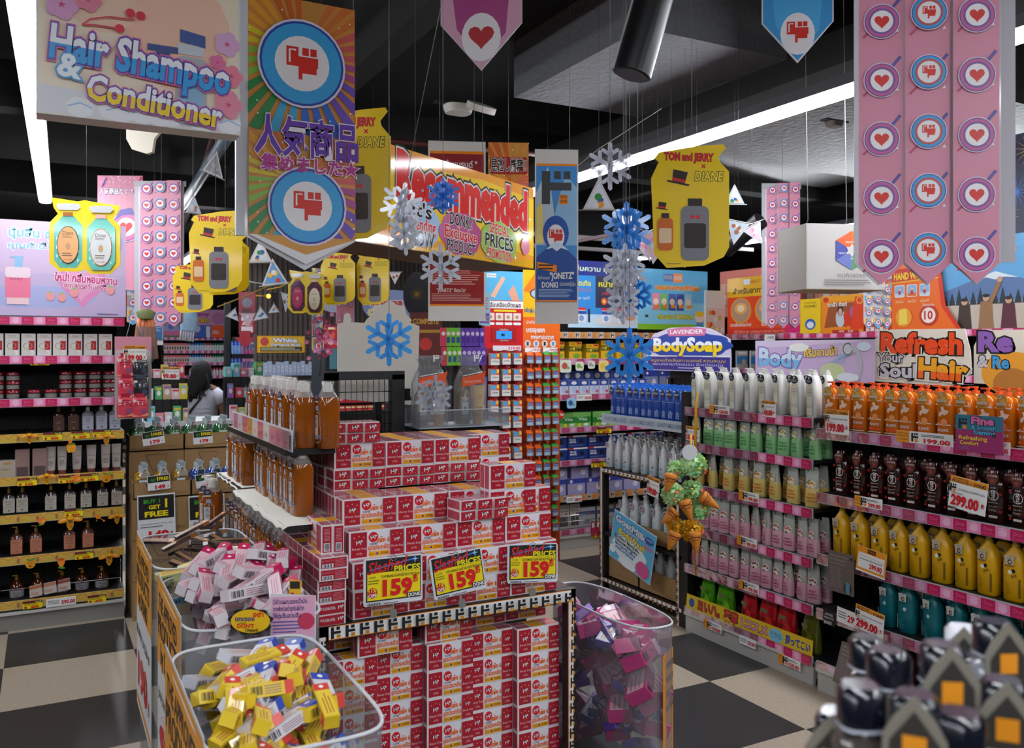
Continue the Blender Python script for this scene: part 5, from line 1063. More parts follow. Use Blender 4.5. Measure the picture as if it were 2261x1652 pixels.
# shooting rays and generic badge banners
RAYC = ['a83c8c', '5c4cb8', '2c7cd4', '58b4e4', 'c4e4e8', '3c9c50', 'b8cc28', 'f0d428', 'f0a028', 'e07830', 'c85828', 'e8a048']
def rays(b, cx, cz, x0, z0, x1, z1, n=30, s=0):
    b.rect(x0, z0, x1, z1, M('d89040', .35)); R = 3
    def clip(a):
        dx, dz = math.cos(a), math.sin(a); ts = []
        if dx > 1e-6: ts.append((x1-cx)/dx)
        if dx < -1e-6: ts.append((x0-cx)/dx)
        if dz > 1e-6: ts.append((z1-cz)/dz)
        if dz < -1e-6: ts.append((z0-cz)/dz)
        t = min(ts); return (cx+dx*t, cz+dz*t)
    for i in range(n):
        a0, a1 = 2*math.pi*i/n, 2*math.pi*(i+.62)/n; k = (i+s) % 12; a = (a0-math.pi/2) % (2*math.pi)
        hue = ['c86428', 'e8a030', 'e0c828', '8cc040', '2c8c48', '3cacd8', '3068c8', '7050b8', 'b04890', 'd86060', 'd87838', 'c89040']
        b.poly([(cx, cz), clip(a0), clip(a1)], M(hue[int(a/(2*math.pi)*12) % 12], .35))
    rr = random.Random(n)
    for i in range(14): b.disc(rr.uniform(x0, x1), rr.uniform(z0, z1), .0035, M('fff0e0', .4), n=6)
def badge(b, x, z, r, col, ring_, kind):
    b.disc(x, z, r, M('dcd4e4', .4), n=28); b.disc(x, z, r*.95, M(ring_, .4), n=28); b.disc(x, z, r*.9, M(col, .4), n=28); b.disc(x, z, r*.62, M('ece8ea', .4), n=24)
    if kind == 'f': fist(b, x, z, r*.72, M('d82818', .4), M('f6e8e4', .4))
    else: b.heart(x, z, r*.42, M('d42c24', .4))
def d_big(b, w, h):
    x0, x1 = -w*.47, w*.5
    b.rect(x0, .0, x1, h, M('e08c3c', .4)) if False else None
    rays(b, 0, h*.8, x0, h*.5, x1, h, 32); rays(b, -.02, h*.33, x0, h*.12, x1, h*.5, 32, 3)
    b.poly([(x0, h*.12), (x1, h*.12), (.013, .02)], M('e8e8ec', .4)); b.poly([(x0+.02, h*.122), (x1, h*.122), (.013, .055)], M('d89c48', .4))
    badge(b, .0, h*.76, w*.40, '38a4e0', '2840a0', 'f'); badge(b, .02, h*.235, w*.36, '38a4e0', '2840a0', 'f')
def tipped(w, h): return [(-w/2, h*.115), (.013, 0), (w/2, h*.115), (w/2, h), (-w/2, h)]
pos, rz, w, h = Yp(540, 783, 0, 596, 3.2)
t = poster('hanging_banner', 'large rainbow ray banner with purple Japanese lettering, hanging left of the middle', 'banner', (pos, 0, w, h), d_big, 'dddce2', .004, tipped)
b = B(); b.pr(-.03, .0003); P = lambda py: (596-py)/596*h
b.txt('人気商品', .02, P(311), .15, M('6434a8', .4), w=w*.93, off=.03, out=[(M('f0e4f0', .4), .055)]); b.txt('人気商品', .02, P(315), .08, M('b0246c', .4), w=w*.93, off=.015) if False else None
b.txt('集めました★', .03, P(368), .062, M('b82c8c', .4), w=w*.88, off=.03, out=[(M('f0e4f0', .4), .07)]); o = b.build('raised_lettering', t); o.location.y = .010
b = B(); b.box(-w/2-.03, -.002, h*.115, -w/2, .02, h, M('d4d4dc', .5)); b.build('folded_edge', t)
# yellow cut-outs
def tj_shape(w, h): return [(x*w, z*h) for x, z in ((-.30, 0), (.18, .02), (.43, .09), (.5, .17), (.5, .78), (.38, .86), (.36, .90), (.46, .97), (.43, 1.0), (.1, .985), (-.4, .93), (-.46, .88), (-.40, .85), (-.42, .83), (-.5, .72), (-.46, .11))]
def hat(b, x, z, s, rot=0):
    D = M('2e1c1a', .4); c, d = math.cos(rot), math.sin(rot); R = lambda p: [(x+(a*c-e*d)*s, z+(a*d+e*c)*s) for a, e in p]
    b.poly(R([(-.8, -.5), (.8, -.5), (.86, -.36), (-.86, -.36)]), D); b.poly(R([(-.48, -.4), (.48, -.4), (.56, .5), (-.56, .5)]), D); b.poly(R([(-.49, -.34), (.49, -.34), (.51, -.1), (-.51, -.1)]), M('c8202c', .4))
def d_tj(b, w, h):
    b.txt('TOM and JERRY', -w*.02, h*.895, h*.085, M('d42430', .4), w=w*.62, off=.04, rot=-.02, out=[(M('8c1820', .4), .07)]); b.txt('×', w*.17, h*.82, h*.07, M('d42430', .4), off=.03); b.txt('DIANE', w*.24, h*.74, h*.1, M('f4d830', .4), w=w*.36, off=.03, sh=.15, out=[(INK, .075)])
    hat(b, -w*.14, h*.73, w*.17, -.2); hat(b, -w*.36, h*.5, w*.09, -.15)
    O = M('d46a20', .4); Gy = M('7c7c84', .4); D = M('2e2020', .4)
    b.poly(rrect(-w*.42, h*.14, -w*.22, h*.40, w*.05), O); b.rect(-w*.37, h*.40, -w*.27, h*.44, D); b.poly(rrect(-w*.40, h*.2, -w*.24, h*.32, w*.02), M('e8c8a0', .4))
    b.poly(rrect(-w*.12, h*.06, w*.24, h*.50, w*.08), Gy); b.rect(-.03*w, h*.50, w*.15, h*.56, D); b.poly(rrect(-w*.08, h*.16, w*.20, h*.36, w*.03), D); b.poly([(0*w, h*.39), (w*.06, h*.41), (w*.12, h*.39), (w*.12, h*.43), (w*.06, h*.415), (0, h*.43)], M('d42430', .4))
    b.bars(-w*.3, h*.03, -w*.1, h*.04, 1, M('7a6a08', .4))
TJG = 'yellow cut-out signs reading TOM and JERRY and DIANE'
for (x0, x1, yt, yb, d, tr, lab, wr) in ((1437, 1611, 318, 592, 3.5, .05, 'largest yellow TOM and JERRY DIANE cut-out, in front of the long light at the right', (.02,)), (419, 533, 464, 648, 4.6, .1, 'yellow TOM and JERRY DIANE cut-out hanging left of the rainbow banner', (.0,)),
        (448, 546, 515, 652, 4.9, .25, 'yellow cut-out mostly hidden behind the one left of the rainbow banner', (.0,)), (381, 470, 580, 691, 5.9, .0, 'small yellow DIANE cut-out in front of the pink heart strips', (.0,)), (697, 863, 238, 532, 3.45, -.05, 'yellow TOM and JERRY cut-out half hidden by the rainbow banner', (.0,)),
        (708, 784, 555, 674, 6.2, .0, 'small yellow cut-out under the red yellow box sign, nearer the purple one', None), (787, 860, 550, 674, 6.3, .0, 'small yellow cut-out directly under the red yellow box sign', None)):
    poster('hanging_cutout_sign', lab, 'hanging sign', Cp(x0, x1, yt, yb, d, tr), d_tj, 'f0cc0c', .004, tj_shape, TJG, wr, back='d8b008')
def d_bottles(c1, c2, o1, o2):
    def f(b, w, h):
        for s, c, oc in ((-1, c1, o1), (1, c2, o2)):
            x = s*w*.235; dz = 0 if s < 0 else -h*.03; m = M(c, .2, coat=.6)
            b.poly([(x-w*.2, h*.16+dz), (x-w*.12, h*.05+dz), (x+w*.12, h*.05+dz), (x+w*.2, h*.16+dz), (x+w*.2, h*.62+dz), (x+w*.08, h*.75+dz), (x-w*.08, h*.75+dz), (x-w*.2, h*.62+dz)], m)
            for i in range(6):
                for j in range(8):
                    if (i+j) % 2: b.poly([(x-w*.17+i*w*.06, h*.12+j*h*.06+dz), (x-w*.14+i*w*.06, h*.15+j*h*.06+dz), (x-w*.17+i*w*.06, h*.18+j*h*.06+dz)], M('b8e0d4' if c1 == '58b8a8' else '6c2c60', .3))
            b.rect(x-w*.07, h*.75+dz, x+w*.07, h*.80+dz, M('a8642c' if s < 0 else 'd8a8a0', .3)); b.poly([(x-w*.13, h*.83+dz), (x-w*.17, h*.89+dz), (x-w*.13, h*.92+dz), (x+w*.15, h*.92+dz), (x+w*.18, h*.87+dz), (x+w*.13, h*.83+dz)], M('c8c8c8', .1, coat=.8))
            b.disc(x, h*.36+dz, w*.155, INK if s < 0 else M('d88840', .4), h*.255); b.disc(x, h*.36+dz, w*.148, M(oc, .35), h*.245); b.txt('Diane', x, h*.52+dz, h*.075, M('4a3020' if c1 == '58b8a8' else 'e0b0a0', .4), w=w*.15); b.bars(x-w*.08, h*.455+dz, x+w*.08, h*.485+dz, 2, M('7a5a40', .4)); b.disc(x, h*.34+dz, w*.035, M('c8a070', .4), h*.05); b.bars(x-w*.08, h*.2+dz, x+w*.08, h*.26+dz, 2, M('8a6a50', .4)); b.txt('TOM and JERRY', x, h*.16+dz, h*.03, M('c82828', .4), w=w*.13)
    return f
def bt_shape(w, h):
    L = [(-.5, .12), (-.36, 0), (-.08, .0), (0, .03), (.08, -.03), (.36, -.03), (.5, .1), (.5, .62), (.40, .72), (.46, .80), (.5, .90), (.1, .95), (0, .97), (-.1, .95), (-.47, 1.0), (-.44, .86), (-.38, .78), (-.5, .66)]
    return [(x*w, z*h) for x, z in L]
poster('hanging_cutout_sign', 'teal twin bottle cut-out with yellow rim reading Diane, at the left', 'hanging sign', Cp(113, 262, 437, 600, 4.3, .1), d_bottles('58b8a8', '60c0b0', 'eeb078', 'd8dcdc'), 'f4d414', .004, bt_shape, None, (.02,))
poster('hanging_cutout_sign', 'dark purple twin bottle cut-out with yellow rim reading Diane, under the banner tip', 'hanging sign', Cp(636, 716, 596, 692, 6.0, .0), d_bottles('4c1c48', '40183c', 'a81c5c', 'c8c4b0'), 'd8bc1c', .004, bt_shape, None, (.0,))
# recommended box sign
A = atD(700, 262, 3.35); Bp = atD(1178, 425, 4.75)
dv = Bp-A; dv.z = 0; L = dv.length; ang = math.atan2(dv.y, dv.x); H_ = .44
t = thing('hanging_box_sign', 'large shiny yellow Recommended box sign with brown underside in the middle', 'hanging sign', (A.x, A.y, 2.09), ang)
zt = H_
b = B(); b.box(0, 0, 0, L, .34, .004, M('7c6450', .7)); b.box(0, .336, 0, L, .34, zt, M('e0b418', .3)); b.box(L-.004, 0, 0, L, .34, zt, M('e8c020', .3)); b.box(0, 0, 0, .004, .34, zt, M('e8c020', .3)); b.box(0, 0, 0, L, .004, zt, M('f0b818', .12, coat=1, bump=.25, ns=6)); b.build('box_panels', t)
def uonface(px):
    r = ray(px, PY); # solve A + u d = t r in plan
    dx, dy = dv.x/L, dv.y/L; det = dx*(-r.y)-dy*(-r.x); return (-A.x*(-r.y)+A.y*(-r.x))/det
b = B(); b.pr(-.0004, .0002); YG = M('f4cc20', .9, coat=.5); OG = M('f0a01c', .9, coat=.5)
b.poly([(0, .03), (L*.2, .05), (L*.4, .02), (L*.6, .05), (L*.8, .025), (L, .05), (L, zt), (0, zt)], OG); b.poly([(0, .07), (L*.25, .09), (L*.5, .06), (L*.75, .09), (L, .07), (L, zt*.86), (L*.7, zt*.92), (L*.4, zt*.86), (0, zt*.93)], YG)
RR = M('e02018', .9, coat=.4); KK = M('18181a', .9, coat=.4); Wt = M('e4e2de', .9, coat=.4)
U = lambda px: uonface(px)
b.txt('Recommended', (U(872)+U(1166))/2, zt*.71, .27, RR, w=U(1160)-U(876), off=.06, rot=-.02, out=[(KK, .125), (Wt, .09)])
for (p0, p1, z, c, tx) in ((893, 968, .28, '94b4dc', (("It's", KK, .09), ('Trending', RR, .08), ('NOW', KK, .1))), (972, 1060, .26, 'b83080', (('DONKI!', KK, .08), ('Exclusive', RR, .08), ('PRODUCT', KK, .075))), (1062, 1138, .25, '98c038', (('SPECIAL', RR, .07), ('PRICES', KK, .09), ('PROMOTION', RR, .07)))):
    x = (U(p0)+U(p1))/2; ww = U(p1)-U(p0); b.cloud(x, zt*z, ww, zt*.44, M(c, .3, coat=.3), 6, p0)
    for i, (s2, c2, hh) in enumerate(tx): b.txt(s2, x, zt*(z+.14-.145*i), hh, c2, w=ww*(.55, .8, .7)[i], off=.02, rot=-.04, out=[(Wt, .06)])
for x, z in ((.97, .6), (.88, .1), (.3, .12), (.72, .08)): b.star(L*x, zt*z, .02, WHITE, 4, .2)
b.cloud(U(1158), zt*.26, L*.05, zt*.2, M('e07898', .2, coat=1), 5, 3); b.build('printed_face', t)
for x in (.12, .5, .85):
    b = B(); b.tube([(L*x, .17, zt-.002), (L*x, .17, 3.56-2.09)], .0014, M('5c5c5e', .5), 4); b.build('hanging_wire', t)
# banners with Thai text
def d_jonetz(b, w, h):
    b.rect(-w*.47, h*.135, w*.47, h*.91, M('3c8cd4', .4)); b.rect(-w*.47, h*.905, w*.47, h*.918, ORG); b.poly([(-w*.47, h*.45), (-w*.1, h*.45), (-w*.05, h*.62), (-w*.2, h*.9), (-w*.47, h*.75)], M('b8d0e0', .4)); b.poly([(-w*.47, h*.46), (-w*.3, h*.46), (-w*.33, h*.7), (-w*.47, h*.66)], M('f0e080', .4))
    b.poly([(-w*.1, h*.45), (w*.47, h*.45), (w*.47, h*.78), (w*.2, h*.86), (-w*.05, h*.62)], M('8cbce0', .4))
    dlogo(b, .0, h*.78, h*.19, M('3a3c40', .4), orange=False); b.rect(w*.06, h*.685, w*.26, h*.74, ORG); b.txt('情熱', w*.16, h*.727, h*.022, INK, w=w*.17); b.txt('価格', w*.16, h*.702, h*.022, INK, w=w*.17)
    b.disc(-w*.02, h*.52, w*.3, M('1c54b0', .4), h*.10); b.disc(-w*.02, h*.50, w*.2, M('e8e8ec', .4), h*.07); fist(b, -w*.02, h*.5, h*.08, M('d02c24', .4), WHITE)
    b.poly([(-w*.47, h*.38), (-w*.1, h*.46), (0, h*.475), (w*.1, h*.46), (w*.47, h*.37), (w*.47, h*.135), (-w*.47, h*.135)], M('184c9c', .4)); b.poly([(-w*.25, h*.425), (-w*.1, h*.46), (0, h*.475), (w*.1, h*.46), (w*.28, h*.42), (w*.1, h*.435), (0, h*.415), (-w*.1, h*.435)], M('c8e0f4', .4))
    b.poly([(-w*.45, h*.355), (0, h*.335), (0, h*.295), (-w*.45, h*.315)], ORG); b.bars(-w*.42, h*.305, -w*.04, h*.345, 2, INK)
    b.txt('"JONETZ"', w*.12, h*.275, h*.05, WHITE, w=w*.55, off=.03, rot=.03); b.txt('สินค้าแบรนด์', -w*.3, h*.262, h*.024, WHITE, w=w*.27); b.txt('DONKI', -w*.16, h*.222, h*.045, WHITE, w=w*.36, off=.03); b.txt('ประเทศญี่ปุ่น', w*.25, h*.228, h*.03, WHITE, w=w*.36)
    b.bars(-w*.42, h*.15, w*.42, h*.2, 6, M('a8c8e8', .4)); b.rect(-w*.47, h*.127, w*.47, h*.135, ORG)
poster('hanging_banner', 'white edged blue JONETZ banner with mountain hanging right of the yellow box sign', 'banner', Cp(1181, 1277, 330, 715, 4.5, .08), d_jonetz, 'd4d2d0', .003, None, None, (.3,))
def d_red(b, w, h):
    b.rect(-w*.47, h*.09, w*.47, h*.93, M('8c1c24', .4)); b.rect(-w*.47, h*.93, w*.47, h*.945, ORG); b.rect(-w*.47, h*.083, w*.47, h*.093, ORG); b.txt('สินค้าแบรนด์ "', 0, h*.87, h*.05, WHITE, w=w*.7, off=.02)
    b.txt('"JONETZ" คืออะไร?', -w*.1, h*.17, h*.028, WHITE, w=w*.5); b.txt('ญี่ปุ่น ดองกิ ร้านดัง', 0, h*.31, h*.03, WHITE, w=w*.8); b.bars(-w*.44, h*.11, w*.42, h*.155, 5, M('c89090', .4)); b.bars(-w*.44, h*.2, w*.42, h*.285, 7, M('c89090', .4)); b.bars(-w*.44, h*.4, w*.42, h*.8, 18, M('c89090', .4))
poster('hanging_banner', 'dark red Thai text banner behind the yellow box sign, its foot showing below', 'banner', Cp(946, 1072, 312, 709, 5.2, .1), d_red, 'd0cecc', .003, None, None, (-.3, .3))
def d_rain(b, w, h):
    rays(b, .02, h*.55, -w*.5, 0, w*.5, h, 30); b.poly(rrect(-w*.46, h*.66, w*.46, h*.84, .01), M('a01820', .4)); b.txt('見逃し厳禁!!', 0, h*.75, h*.15, INK, w=w*.88, off=.02, out=[(WHITE, .06)]); badge(b, .03, h*.25, w*.34, '8c8cc4', '3c3484', 'h')
poster('hanging_banner', 'small rainbow banner with Japanese letters above the yellow box sign', 'banner', Cp(1078, 1167, 315, 520, 5.1, .06), d_rain, 'd8d4d0', .003)
def tip(w, h): return [(-w/2, h*.5), (0, 0), (w/2, h*.5), (w/2, h), (-w/2, h)]
def d_tip(kind):
    def f(b, w, h):
        b.poly([(-w*.48, h*.5), (0, h*.03), (w*.48, h*.5), (w*.48, h), (-w*.48, h)], M('d8a0b8' if kind == 'h' else '3c94d0', .4))
        b.poly([(-w*.3, h*.45), (0, h*.1), (w*.3, h*.4), (w*.36, h), (-w*.38, h)], M('a84080' if kind == 'h' else '4ca8e0', .4)); b.disc(0, h*.36, w*.24, M('e8e4e6', .4), h*.26)
        if kind == 'h': b.heart(0, h*.37, w*.16, M('b81c24', .4))
        else: fist(b, 0, h*.38, w*.3, M('d42820', .4), WHITE)
    return f
pos, rz, w, h = Cp(972, 1153, -50, 156, 3.0, -.1); poster('hanging_banner', 'pointed lower end of a pink banner with red heart at the top middle', 'banner', (pos, rz, w, h), d_tip('h'), 'c8b4bc', .004, tip)
pos, rz, w, h = Cp(1684, 1838, -40, 139, 3.1, -.1); poster('hanging_banner', 'pointed lower end of a blue banner with red hand mark at the top right', 'banner', (pos, rz, w, h), d_tip('f'), 'd0d0d8', .004, tip)
# strips of pink badges
def d_strip(cols, tip_h, per, rainbow=False):
    def f(b, w, h):
        cw = w*.94/cols
        for c in range(cols):
            x0 = -w*.47+c*cw; n = max(2, int(round(h/per))); s = h/n
            if rainbow:
                for k in range(n):
                    for q in range(6): b.rect(x0+cw*q/6, k*s+tip_h, x0+cw*(q+1)/6, (k+1)*s, M(('e8c040', 'e87848', '58b0e0', 'b8d868', 'e890b8', 'f0e0a0')[(q+k) % 6], .4))
            else:
                b.rect(x0+.001, tip_h, x0+cw-.001, h, Pk1)
                for k in range(n): b.line([(x0+cw*.1, k*s+s*.05+tip_h*.5), (x0+cw*.5, k*s+s*.35+tip_h*.5)], cw*.05, M('b84868', .4)); b.line([(x0+cw*.7, (k+.7)*s), (x0+cw*.92, (k+.9)*s)], cw*.07, PURP); b.star(x0+cw*.85, (k+.15)*s+tip_h*.5, cw*.05, WHITE, 3)
            b.poly([(x0, tip_h), (x0+cw, tip_h), (x0+cw/2, .002)], Pk1 if not rainbow else M('58b0e0', .4))
            for k in range(n):
                z = k*s+s*.5+(tip_h*.25 if c % 2 else 0); r = min(cw, s)*.40
                if rainbow or c % 2: badge(b, x0+cw*.5, z, r, '3c9cd8', '2c3c98', 'f'); b.ring(x0+cw*.5, z, r*.64, r*.74, M('d04430', .4))
                else: badge(b, x0+cw*.5, z, r, 'c45c94', '4c3c8c', 'h'); b.ring(x0+cw*.5, z, r*.64, r*.74, M('6c58a0', .4))
    return f
def zig(cols, tip_h):
    def f(w, h):
        P = []; cw = w/cols
        for c in range(cols): P += [(-w/2+c*cw, tip_h), (-w/2+(c+.5)*cw, 0)]
        return P+[(w/2, tip_h), (w/2, h), (-w/2, h)]
    return f
for (x0, x1, yt, yb, d, tr, cols, th, per, rb, lab) in ((1893, 2200, -20, 630, 2.35, -.12, 3, .06, .15, 0, 'large pink banner of round heart badges with zigzag foot at the right'), (1690, 1765, 405, 726, 6.0, .0, 3, .04, .105, 0, 'narrow grey pink badge banner beside the hexagon logo box'),
        (307, 405, 400, 722, 6.4, .05, 3, .04, .125, 0, 'three column pink badge banner above the hanging carrots'), (742, 782, 590, 722, 6.4, .1, 3, .03, .11, 0, 'narrow pink badge banner between the two small yellow cut-outs'),
        (281, 306, 520, 718, 7.4, .2, 1, .03, .12, 1, 'thin rainbow badge strip beside the pink banner at the left'), (1907, 1966, 628, 728, 5.2, .0, 3, .04, .07, 1, 'short three column rainbow strip over the orange posters'), (692, 712, 593, 780, 6.6, .9, 1, .03, .11, 1, 'thin rainbow strip seen nearly edge on under the box sign')):
    t = poster('hanging_banner', lab, 'banner', Cp(x0, x1, yt, yb, d, tr), d_strip(cols, th, per, rb), 'c8c4cc', .003, zig(cols, th), None, None, eps=.0005)
    if d < 3 or x0 in (1690, 307): 
        pos, rz, w, h = Cp(x0, x1, yt, yb, d, tr); b = B(); k = -1 if x0 != 1893 else 1; b.box(k*(w/2+w*.05)-w*.05, .004, th*1.0, k*(w/2+w*.05)+w*.05, .008, h, M('b4b0b8', .5)); b.build('plain_edge', t)
        if x0 in (1690, 307): b = B(); b.box(-w*.6, -.004, h-.04, w*.55, -.001, h+.0, M('a8a6a8', .5)); b.build('top_hem', t)
def d_pinkhat(b, w, h):
    b.rect(-w*.5, 0, w*.5, h, Pk1); b.txt('人気商品たくさん!', -w*.02, h*.86, h*.06, WHITE, w=w*.9, off=.02, rot=-.02, out=[(M('4c3474', .4), .08)])
    for i in range(9): b.line([(-w*.5+i*w*.12, 0), (-w*.5+i*w*.12, h)], .002, M('e0a4b8', .4))
    for i in range(18): b.disc(random.uniform(-.45, .45)*w, h*random.uniform(.93, 1), w*.012, WHITE, n=6)
    b.line([(w*.3, h*.85), (w*.48, h*.99)], w*.05, M('c03450', .4)); b.line([(-.4*w, h*.9), (-.3*w, h*.98)], w*.03, PURP); badge(b, w*.14, h*.55, w*.34, 'd06c9c', '5a4c9c', 'h'); b.poly([(-w*.14, h*.6), (0, h*.7), (w*.25, h*.72), (w*.42, h*.6), (w*.3, h*.66), (.05*w, h*.65)], PURP)
poster('hanging_banner', 'pink banner with white Japanese letters and a purple arc above the teal bottles', 'banner', Cp(217, 314, 388, 640, 6.9, .05), d_pinkhat, 'c8a8b4', .003)
# ------------------------------------------------------------------ snowflakes
def flake(lab, px, py, r_px, d, col, tilt=0, n_planes=2, spin=0, wire=True, fr=False):
    r = r_px*d/FP; p = atD(px, py, d); t = thing('snowflake_ornament', lab, 'snowflake', p, -TH+spin, 'slotted snowflakes hanging in two strings'); t.rotation_euler.y = tilt
    m = M(col, .25, coat=.5, alpha=.88)
    for k in range(n_planes):
        b = B(); b.M = Matrix.Rotation(k*math.pi/n_planes, 4, 'Z'); y0, y1 = -.002, .002; wd_ = r*.095
        for i in range(6):
            a = i*math.pi/3+math.pi/2; dx, dz = math.cos(a), math.sin(a); nx, nz = -dz, dx
            b.prism([(nx*-wd_, nz*-wd_), (dx*r-nx*wd_, dz*r-nz*wd_), (dx*r*1.08, dz*r*1.08), (dx*r+nx*wd_, dz*r+nz*wd_), (nx*wd_, nz*wd_)], y0, y1, m)
            for q, ln in ((.5, .40),):
                for s in (-1, 1):
                    a2 = a+s*math.pi/3.2; ex, ez = math.cos(a2), math.sin(a2); ox, oz = dx*r*q, dz*r*q; mx_, mz_ = -ez*wd_*.85, ex*wd_*.85
                    b.prism([(ox-mx_, oz-mz_), (ox+ex*r*ln-mx_, oz+ez*r*ln-mz_), (ox+ex*r*(ln+.08), oz+ez*r*(ln+.08)), (ox+ex*r*ln+mx_, oz+ez*r*ln+mz_), (ox+mx_, oz+mz_)], y0, y1, m)
        b.build('flake_blade', t)
    if wire: b = B(); b.tube([(0, 0, r), (0, 0, 3.56-p.z)], .0009, M('6a6a6c', .5), 4); b.build('thread', t)
WF, BF = 'ccd0dc', '3c9af0'
for a in (('white snowflake, topmost of the right hand string, in front of the light', 1347, 367, 50, 2.9, WF), ('blue double snowflake below the topmost white one', 1383, 507, 58, 2.85, BF, 0, 3), ('white snowflake under the blue double one in the right hand string', 1380, 592, 52, 2.8, WF, 0, 3),
          ('white snowflake in front of the blue Thai poster', 1376, 665, 48, 2.85, WF, 0, 2, .5), ('smaller blue snowflake beside the light blue poster', 1408, 652, 38, 3.1, BF, 0, 3, .3), ('blue snowflake hanging above the blue lavender bottles', 1390, 785, 58, 2.75, BF, 0, 2, .1),
          ('white snowflake in front of the yellow box sign, upper of two', 886, 452, 48, 2.6, WF, .2, 2, .4), ('white snowflake in front of the yellow box sign, lower of two', 893, 515, 46, 2.6, WF, -.1, 2, .8, False), ('blue snowflake in front of the red Recommended letters', 978, 433, 38, 2.7, '3484e8', 0, 3, .2),
          ('white snowflake at the bottom edge of the yellow box sign', 973, 590, 48, 2.65, WF, 0, 2, .05, False), ('blue snowflake in front of the beige header board', 859, 750, 55, 2.7, '48a8f4', 0, 2, .3), ('grey white snowflake in front of the bagged bottles', 958, 872, 42, 2.6, 'a8acb8', .1, 2, .15, False)): flake(*a)
# ------------------------------------------------------------------ pennants
def pennant(px, py, s, d, rot, col, lab, turn=0):
    p = atD(px, py, d); b = B(); s = s*d/FP
    b.prism([(-s/2, 0), (0, -s), (s/2, 0)], 0, .0015, M('ccccd0', .4)); b.pr(-.0005, .0004); b.poly([(-s*.4, -s*.05), (0, -s*.86), (s*.4, -s*.05)], M(col[0], .4))
    rr = random.Random(px)
    for i in range(5): b.disc(rr.uniform(-.18, .18)*s, -s*rr.uniform(.12, .45), s*rr.uniform(.06, .12), M(col[1+i % (len(col)-1)], .4), n=10)
    b.tube([(-s*.62, .001, .004), (s*.62, .001, .004)], .002, M('c8c8c8', .4), 4)
    o = thing('pennant', lab, 'pennant', p, 0, 'printed triangular pennants strung across the ceiling'); q = b.build('flag', o); q.rotation_euler = (0, rot, -TH+turn); b = B(); b.tube([(0, 0, 0), (0, 0, 3.56-p.z)], .0007, M('3a3a3c', .5), 3); b.build('hanging_thread', o)
KS = ('d8e0f0', '2c5cb8', 'e8a028', '2c8c3c', 'e8e8f0'); KP = ('e4b8cc', 'c8d8f0', 'e890b0', 'f4f0f4'); KB = ('5c98d0', 'c82c30', 'e8b828', 'e8e4e0'); KC = ('b8cce0', 'a05c2c', 'e0e0e4')
for i, a in enumerate(((1322, 462, 70, 4.2, math.pi, KS, 'pennant pointing up beside the topmost white snowflake'), (1418, 520, 62, 4.4, -.4, KP, 'pink pennant between the snowflakes and the large yellow cut-out', .6), (1452, 515, 70, 4.4, .15, KP, 'pink blue pennant touching the large yellow cut-out'),
        (1482, 556, 35, 4.6, 0, KS, 'small pennant under the large yellow cut-out, leftmost'), (1512, 552, 40, 4.6, 0, KC, 'small pennant under the large yellow cut-out, middle'), (1538, 546, 38, 4.6, 0, KB, 'small pennant under the large yellow cut-out, rightmost'),
        (1622, 450, 44, 4.6, math.pi, KS, 'pennant standing point up beside the right edge of the large yellow cut-out'), (1630, 490, 52, 4.6, .2, KC, 'pennant overlapping the lower right of the large yellow cut-out'), (1660, 500, 44, 4.8, -.5, KP, 'pennant swinging beside the tilted black loudspeaker'),
        (575, 579, 52, 5.2, math.pi, KS, 'green and blue pennant left of the banner tip, upper'), (607, 628, 58, 5.6, math.pi-.1, KB, 'pennant with red print below the green and blue one'), (547, 693, 32, 7.5, 0, KP, 'lilac pennant over the ABC sign'), (583, 690, 30, 7.5, .9, KS, 'blue white pennant right of the ABC sign'), (610, 680, 22, 8.2, 1.0, KS, 'dark small pennant farthest along the string'),
        (510, 690, 26, 7.2, -.7, KS, 'pennant beside the prim sign'), (503, 640, 30, 7, math.pi, KP, 'pennant half hidden behind yellow cut-outs'), (872, 602, 26, 6.2, 0, ('d8c8c0', 'a04020', 'e8e0d8'), 'brown pennant under the yellow box sign'), (633, 650, 40, 6.4, .1, KC, 'pennant seen nearly edge on left of the purple bottles', 1.2), (428, 470, 40, 5.4, math.pi, KC, 'orange pennant above the left yellow cut-out', 1.0), (470, 385, 55, 5.0, math.pi+.2, ('8a8c98', 'a8a8b0', '7c7c88'), 'grey pennant back hanging beside the banner', 1.0))): pennant(*a)
for pts, m_, lab, rr_ in (([atD(1240, 395, 4.6), atD(1320, 330, 4.4), atD(1460, 240, 4.2)], 'c0c0c0', 'thin white string running up from the blue banner', .0018), ([atD(1545, 562, 5), atD(1640, 500, 5), atD(1700, 480, 5)], 'b0a0a0', 'string carrying the small pennants', .0018), ([atD(590, 640, 6), atD(620, 634, 6), atD(640, 622, 6)], 'b08820', 'yellow plastic chain between the pennants', .006), ([atD(480, 678, 7), atD(540, 655, 7), atD(600, 628, 7)], 'b08820', 'yellow plastic chain over the ABC sign', .005), ([atD(540, 618, 6), atD(560, 624, 6), atD(590, 628, 6)], 'a8a8a8', 'white plastic chain by the pennants', .005), ([atD(1535, 1010, 4.4), atD(1537, 890, 4.4), atD(1540, 868, 4.4)], 'd89818', 'yellow chain hanging by the 129.00 card', .007)):
    b = B(); b.tube(pts, rr_, M(m_, .4), 6); solo(b, 'decor_string', lab, 'string')
b = B(); b.cyl(0, 0, -.16, .16, .055, BLACK, 16); o = solo(b, 'loudspeaker', 'tilted black cylinder lamp beside the pennants on the right', 'spotlight', atD(1640, 520, 5.6), 0, rx=1.0, ry=.3)
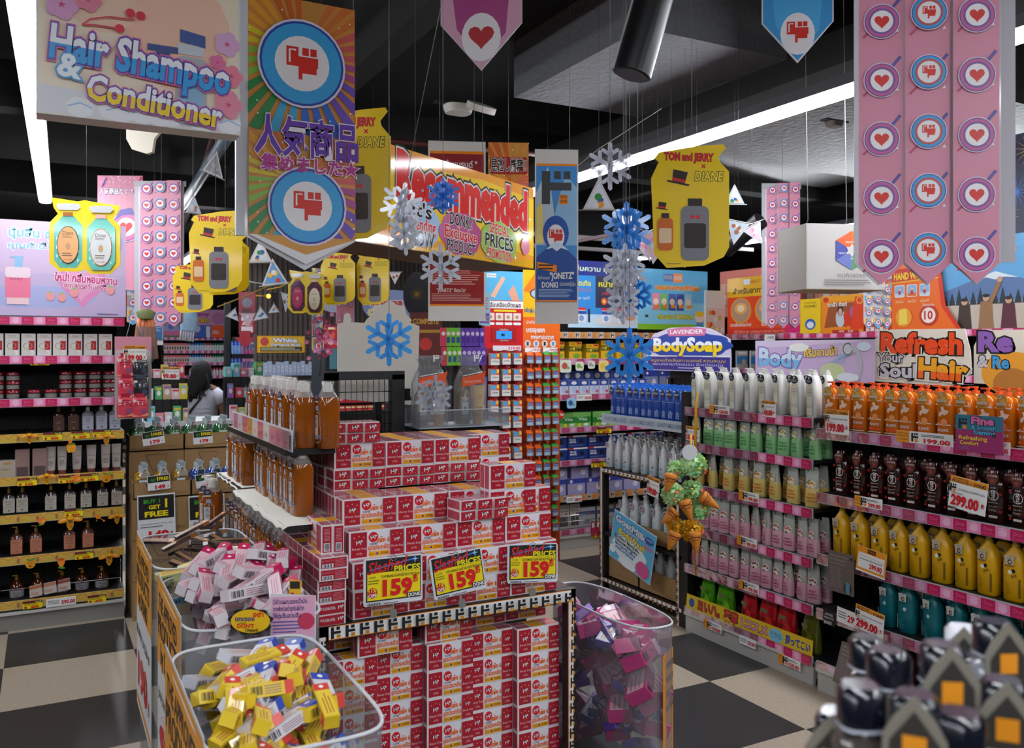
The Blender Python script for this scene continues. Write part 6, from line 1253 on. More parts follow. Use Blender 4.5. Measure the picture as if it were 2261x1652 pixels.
# hexagon logo box
pos, rz, w, h = Cp(1775, 1960, 495, 640, 4.3, .15)
t = thing('hanging_box_sign', 'grey box sign with a coloured hexagon logo behind the large pink banner', 'hanging sign', pos, rz)
b = B(); b.box(-w/2, 0, 0, w/2, .3, .004, M('c8ac80', .6)); b.box(-w/2, 0, 0, w/2, .004, h, M('b8b4b0', .6, noise=.08, ns=3)); b.box(-w/2, 0, 0, -w/2+.004, .3, h, M('c8c4bc', .5)); b.box(-w/2, .296, 0, w/2, .3, h, M('9c9894', .6)); b.build('box_panels', t)
b = B(); b.pr(-.0006, .0006); cx, cz, r = .03, h*.60, h*.30
for i, c in enumerate(('e87020', 'e0a848', '4c9c58', '6c78b8', '4850a0', 'd86030')):
    a0 = math.pi/2-i*math.pi/3+.0; b.poly([(cx, cz)]+[(cx+r*math.cos(a0-k*math.pi/3), cz+r*math.sin(a0-k*math.pi/3)) for k in (0, 1)], M(c, .4))
b.star(cx, cz, r*.35, M('c8c4c0', .4), 6, .6); b.txt('DELICIOUS', cx, cz+r*.42, .014, WHITE); b.txt('HEALTH', cx-r*.5, cz-r*.15, .013, WHITE); b.txt('ENVIRONMENT', cx+r*.35, cz-r*.42, .012, WHITE); b.txt('แนวคิดของเรา', cx, h*.22, .028, M('5a5654', .4)); b.bars(-w*.28, h*.06, w*.32, h*.16, 3, M('7a7674', .4)); b.build('printed_face', t)
for x in (-.4, .1): b = B(); b.tube([(x*w, .1, h), (x*w+.02, .1, h+.03), (x*w, .1, 3.56-pos.z)], .0018, M('a0a0a0', .4), 4); b.build('hanging_wire', t)
# ------------------------------------------------------------------ posters on top of the shelves
def d_straw(b, w, h):
    b.rect(-w/2, 0, w/2, h, M('c0aed4', .35)); b.rect(-w/2, h*.45, w*.5, h, M('ccb4d4', .35)); b.disc(-w*.1, h*.2, w*.4, M('a8aedc', .4), h*.12); b.disc(w*.36, h*.8, w*.12, M('a4a8dc', .4), h*.16)
    P = lambda px, py: ((px-53)/225*w*.74-w*.5+w*.26, (716-py)/226*h)
    x, z = P(188, 640); b.heart(x, z, w*.17, M('e090c4', .25)); b.heart(x-.01, z+.01, w*.13, M('e8a4cc', .25))
    C2 = M('74bcd8', .4); O2 = (M('ece8f4', .4), .09)
    x, z = P(90, 520); b.txt('นุ่มลื่น ชุ่ม', x, z, h*.12, C2, w=w*.32, off=.02, out=[O2]); x, z = P(95, 550); b.txt('คุณค่าน้ำผึ้ง', x, z, h*.085, C2, w=w*.36, off=.01, out=[O2]); x, z = P(258, 553); b.txt('a', x, z, h*.06, WHITE)
    x, z = P(195, 625); b.txt('ใหม่! กลิ่นหอมหวาน', x, z, h*.11, M('d02c78', .4), w=w*.42, off=.03, rot=-.05, out=[O2]); x, z = P(192, 643); b.txt('จากสตรอว์เบอร์รี่', x, z, h*.075, M('d02c78', .4), w=w*.28, off=.02, rot=-.05, out=[O2])
    x, z = P(62, 640); b.poly(rrect(x-w*.09, z-h*.16, x+w*.07, z+h*.13, w*.02), M('e87898', .3)); b.poly(rrect(x-w*.09, z+h*.06, x+w*.07, z+h*.17, w*.02), M('e8d0dc', .3)); b.rect(x-w*.03, z+h*.17, x+w*.02, z+h*.27, M('8cb8dc', .3)); b.rect(x-w*.06, z+h*.27, x+w*.03, z+h*.285, M('8cb8dc', .3)); b.txt('honey', x-w*.02, z+h*.05, h*.05, M('a04878', .4)); b.rect(x-w*.08, z-h*.22, x+w*.06, z-h*.15, M('e8c8d0', .3))
    for px, py in ((122, 668), (170, 658), (245, 650), (145, 670)): x, z = P(px, py); b.disc(x, z, w*.028, M('e89c9c', .4), h*.05); b.disc(x, z+h*.04, w*.012, M('90b878', .4), h*.012)
    b.bars(w*.3, h*.02, w*.46, h*.04, 1, M('5a5a88', .4))
pos, rz, w, h = Yp(-60, 278, 492, 700, 5.86); pos.z = 1.85; poster('header_poster', 'lavender strawberry honey poster on top of the left shelf', 'poster', (pos, 0, w, h), d_straw, 'd8d0e0', .01)
def d_blue(b, w, h):
    b.rect(-w/2, 0, w/2, h, M('2c8cd8', .3)); b.rect(-w/2, 0, w/2, h*.2, M('bcdcf0', .3)); b.rect(-w/2, h*.78, w/2, h, M('1c2c88', .3)); b.rect(-w*.12, h*.3, w/2, h*.78, M('1c2448', .3)); b.disc(w*.2, h*.1, w*.35, M('d8d8dc', .4), h*.08)
    b.txt('เพิ่มความ ชุ่มชื้น เพื่อ', 0, h*.88, h*.1, M('e4f0ec', .4), w=w*.9, off=.02, out=[(M('2c6858', .4), .06)]); b.txt('โนโดเกิล', -w*.33, h*.66, h*.1, M('e8e040', .4), w=w*.28, off=.03); b.txt('หน้ากาก', w*.1, h*.66, h*.12, M('e8e040', .4), w=w*.35, off=.03); b.txt('ใช้ได้ทันที', -w*.33, h*.56, h*.06, M('e85c50', .4), w=w*.28); b.txt('ใช้ง่าย ทุกที่', -w*.33, h*.44, h*.06, WHITE, w=w*.24); b.txt('เพื่อความ', w*.15, h*.52, h*.07, M('e04030', .4), w=w*.35)
    for x in (-.38, -.03, .2): b.rect(w*x, h*.08, w*(x+.12), h*.3, M('e4e8f0', .4)); b.rect(w*x, h*.26, w*(x+.12), h*.3, M('d83038', .4)); b.rect(w*x, h*.2, w*(x+.12), h*.25, M('2848a0', .4)); b.disc(w*(x+.06), h*.14, w*.035, M('7c9cd0', .4))
    b.rect(-w*.23, h*.08, -w*.2, h*.28, M('202840', .4)); b.disc(0, h*.4, w*.045, M('d84c28', .4)); b.disc(0, h*.4, w*.025, M('f0c050', .4)); b.disc(w*.38, h*.18, w*.08, M('d8987c', .4), h*.06)
poster('header_poster', 'blue Thai throat spray poster on the health shelf, behind the snowflakes', 'poster', Yp(1255, 1408, 578, 724, 6.14), d_blue, 'd8e4ec')
def d_fev(b, w, h):
    b.rect(-w/2, 0, w/2, h, M('4cb4e8', .15, coat=.6)); b.rect(-w/2, h*.02, w/2, h*.45, M('84d0ec', .2)); b.rect(-w/2, 0, w/2, h*.09, M('88c828', .3)); b.rect(-w*.14, h*.8, 0, h*.93, M('2c68c0', .3)); b.rect(0, h*.79, w*.13, h*.94, M('f08420', .3)); b.txt('FEVER', w*.065, h*.865, h*.09, WHITE, w=w*.11); b.txt('KOOL', -w*.07, h*.87, h*.08, M('f0d830', .4), w=w*.11)
    b.txt('บรรเทาอาการตัวร้อน', .06*w, h*.70, h*.1, M('e04c14', .4), w=w*.62, off=.035, out=[(M('f4e040', .4), .09)]); b.txt('ติดแน่น ใช้ได้ทันที', .03*w, h*.21, h*.09, M('f0e428', .4), w=w*.5, off=.035, out=[(M('285c28', .4), .08)])
    for i, c in enumerate(('e8889c', '6cb850', '2c50a8', '2c50a8', '9cd0e8')): x = -w*.3+i*w*.115; b.rect(x, h*.32, x+w*.1, h*.60, M(c, .35)); b.disc(x+w*.05, h*.46, w*.038, M('f0d8c8', .4)); b.rect(x+w*.03, h*.36, x+w*.1, h*.41, M('f09020', .4))
    b.disc(w*.38, h*.22, w*.07, M('f4d8c8', .4)); b.disc(w*.38, h*.27, w*.07, M('f0c028', .4), h*.045); b.rect(w*.33, h*.03, w*.43, h*.13, M('4c90d0', .4)); b.line([(-w*.4, h*.22), (-w*.36, h*.22)], .02, M('202830', .4))
poster('header_poster', 'light blue fever patch poster with green foot behind the lavender soap sign', 'poster', Yp(1408, 1562, 596, 728, 6.12), d_fev, 'c8e4f0')
def d_pop(b, w, h):
    b.rect(-w/2, 0, w/2, h*.6, M('dcc8c0', .4))
    for i in range(12): b.disc(random.uniform(-.4, .4)*w, random.uniform(.05, .5)*h, w*.09, M(('d84c30', 'e8a040', 'c8c050', 'e8e0d8')[i % 4], .4), h*.06, rot=i)
poster('header_box', 'white box printed with fried food between the blue and orange posters', 'box', Yp(1558, 1600, 642, 738, 6.1), d_pop, 'e0dcd8', .08)
def d_heat(b, w, h):
    b.rect(-w/2, 0, w/2, h, M('e84818', .3)); b.rect(-w/2, h*.66, w/2, h, M('f4b81c', .3)); b.rect(-w/2, 0, w/2, h*.1, M('d82c1c', .3)); b.poly([(w*.3, 0), (w/2, 0), (w/2, h*.66), (w*.42, h*.66)], M('d8206c', .3))
    b.rect(-w*.26, h*.87, -w*.17, h*.96, M('e8ecf4', .4)); b.txt('HEAT PATCH', 0, h*.91, h*.08, M('c83820', .4), w=w*.34); b.txt('สำหรับอาการปวด', -w*.1, h*.76, h*.13, M('2c1410', .4), w=w*.62, off=.02)
    for x in (-.3, .05, .35): b.disc(x*w, h*.42, w*.15, M('f4a020', .3), h*.23, 24); b.disc(x*w, h*.42, w*.135, M('b8927c', .4), h*.205, 24); b.disc(x*w, h*.46, w*.09, M('f0b060', .3), h*.1, 20); b.disc(x*w, h*.46, w*.05, M('f8e0b0', .3), h*.06, 20)
    b.txt('ปวดต้นคอและไหล่', -w*.3, h*.17, h*.075, WHITE, w=w*.3, off=.02); b.txt('ปวด', w*.03, h*.17, h*.075, WHITE, off=.02); b.txt('ใช้วิธีการ บรรเทาอาการปวด', -w*.05, h*.05, h*.06, M('f4b0a0', .4), w=w*.7)
poster('header_poster', 'orange HEAT PATCH poster with round knee pictures', 'poster', Xp(1606, 1768, 608, 738, 5.52), d_heat, 'e8a080')
def d_grid(b, w, h):
    b.rect(-w/2, 0, w/2, h, M('e0705c', .4))
    for i in range(int(w/.09)):
        for j in range(max(1, int(h/.11))): b.rect(-w/2+i*.09+.008, j*.11+.01, -w/2+i*.09+.08, min(h, j*.11+.1), M('d8d4d0' if (i+j) % 2 else 'e4a890', .4))
poster('header_poster', 'pink window checked board behind the heat patch poster', 'poster', Xp(1590, 2060, 574, 690, 5.75), d_grid, 'e0c8c0')
def d_donki(b, w, h):
    b.rect(-w/2, 0, w/2, h, M('f4cc10', .3)); b.txt('DON DON', -0, h*.88, h*.06, M('3a2c08', .4), w=w*.55); b.txt('DONKI', 0, h*.78, h*.1, M('2c2008', .4), w=w*.58, off=.02); b.disc(0, h*.26, w*.26, M('2860b8', .4), h*.16); b.disc(0, h*.24, w*.17, M('e8e8ec', .4), h*.1)
poster('header_poster', 'yellow DON DON DONKI board next to the orange poster', 'poster', Xp(1767, 1812, 660, 736, 5.48), d_donki, 'f4cc10')
def d_or(b, w, h):
    b.rect(-w/2, 0, w/2, h, M('f08c18', .3)); b.rect(-w/2, h*.85, w/2, h, M('f4a81c', .3)); b.disc(-w*.38, h*.9, w*.07, M('d83020', .4), h*.07); b.poly([(-w*.42, h*.15), (w*.3, h*.2), (w*.36, h*.8), (-w*.3, h*.8)], M('a05020', .4)); b.disc(-w*.03, h*.4, w*.11, M('c8ccd4', .4), h*.24); b.disc(-w*.03, h*.6, w*.07, M('20181c', .4), h*.15); b.disc(-w*.03, h*.56, w*.045, M('d8a890', .4), h*.1)
    b.poly([(w*.08, h*.15), (w*.22, h*.22), (w*.2, h*.62), (w*.04, h*.5)], M('e03c1c', .3)); b.disc(w*.27, h*.55, w*.08, M('b05ca0', .4), h*.15); b.poly([(w*.2, h*.1), (w*.5, h*.1), (w*.5, h*.95), (w*.32, h*.95)], M('e84418', .3)); b.ring(w*.42, h*.85, w*.05, w*.08, M('f0a040', .4)); b.rect(-w*.22, 0, w*.4, h*.09, M('c02818', .4)); b.txt('40  20', w*.1, h*.05, h*.08, WHITE, w=w*.35)
    b.txt('ตาล้า ตึง!!', -w*.1, h*.76, h*.14, WHITE, w=w*.45, off=.03)
poster('header_poster', 'orange poster of a girl rubbing her eyes beside the yellow board', 'poster', Xp(1813, 1906, 652, 736, 5.48), d_or, 'f08c18')
poster('header_poster', 'red end panel between the orange poster and the hand warmers', 'poster', Xp(1906, 1970, 650, 734, 5.50), lambda b, w, h: (b.rect(-w/2, 0, w/2, h, M('d83418', .3)), b.txt('KAO', w*.2, h*.9, h*.1, WHITE), [b.rect(-w*.4+i*w*.16, h*.02, -w*.28+i*w*.16, h*.14, M('e8e0d8', .4)) for i in range(5)]), 'd83418')
def d_hw(b, w, h):
    b.poly([(-w/2, 0), (w/2, 0), (w*.28, h*.35), (w*.2, h), (-w/2, h*.96)], M('f06c14', .3)); b.poly([(-w/2, h*.76), (w*.24, h*.80), (w*.2, h), (-w/2, h*.96)], M('d0281c', .3)); b.poly([(w*.5, 0), (w*.56, 0), (w*.34, h*.35), (w*.25, h), (w*.2, h), (w*.28, h*.35)], M('e03010', .3))
    b.txt('HAND WARMERS', -w*.14, h*.85, h*.15, M('f4d41c', .4), w=w*.64, off=.04); b.line([(-w/2, h*.755), (w*.24, h*.79)], .008, M('f4c41c', .4))
    for i in range(3): x = -w*.37+i*w*.2; b.poly(rrect(x-w*.08, h*.52, x+w*.08, h*.71, .01), WHITE); b.poly(rrect(x-w*.072, h*.53, x+w*.072, h*.70, .01), M('8cb8e0', .4)); b.rect(x-w*.07, h*.53, x+w*.07, h*.58, M('e07030' if i == 1 else 'c8d8e8', .4)); b.disc(x, h*.64, w*.02, M('e8b898', .4)); b.rect(x-w*.02, h*.56, x+w*.02, h*.62, M('c82c28', .4)); b.txt(('ท่องเที่ยว', 'แคมป์ปิ้ง', 'เล่นสกี')[i], x, h*.45, h*.06, M('f4dc9c', .4), w=w*.13)
    b.disc(-w*.3, h*.2, w*.13, M('f4a030', .3), h*.15, 20); b.poly([(-w*.38, h*.08), (-w*.24, h*.1), (-w*.25, h*.33), (-w*.37, h*.32)], M('f8d858', .3)); b.ring(w*.09, h*.22, h*.12, h*.16, M('c82c1c', .4)); b.disc(w*.09, h*.22, h*.12, M('f4e4d8', .4)); b.txt('10', w*.09, h*.22, h*.18, M('c02018', .4), off=.03); b.txt('ร้อนนาน', w*.09, h*.38, h*.06, WHITE)
poster('header_poster', 'orange HAND WARMERS poster with three small pictures', 'poster', Xp(1969, 2112, 585, 728, 5.46), d_hw, 'f06c14', shape=lambda w, h: [(-w/2, 0), (w*.56, 0), (w*.34, h*.35), (w*.25, h), (w*.2, h*1.02), (-w*.2, h*1.1), (-w/2, h*.96)])
def d_fuji(b, w, h):
    b.rect(-w/2, 0, w/2, h, M('5ca8dc', .35)); b.poly([(-w/2, h*.42), (0, h*.62), (w/2, h*.42), (w/2, h*.2), (-w/2, h*.2)], M('5878a8', .4)); b.poly([(-w*.2, h*.54), (0, h*.62), (w*.2, h*.54), (.08*w, h*.555), (0, h*.53), (-.08*w, h*.56)], M('e4ecf4', .4)); b.rect(-w/2, 0, w/2, h*.3, M('c8b8a8', .4))
    for i in range(16): b.poly([(-w/2+i*w/15, h*.27), (-w/2+(i+1)*w/15, h*.27), (-w/2+(i+.5)*w/15, h*(.38+.04*(i % 3)))], M('1c3038', .5))
    for x, c, hh in ((-.28, '3c2c20', .36), (-.08, '9c7048', .4), (.12, '5c2030', .36), (.32, 'a88050', .38)):
        b.poly([(x*w-w*.07, 0), (x*w+w*.07, 0), (x*w+w*.05, h*hh*.75), (x*w-w*.05, h*hh*.75)], M(c, .5)); b.disc(x*w, h*hh*.84, w*.03, M('d0a080', .5), h*.035, 12); b.disc(x*w, h*hh*.91, w*.033, M('241c20', .5), h*.02, 12)
    b.line([(-.04*w, h*.28), (w*.04, h*.5)], w*.04, M('9c7048', .5)); b.disc(w*.045, h*.53, w*.025, M('d0a080', .5)); b.txt('ความอบอุ่น', -w*.02, h*.85, h*.09, M('e05420', .4), w=w*.4, off=.03, out=[(WHITE, .07)]); b.txt('สูตร', 0, h*.93, h*.09, M('f0a818', .4), off=.03, out=[(M('c83018', .4), .07)])
pos, rz, w, h = Xp(2080, 2330, 520, 726, 5.49); poster('header_poster', 'blue poster of friends in winter coats before a snowy mountain', 'poster', (pos, rz, w, h), d_fuji, '90b0c8')
pos, rz, w, h = Xp(2100, 2360, 300, 520, 5.6); poster('header_poster', 'dark blue poster with gold fireworks at the right edge', 'poster', (pos, rz, w, h), lambda b, w, h: [b.rect(-w/2, 0, w/2, h, M('181c40', .4))]+[b.star(random.uniform(-.4, .4)*w, random.uniform(.1, .9)*h, .12, M(c, .4), 14, .12) for c in ('d8a028', '2c6cc8', 'c89838', '4c88d8')], '181c40')
b = B(); b.prism([(0, 0), (.12, 0), (.12, .05), (0, .05)], 0, .002, WHITE); b.pr(-.0005); b.txt('小林製薬', .065, .024, .03, INK, w=.09); solo(b, 'maker_label', 'white label with Japanese maker name under the heat patch poster', 'label', onX(1688, 752, 5.44), R90)
# ------------------------------------------------------------------ cut-out header signs on the near shelves
def d_body(b, w, h):
    b.rect(-w/2, 0, w/2, h, M('cdb4d8', .4)); b.poly([(-w/2, h*.8), (w*.4, h*.95), (w/2, h), (-w/2, h)], M('d8c8e4', .4)); b.txt('Body', -w*.27, h*.56, h*.62, M('d0e4f4', .4), w=w*.38, off=.04, rot=-.03, out=[(M('8870b8', .4), .09)], lo=(M('7cbce8', .4), -.05)); b.txt('ครีมอาบน้ำ', w*.08, h*.70, h*.26, M('f4d018', .4), w=w*.27, off=.03, rot=.06, out=[(M('7c60b0', .4), .09)])
    b.cloud(-w*.1, h*.82, w*.16, h*.2, WHITE, 5, 1); b.cloud(w*.42, h*.84, w*.1, h*.2, M('d4e4f0', .4), 5, 2); b.disc(w*.3, h*.78, w*.05, M('c8ccd0', .4), h*.15); b.ring(w*.3, h*.78, h*.12, h*.15, M('5a6068', .4), 18); b.line([(w*.32, h*.85), (w*.38, h*.7), (w*.4, h*.4), (w*.38, h*.1)], w*.025, M('b8bcc4', .4))
    for i in range(5): b.line([(w*.26+i*w*.006, h*.66), (w*.14+i*w*.035, h*.42)], .005, M('8cbcdc', .4))
    b.disc(w*.18, h*.25, w*.1, M('c8d4a0', .4), h*.2); b.cloud(w*.3, h*.12, w*.16, h*.2, M('e4e8f4', .4), 6, 3)
poster('header_sign', 'lilac Body header sign with a shower head above the white pump bottles', 'sign board', Xp(1668, 1932, 751, 842, 3.74), d_body, 'c8b0d4', .005, lambda w, h: [(-w*.5, 0), (w*.46, 0), (w*.5, h*.95), (-w*.44, h)])
def d_hairr(b, w, h):
    b.rect(-w*.5, 0, w*.5, h*.0+.001, M('e4dccc', .4)); K = (INK, .10); Cr = (M('e8e0cc', .4), .15)
    b.txt('Refresh', 0, h*.74, h*.52, M('ec4c14', .4), w=w*.78, off=.05, rot=-.02, out=[Cr, K]); b.txt('Your', -w*.3, h*.47, h*.25, M('c8c4cc', .4), w=w*.26, off=.03, out=[Cr, K]); b.txt('Soul', -w*.22, h*.22, h*.36, M('c8c4cc', .4), w=w*.36, off=.04, out=[Cr, K]); b.txt('Hair', w*.22, h*.26, h*.5, M('f0a818', .4), w=w*.44, off=.05, rot=-.05, out=[Cr, K], lo=(M('ee6414', .4), -.1))
poster('header_sign', 'graffiti lettered Refresh Your Soul Hair sign above the orange bottles', 'sign board', Xp(1925, 2150, 728, 846, 3.76), d_hairr, 'e4dccc', .005, lambda w, h: [(-w*.46, 0), (w*.3, -.01), (w*.48, h*.2), (w*.47, h*.6), (w*.42, h*1.0), (-w*.3, h*1.02), (-w*.5, h*.8)])
poster('header_sign', 'purple lettered sign continuing past the right edge above the mint bottles', 'sign board', Xp(2150, 2330, 728, 850, 3.78), lambda b, w, h: (b.disc(-w*.0, h*.2, w*.4, M('e8a030', .4), h*.4, 24), b.disc(0, .0, w*.25, M('b87830', .4), h*.3, 24), b.txt('Re', -w*.22, h*.78, h*.5, M('8c60b0', .4), w=w*.4, off=.05, out=[(INK, .11)]), b.txt('&', -w*.38, h*.42, h*.3, M('c8c4cc', .4), off=.04, out=[(INK, .1)]), b.txt('Re', -w*.15, h*.4, h*.3, M('3c9cd8', .4), off=.04, out=[(INK, .1)])), 'e0d8c8', .005, lambda w, h: [(-w*.5, 0), (w*.5, 0), (w*.5, h), (-w*.4, h), (-w*.5, h*.7)])
def d_lav(b, w, h):
    N = M('28489c', .35); b.cloud(0, h*.62, w*.98, h*.58, N, 9, 2); b.rect(-w*.5, h*.02, w*.5, h*.34, M('3c3484', .35)); b.line([(-w*.5, h*.36), (w*.5, h*.36)], .006, WHITE); b.poly([(-w*.22, h*.84), (w*.22, h*.84), (w*.24, h*1.0), (0, h*1.06), (-w*.24, h*1.0)], M('cc6c98', .35)); b.txt('LAVENDER', 0, h*.94, h*.14, WHITE, w=w*.4, off=.02)
    b.txt('BodySoap', 0, h*.63, h*.44, M('e8ecf4', .4), w=w*.82, off=.05, out=[(N, .1)], lo=(M('f0cc20', .4), -.03))
    b.txt('สบู่อาบน้ำกลิ่นลาเวนเดอร์ หอมละมุน', 0, h*.25, h*.09, M('e8c85c', .4), w=w*.9); b.txt('ผ่อนคลายก่อนนอน ผิวเนียนนุ่ม', 0, h*.16, h*.09, M('d0c8e8', .4), w=w*.85); b.bars(-w*.1, h*.05, w*.15, h*.1, 1, M('c8c0e0', .4))
poster('header_sign', 'cloud shaped LAVENDER BodySoap sign standing above the blue bottles', 'sign board', Xp(1430, 1612, 727, 820, 3.85), d_lav, 'c8c4d8', .005, lambda w, h: [(-w*.51, 0), (w*.51, 0), (w*.51, h*.4), (w*.5, h*.75), (w*.3, h*.98), (.15*w, h*1.05), (-w*.2, h*1.05), (-w*.42, h*.9), (-w*.52, h*.6)])
def d_goat(b, w, h):
    b.rect(-w*.49, h*.01, w*.49, h*.99, M('5cb4dc', .4)); b.cloud(-w*.05, h*.36, w*.75, h*.5, M('dcE8ec', .4), 8, 1); b.txt('GoatMilk', -w*.08, h*.84, h*.19, M('d8e4ec', .4), w=w*.72, off=.04, rot=-.06, out=[(M('2058a8', .4), .1)]); b.txt('Foaming', -w*.05, h*.73, h*.08, M('d8e4ec', .4), w=w*.35, off=.02, out=[(M('2058a8', .4), .08)]); b.txt('BodyWash', -w*.02, h*.62, h*.17, M('f0d424', .4), w=w*.62, off=.04, rot=-.06, out=[(M('2058a8', .4), .1)])
    b.disc(w*.36, h*.82, w*.1, M('2858a8', .4), h*.075); b.txt('1200', w*.36, h*.835, h*.055, WHITE, w=w*.14); b.rect(w*.28, h*.64, w*.46, h*.7, M('d06c9c', .4))
    for i in range(4): b.txt(('สูตรใหม่ ฟองโฟม', 'น้ำนมแพะอ่อนโยน', 'ผิวนุ่มชุ่มชื้น', 'หอมสะอาด')[i], -w*.12-.004*i, h*(.5-.075*i), h*.085, INK if i < 2 else M('2c60a8', .4), w=w*(.6-.06*i), off=.02, rot=-.05)
    b.cloud(w*.3, h*.18, w*.28, h*.3, M('d0508c', .4), 6, 2); b.cloud(-w*.05, h*.08, w*.4, h*.16, M('e8ecf4', .4), 6, 4); b.cloud(-w*.42, h*.2, w*.14, h*.16, M('e8ecf4', .4), 5, 5)
pos, rz, w, h = Xp(1343, 1436, 1148, 1258, 3.27); poster('price_poster', 'tilted blue GoatMilk BodyWash poster on the goat milk rack', 'poster', (pos, rz, w, h), d_goat, 'c8dce8', .003, ry=.22)
t = poster('shelf_poster', 'magenta Fine and Smooth Foaming card over the honey shampoo strip at the right', 'poster', Xp(2110, 2215, 918, 1000, 3.24), lambda b, w, h: (b.rect(-w/2, 0, w/2, h, M('a02c6c', .4)), b.rect(-w/2, h*.6, w/2, h, M('2c7c94', .4)), dlogo(b, -w*.34, h*.76, h*.28, INK), b.txt('Fine', w*.08, h*.86, h*.28, M('e070a8', .4), w=w*.45, off=.05, out=[(INK, .1)]), b.txt('& Smooth', w*.1, h*.68, h*.16, M('58b8dc', .4), w=w*.5, off=.03, out=[(INK, .09)]), b.txt('foaming', w*.12, h*.55, h*.16, M('58b8dc', .4), w=w*.45, off=.03, out=[(INK, .09)]), b.txt('Refreshing', -w*.12, h*.38, h*.16, M('f0d428', .4), w=w*.6, off=.02), b.txt('Comfort', -w*.2, h*.24, h*.14, M('f0d428', .4), w=w*.4, off=.02), b.txt('COOL', -w*.3, h*.1, h*.1, M('7c88c8', .4))), 'a02c6c', .003)
def d_yel(b, w, h):
    b.rect(-w/2+.004, .003, w/2-.004, h-.003, M('dcb820', .35)); b.disc(-w*.45, h*.5, w*.025, M('2c58a8', .4), h*.3); K = (INK, .09)
    b.txt('ヨいハ。薬草', -w*.22, h*.5, h*.75, M('c02c34', .4), w=w*.34, off=.05, out=[K]); b.txt('1コスメ', w*.08, h*.5, h*.65, M('d88cb0', .4), w=w*.2, off=.05, out=[K]); b.cloud(w*.245, h*.5, w*.10, h*.75, M('7cbcdc', .4), 6, 1); b.txt('だから', w*.245, h*.5, h*.4, INK, w=w*.08); b.txt('買ってこい', w*.4, h*.5, h*.55, M('2c489c', .4), w=w*.17, off=.05)
o_ = UP; poster('strip_sign', 'long yellow strip with red and pink Japanese lettering before the body soap pouches', 'sign board', (UP.w(.49, -.01, .135), R90, .95, .085), d_yel, 'd8b41c', .003, rx=-.1)
# ------------------------------------------------------------------ orange and red pegboard end
t = thing('pegboard_display', 'red and orange pegboard end panel hung with plasters and lens wipes', 'display panel', (2.88, 5.8, 0)); PW = .66
b = B(); b.box(0, 0, .0, PW, .04, 2.24, M('7c1418', .5)); b.box(.33, -.002, .0, PW, .0, 1.66, M('b84418', .5)); b.box(0, -.002, 0, .33, 0, 1.66, M('8c1014', .5))
b.build('back_board', t)
b = B(); b.pr(-.003, .0002); b.rect(0, 1.66, .33, 2.24, M('d01c20', .35)); b.rect(.0, 2.02, .33, 2.24, M('58b0dc', .35)); b.poly([(.05, 2.05), (.15, 2.2), (.18, 2.19), (.09, 2.04)], M('e8b090', .4)); b.poly([(.20, 2.08), (.25, 2.14), (.30, 2.02), (.24, 2.02)], M('e0a080', .4)); b.rect(.02, 2.19, .1, 2.22, WHITE); b.txt('LiQuiPlast', .06, 2.205, .02, INK)
b.rect(.0, 1.96, .33, 2.015, WHITE); b.txt('ฟิล์มเคลือบปิดแผล', .165, 1.985, .045, M('501010', .4), w=.29, off=.03); b.rect(.08, 1.935, .27, 1.95, M('f0d020', .4))
for i in range(4): b.rect(.02+i*.075, 1.87, .085+i*.075, 1.925, M('ecdcd0', .4)); b.disc(.05+i*.075, 1.895, .015, M('c89880', .4)); b.poly(rrect(.02+i*.075, 1.835, .085+i*.075, 1.855, .008), WHITE)
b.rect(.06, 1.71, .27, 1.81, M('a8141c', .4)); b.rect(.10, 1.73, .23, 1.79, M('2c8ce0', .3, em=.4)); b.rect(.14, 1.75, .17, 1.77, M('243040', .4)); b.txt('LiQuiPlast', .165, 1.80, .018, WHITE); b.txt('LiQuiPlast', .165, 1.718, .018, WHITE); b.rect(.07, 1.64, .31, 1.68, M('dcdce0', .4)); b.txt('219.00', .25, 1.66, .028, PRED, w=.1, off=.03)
b.build('header_print', t)
b = B(); b.pr(-.003, .0002); b.rect(.33, 1.66, PW, 2.26, M('ee6c1c', .35)); b.rect(.33, 1.90, PW, 2.26, M('f4b414', .35)); b.poly([(.33, 2.1), (.45, 2.26), (PW, 2.26), (PW, 2.0)], M('f07c1c', .35)); b.disc(.45, 2.08, .06, M('2c2c34', .4), .04); b.disc(.45, 2.08, .05, M('a8bcd0', .4), .032); b.txt('ขจัดฝุ่นและคราบ', .44, 1.95, .045, M('2c3c90', .4), w=.2, off=.03, out=[(M('f4e020', .4), .09)])
b.txt('นำเข้าจากประเทศ', .46, 1.86, .035, WHITE, w=.2); b.txt('บรรจุแยก', .44, 1.80, .05, WHITE, w=.16, off=.03); b.txt('พกพาสะดวก', .50, 1.745, .045, WHITE, w=.2, off=.03)
for i in range(4): b.disc(.37+i*.075, 1.695, .027, M('e8dcd8', .4)); b.rect(.36+i*.075, 1.68, .38+i*.075, 1.71, M(('404858', '4c90d0', '20242c', '4c90d0')[i], .4))
for i in (0, 1): b.rect(.345+i*.16, 1.63, .48+i*.155, 1.665, WHITE); b.txt(('119.00', '124.00')[i], .44+i*.16, 1.648, .024, PRED, w=.07, off=.03)
b.build('header_print', t)
pQ = thing('plaster_pack', '', 'packet'); b = B()
for k in range(3): b.box(-.035, k*.016, 0, .035, k*.016+.01, .09, M('c8bcb8', .4))
b.pr(-.0003, .0002); b.rect(-.035, .045, .035, .09, M('e85c20', .35)); b.rect(-.033, .05, .01, .085, M('58a8d8', .35)); b.rect(.015, .06, .033, .085, M('f4d050', .4)); b.rect(-.035, .0, .035, .045, M('dcd8d4', .4)); b.txt('LiQuiPlast', .0, .028, .014, M('303034', .4), w=.05, off=.02); b.build('packs', pQ)
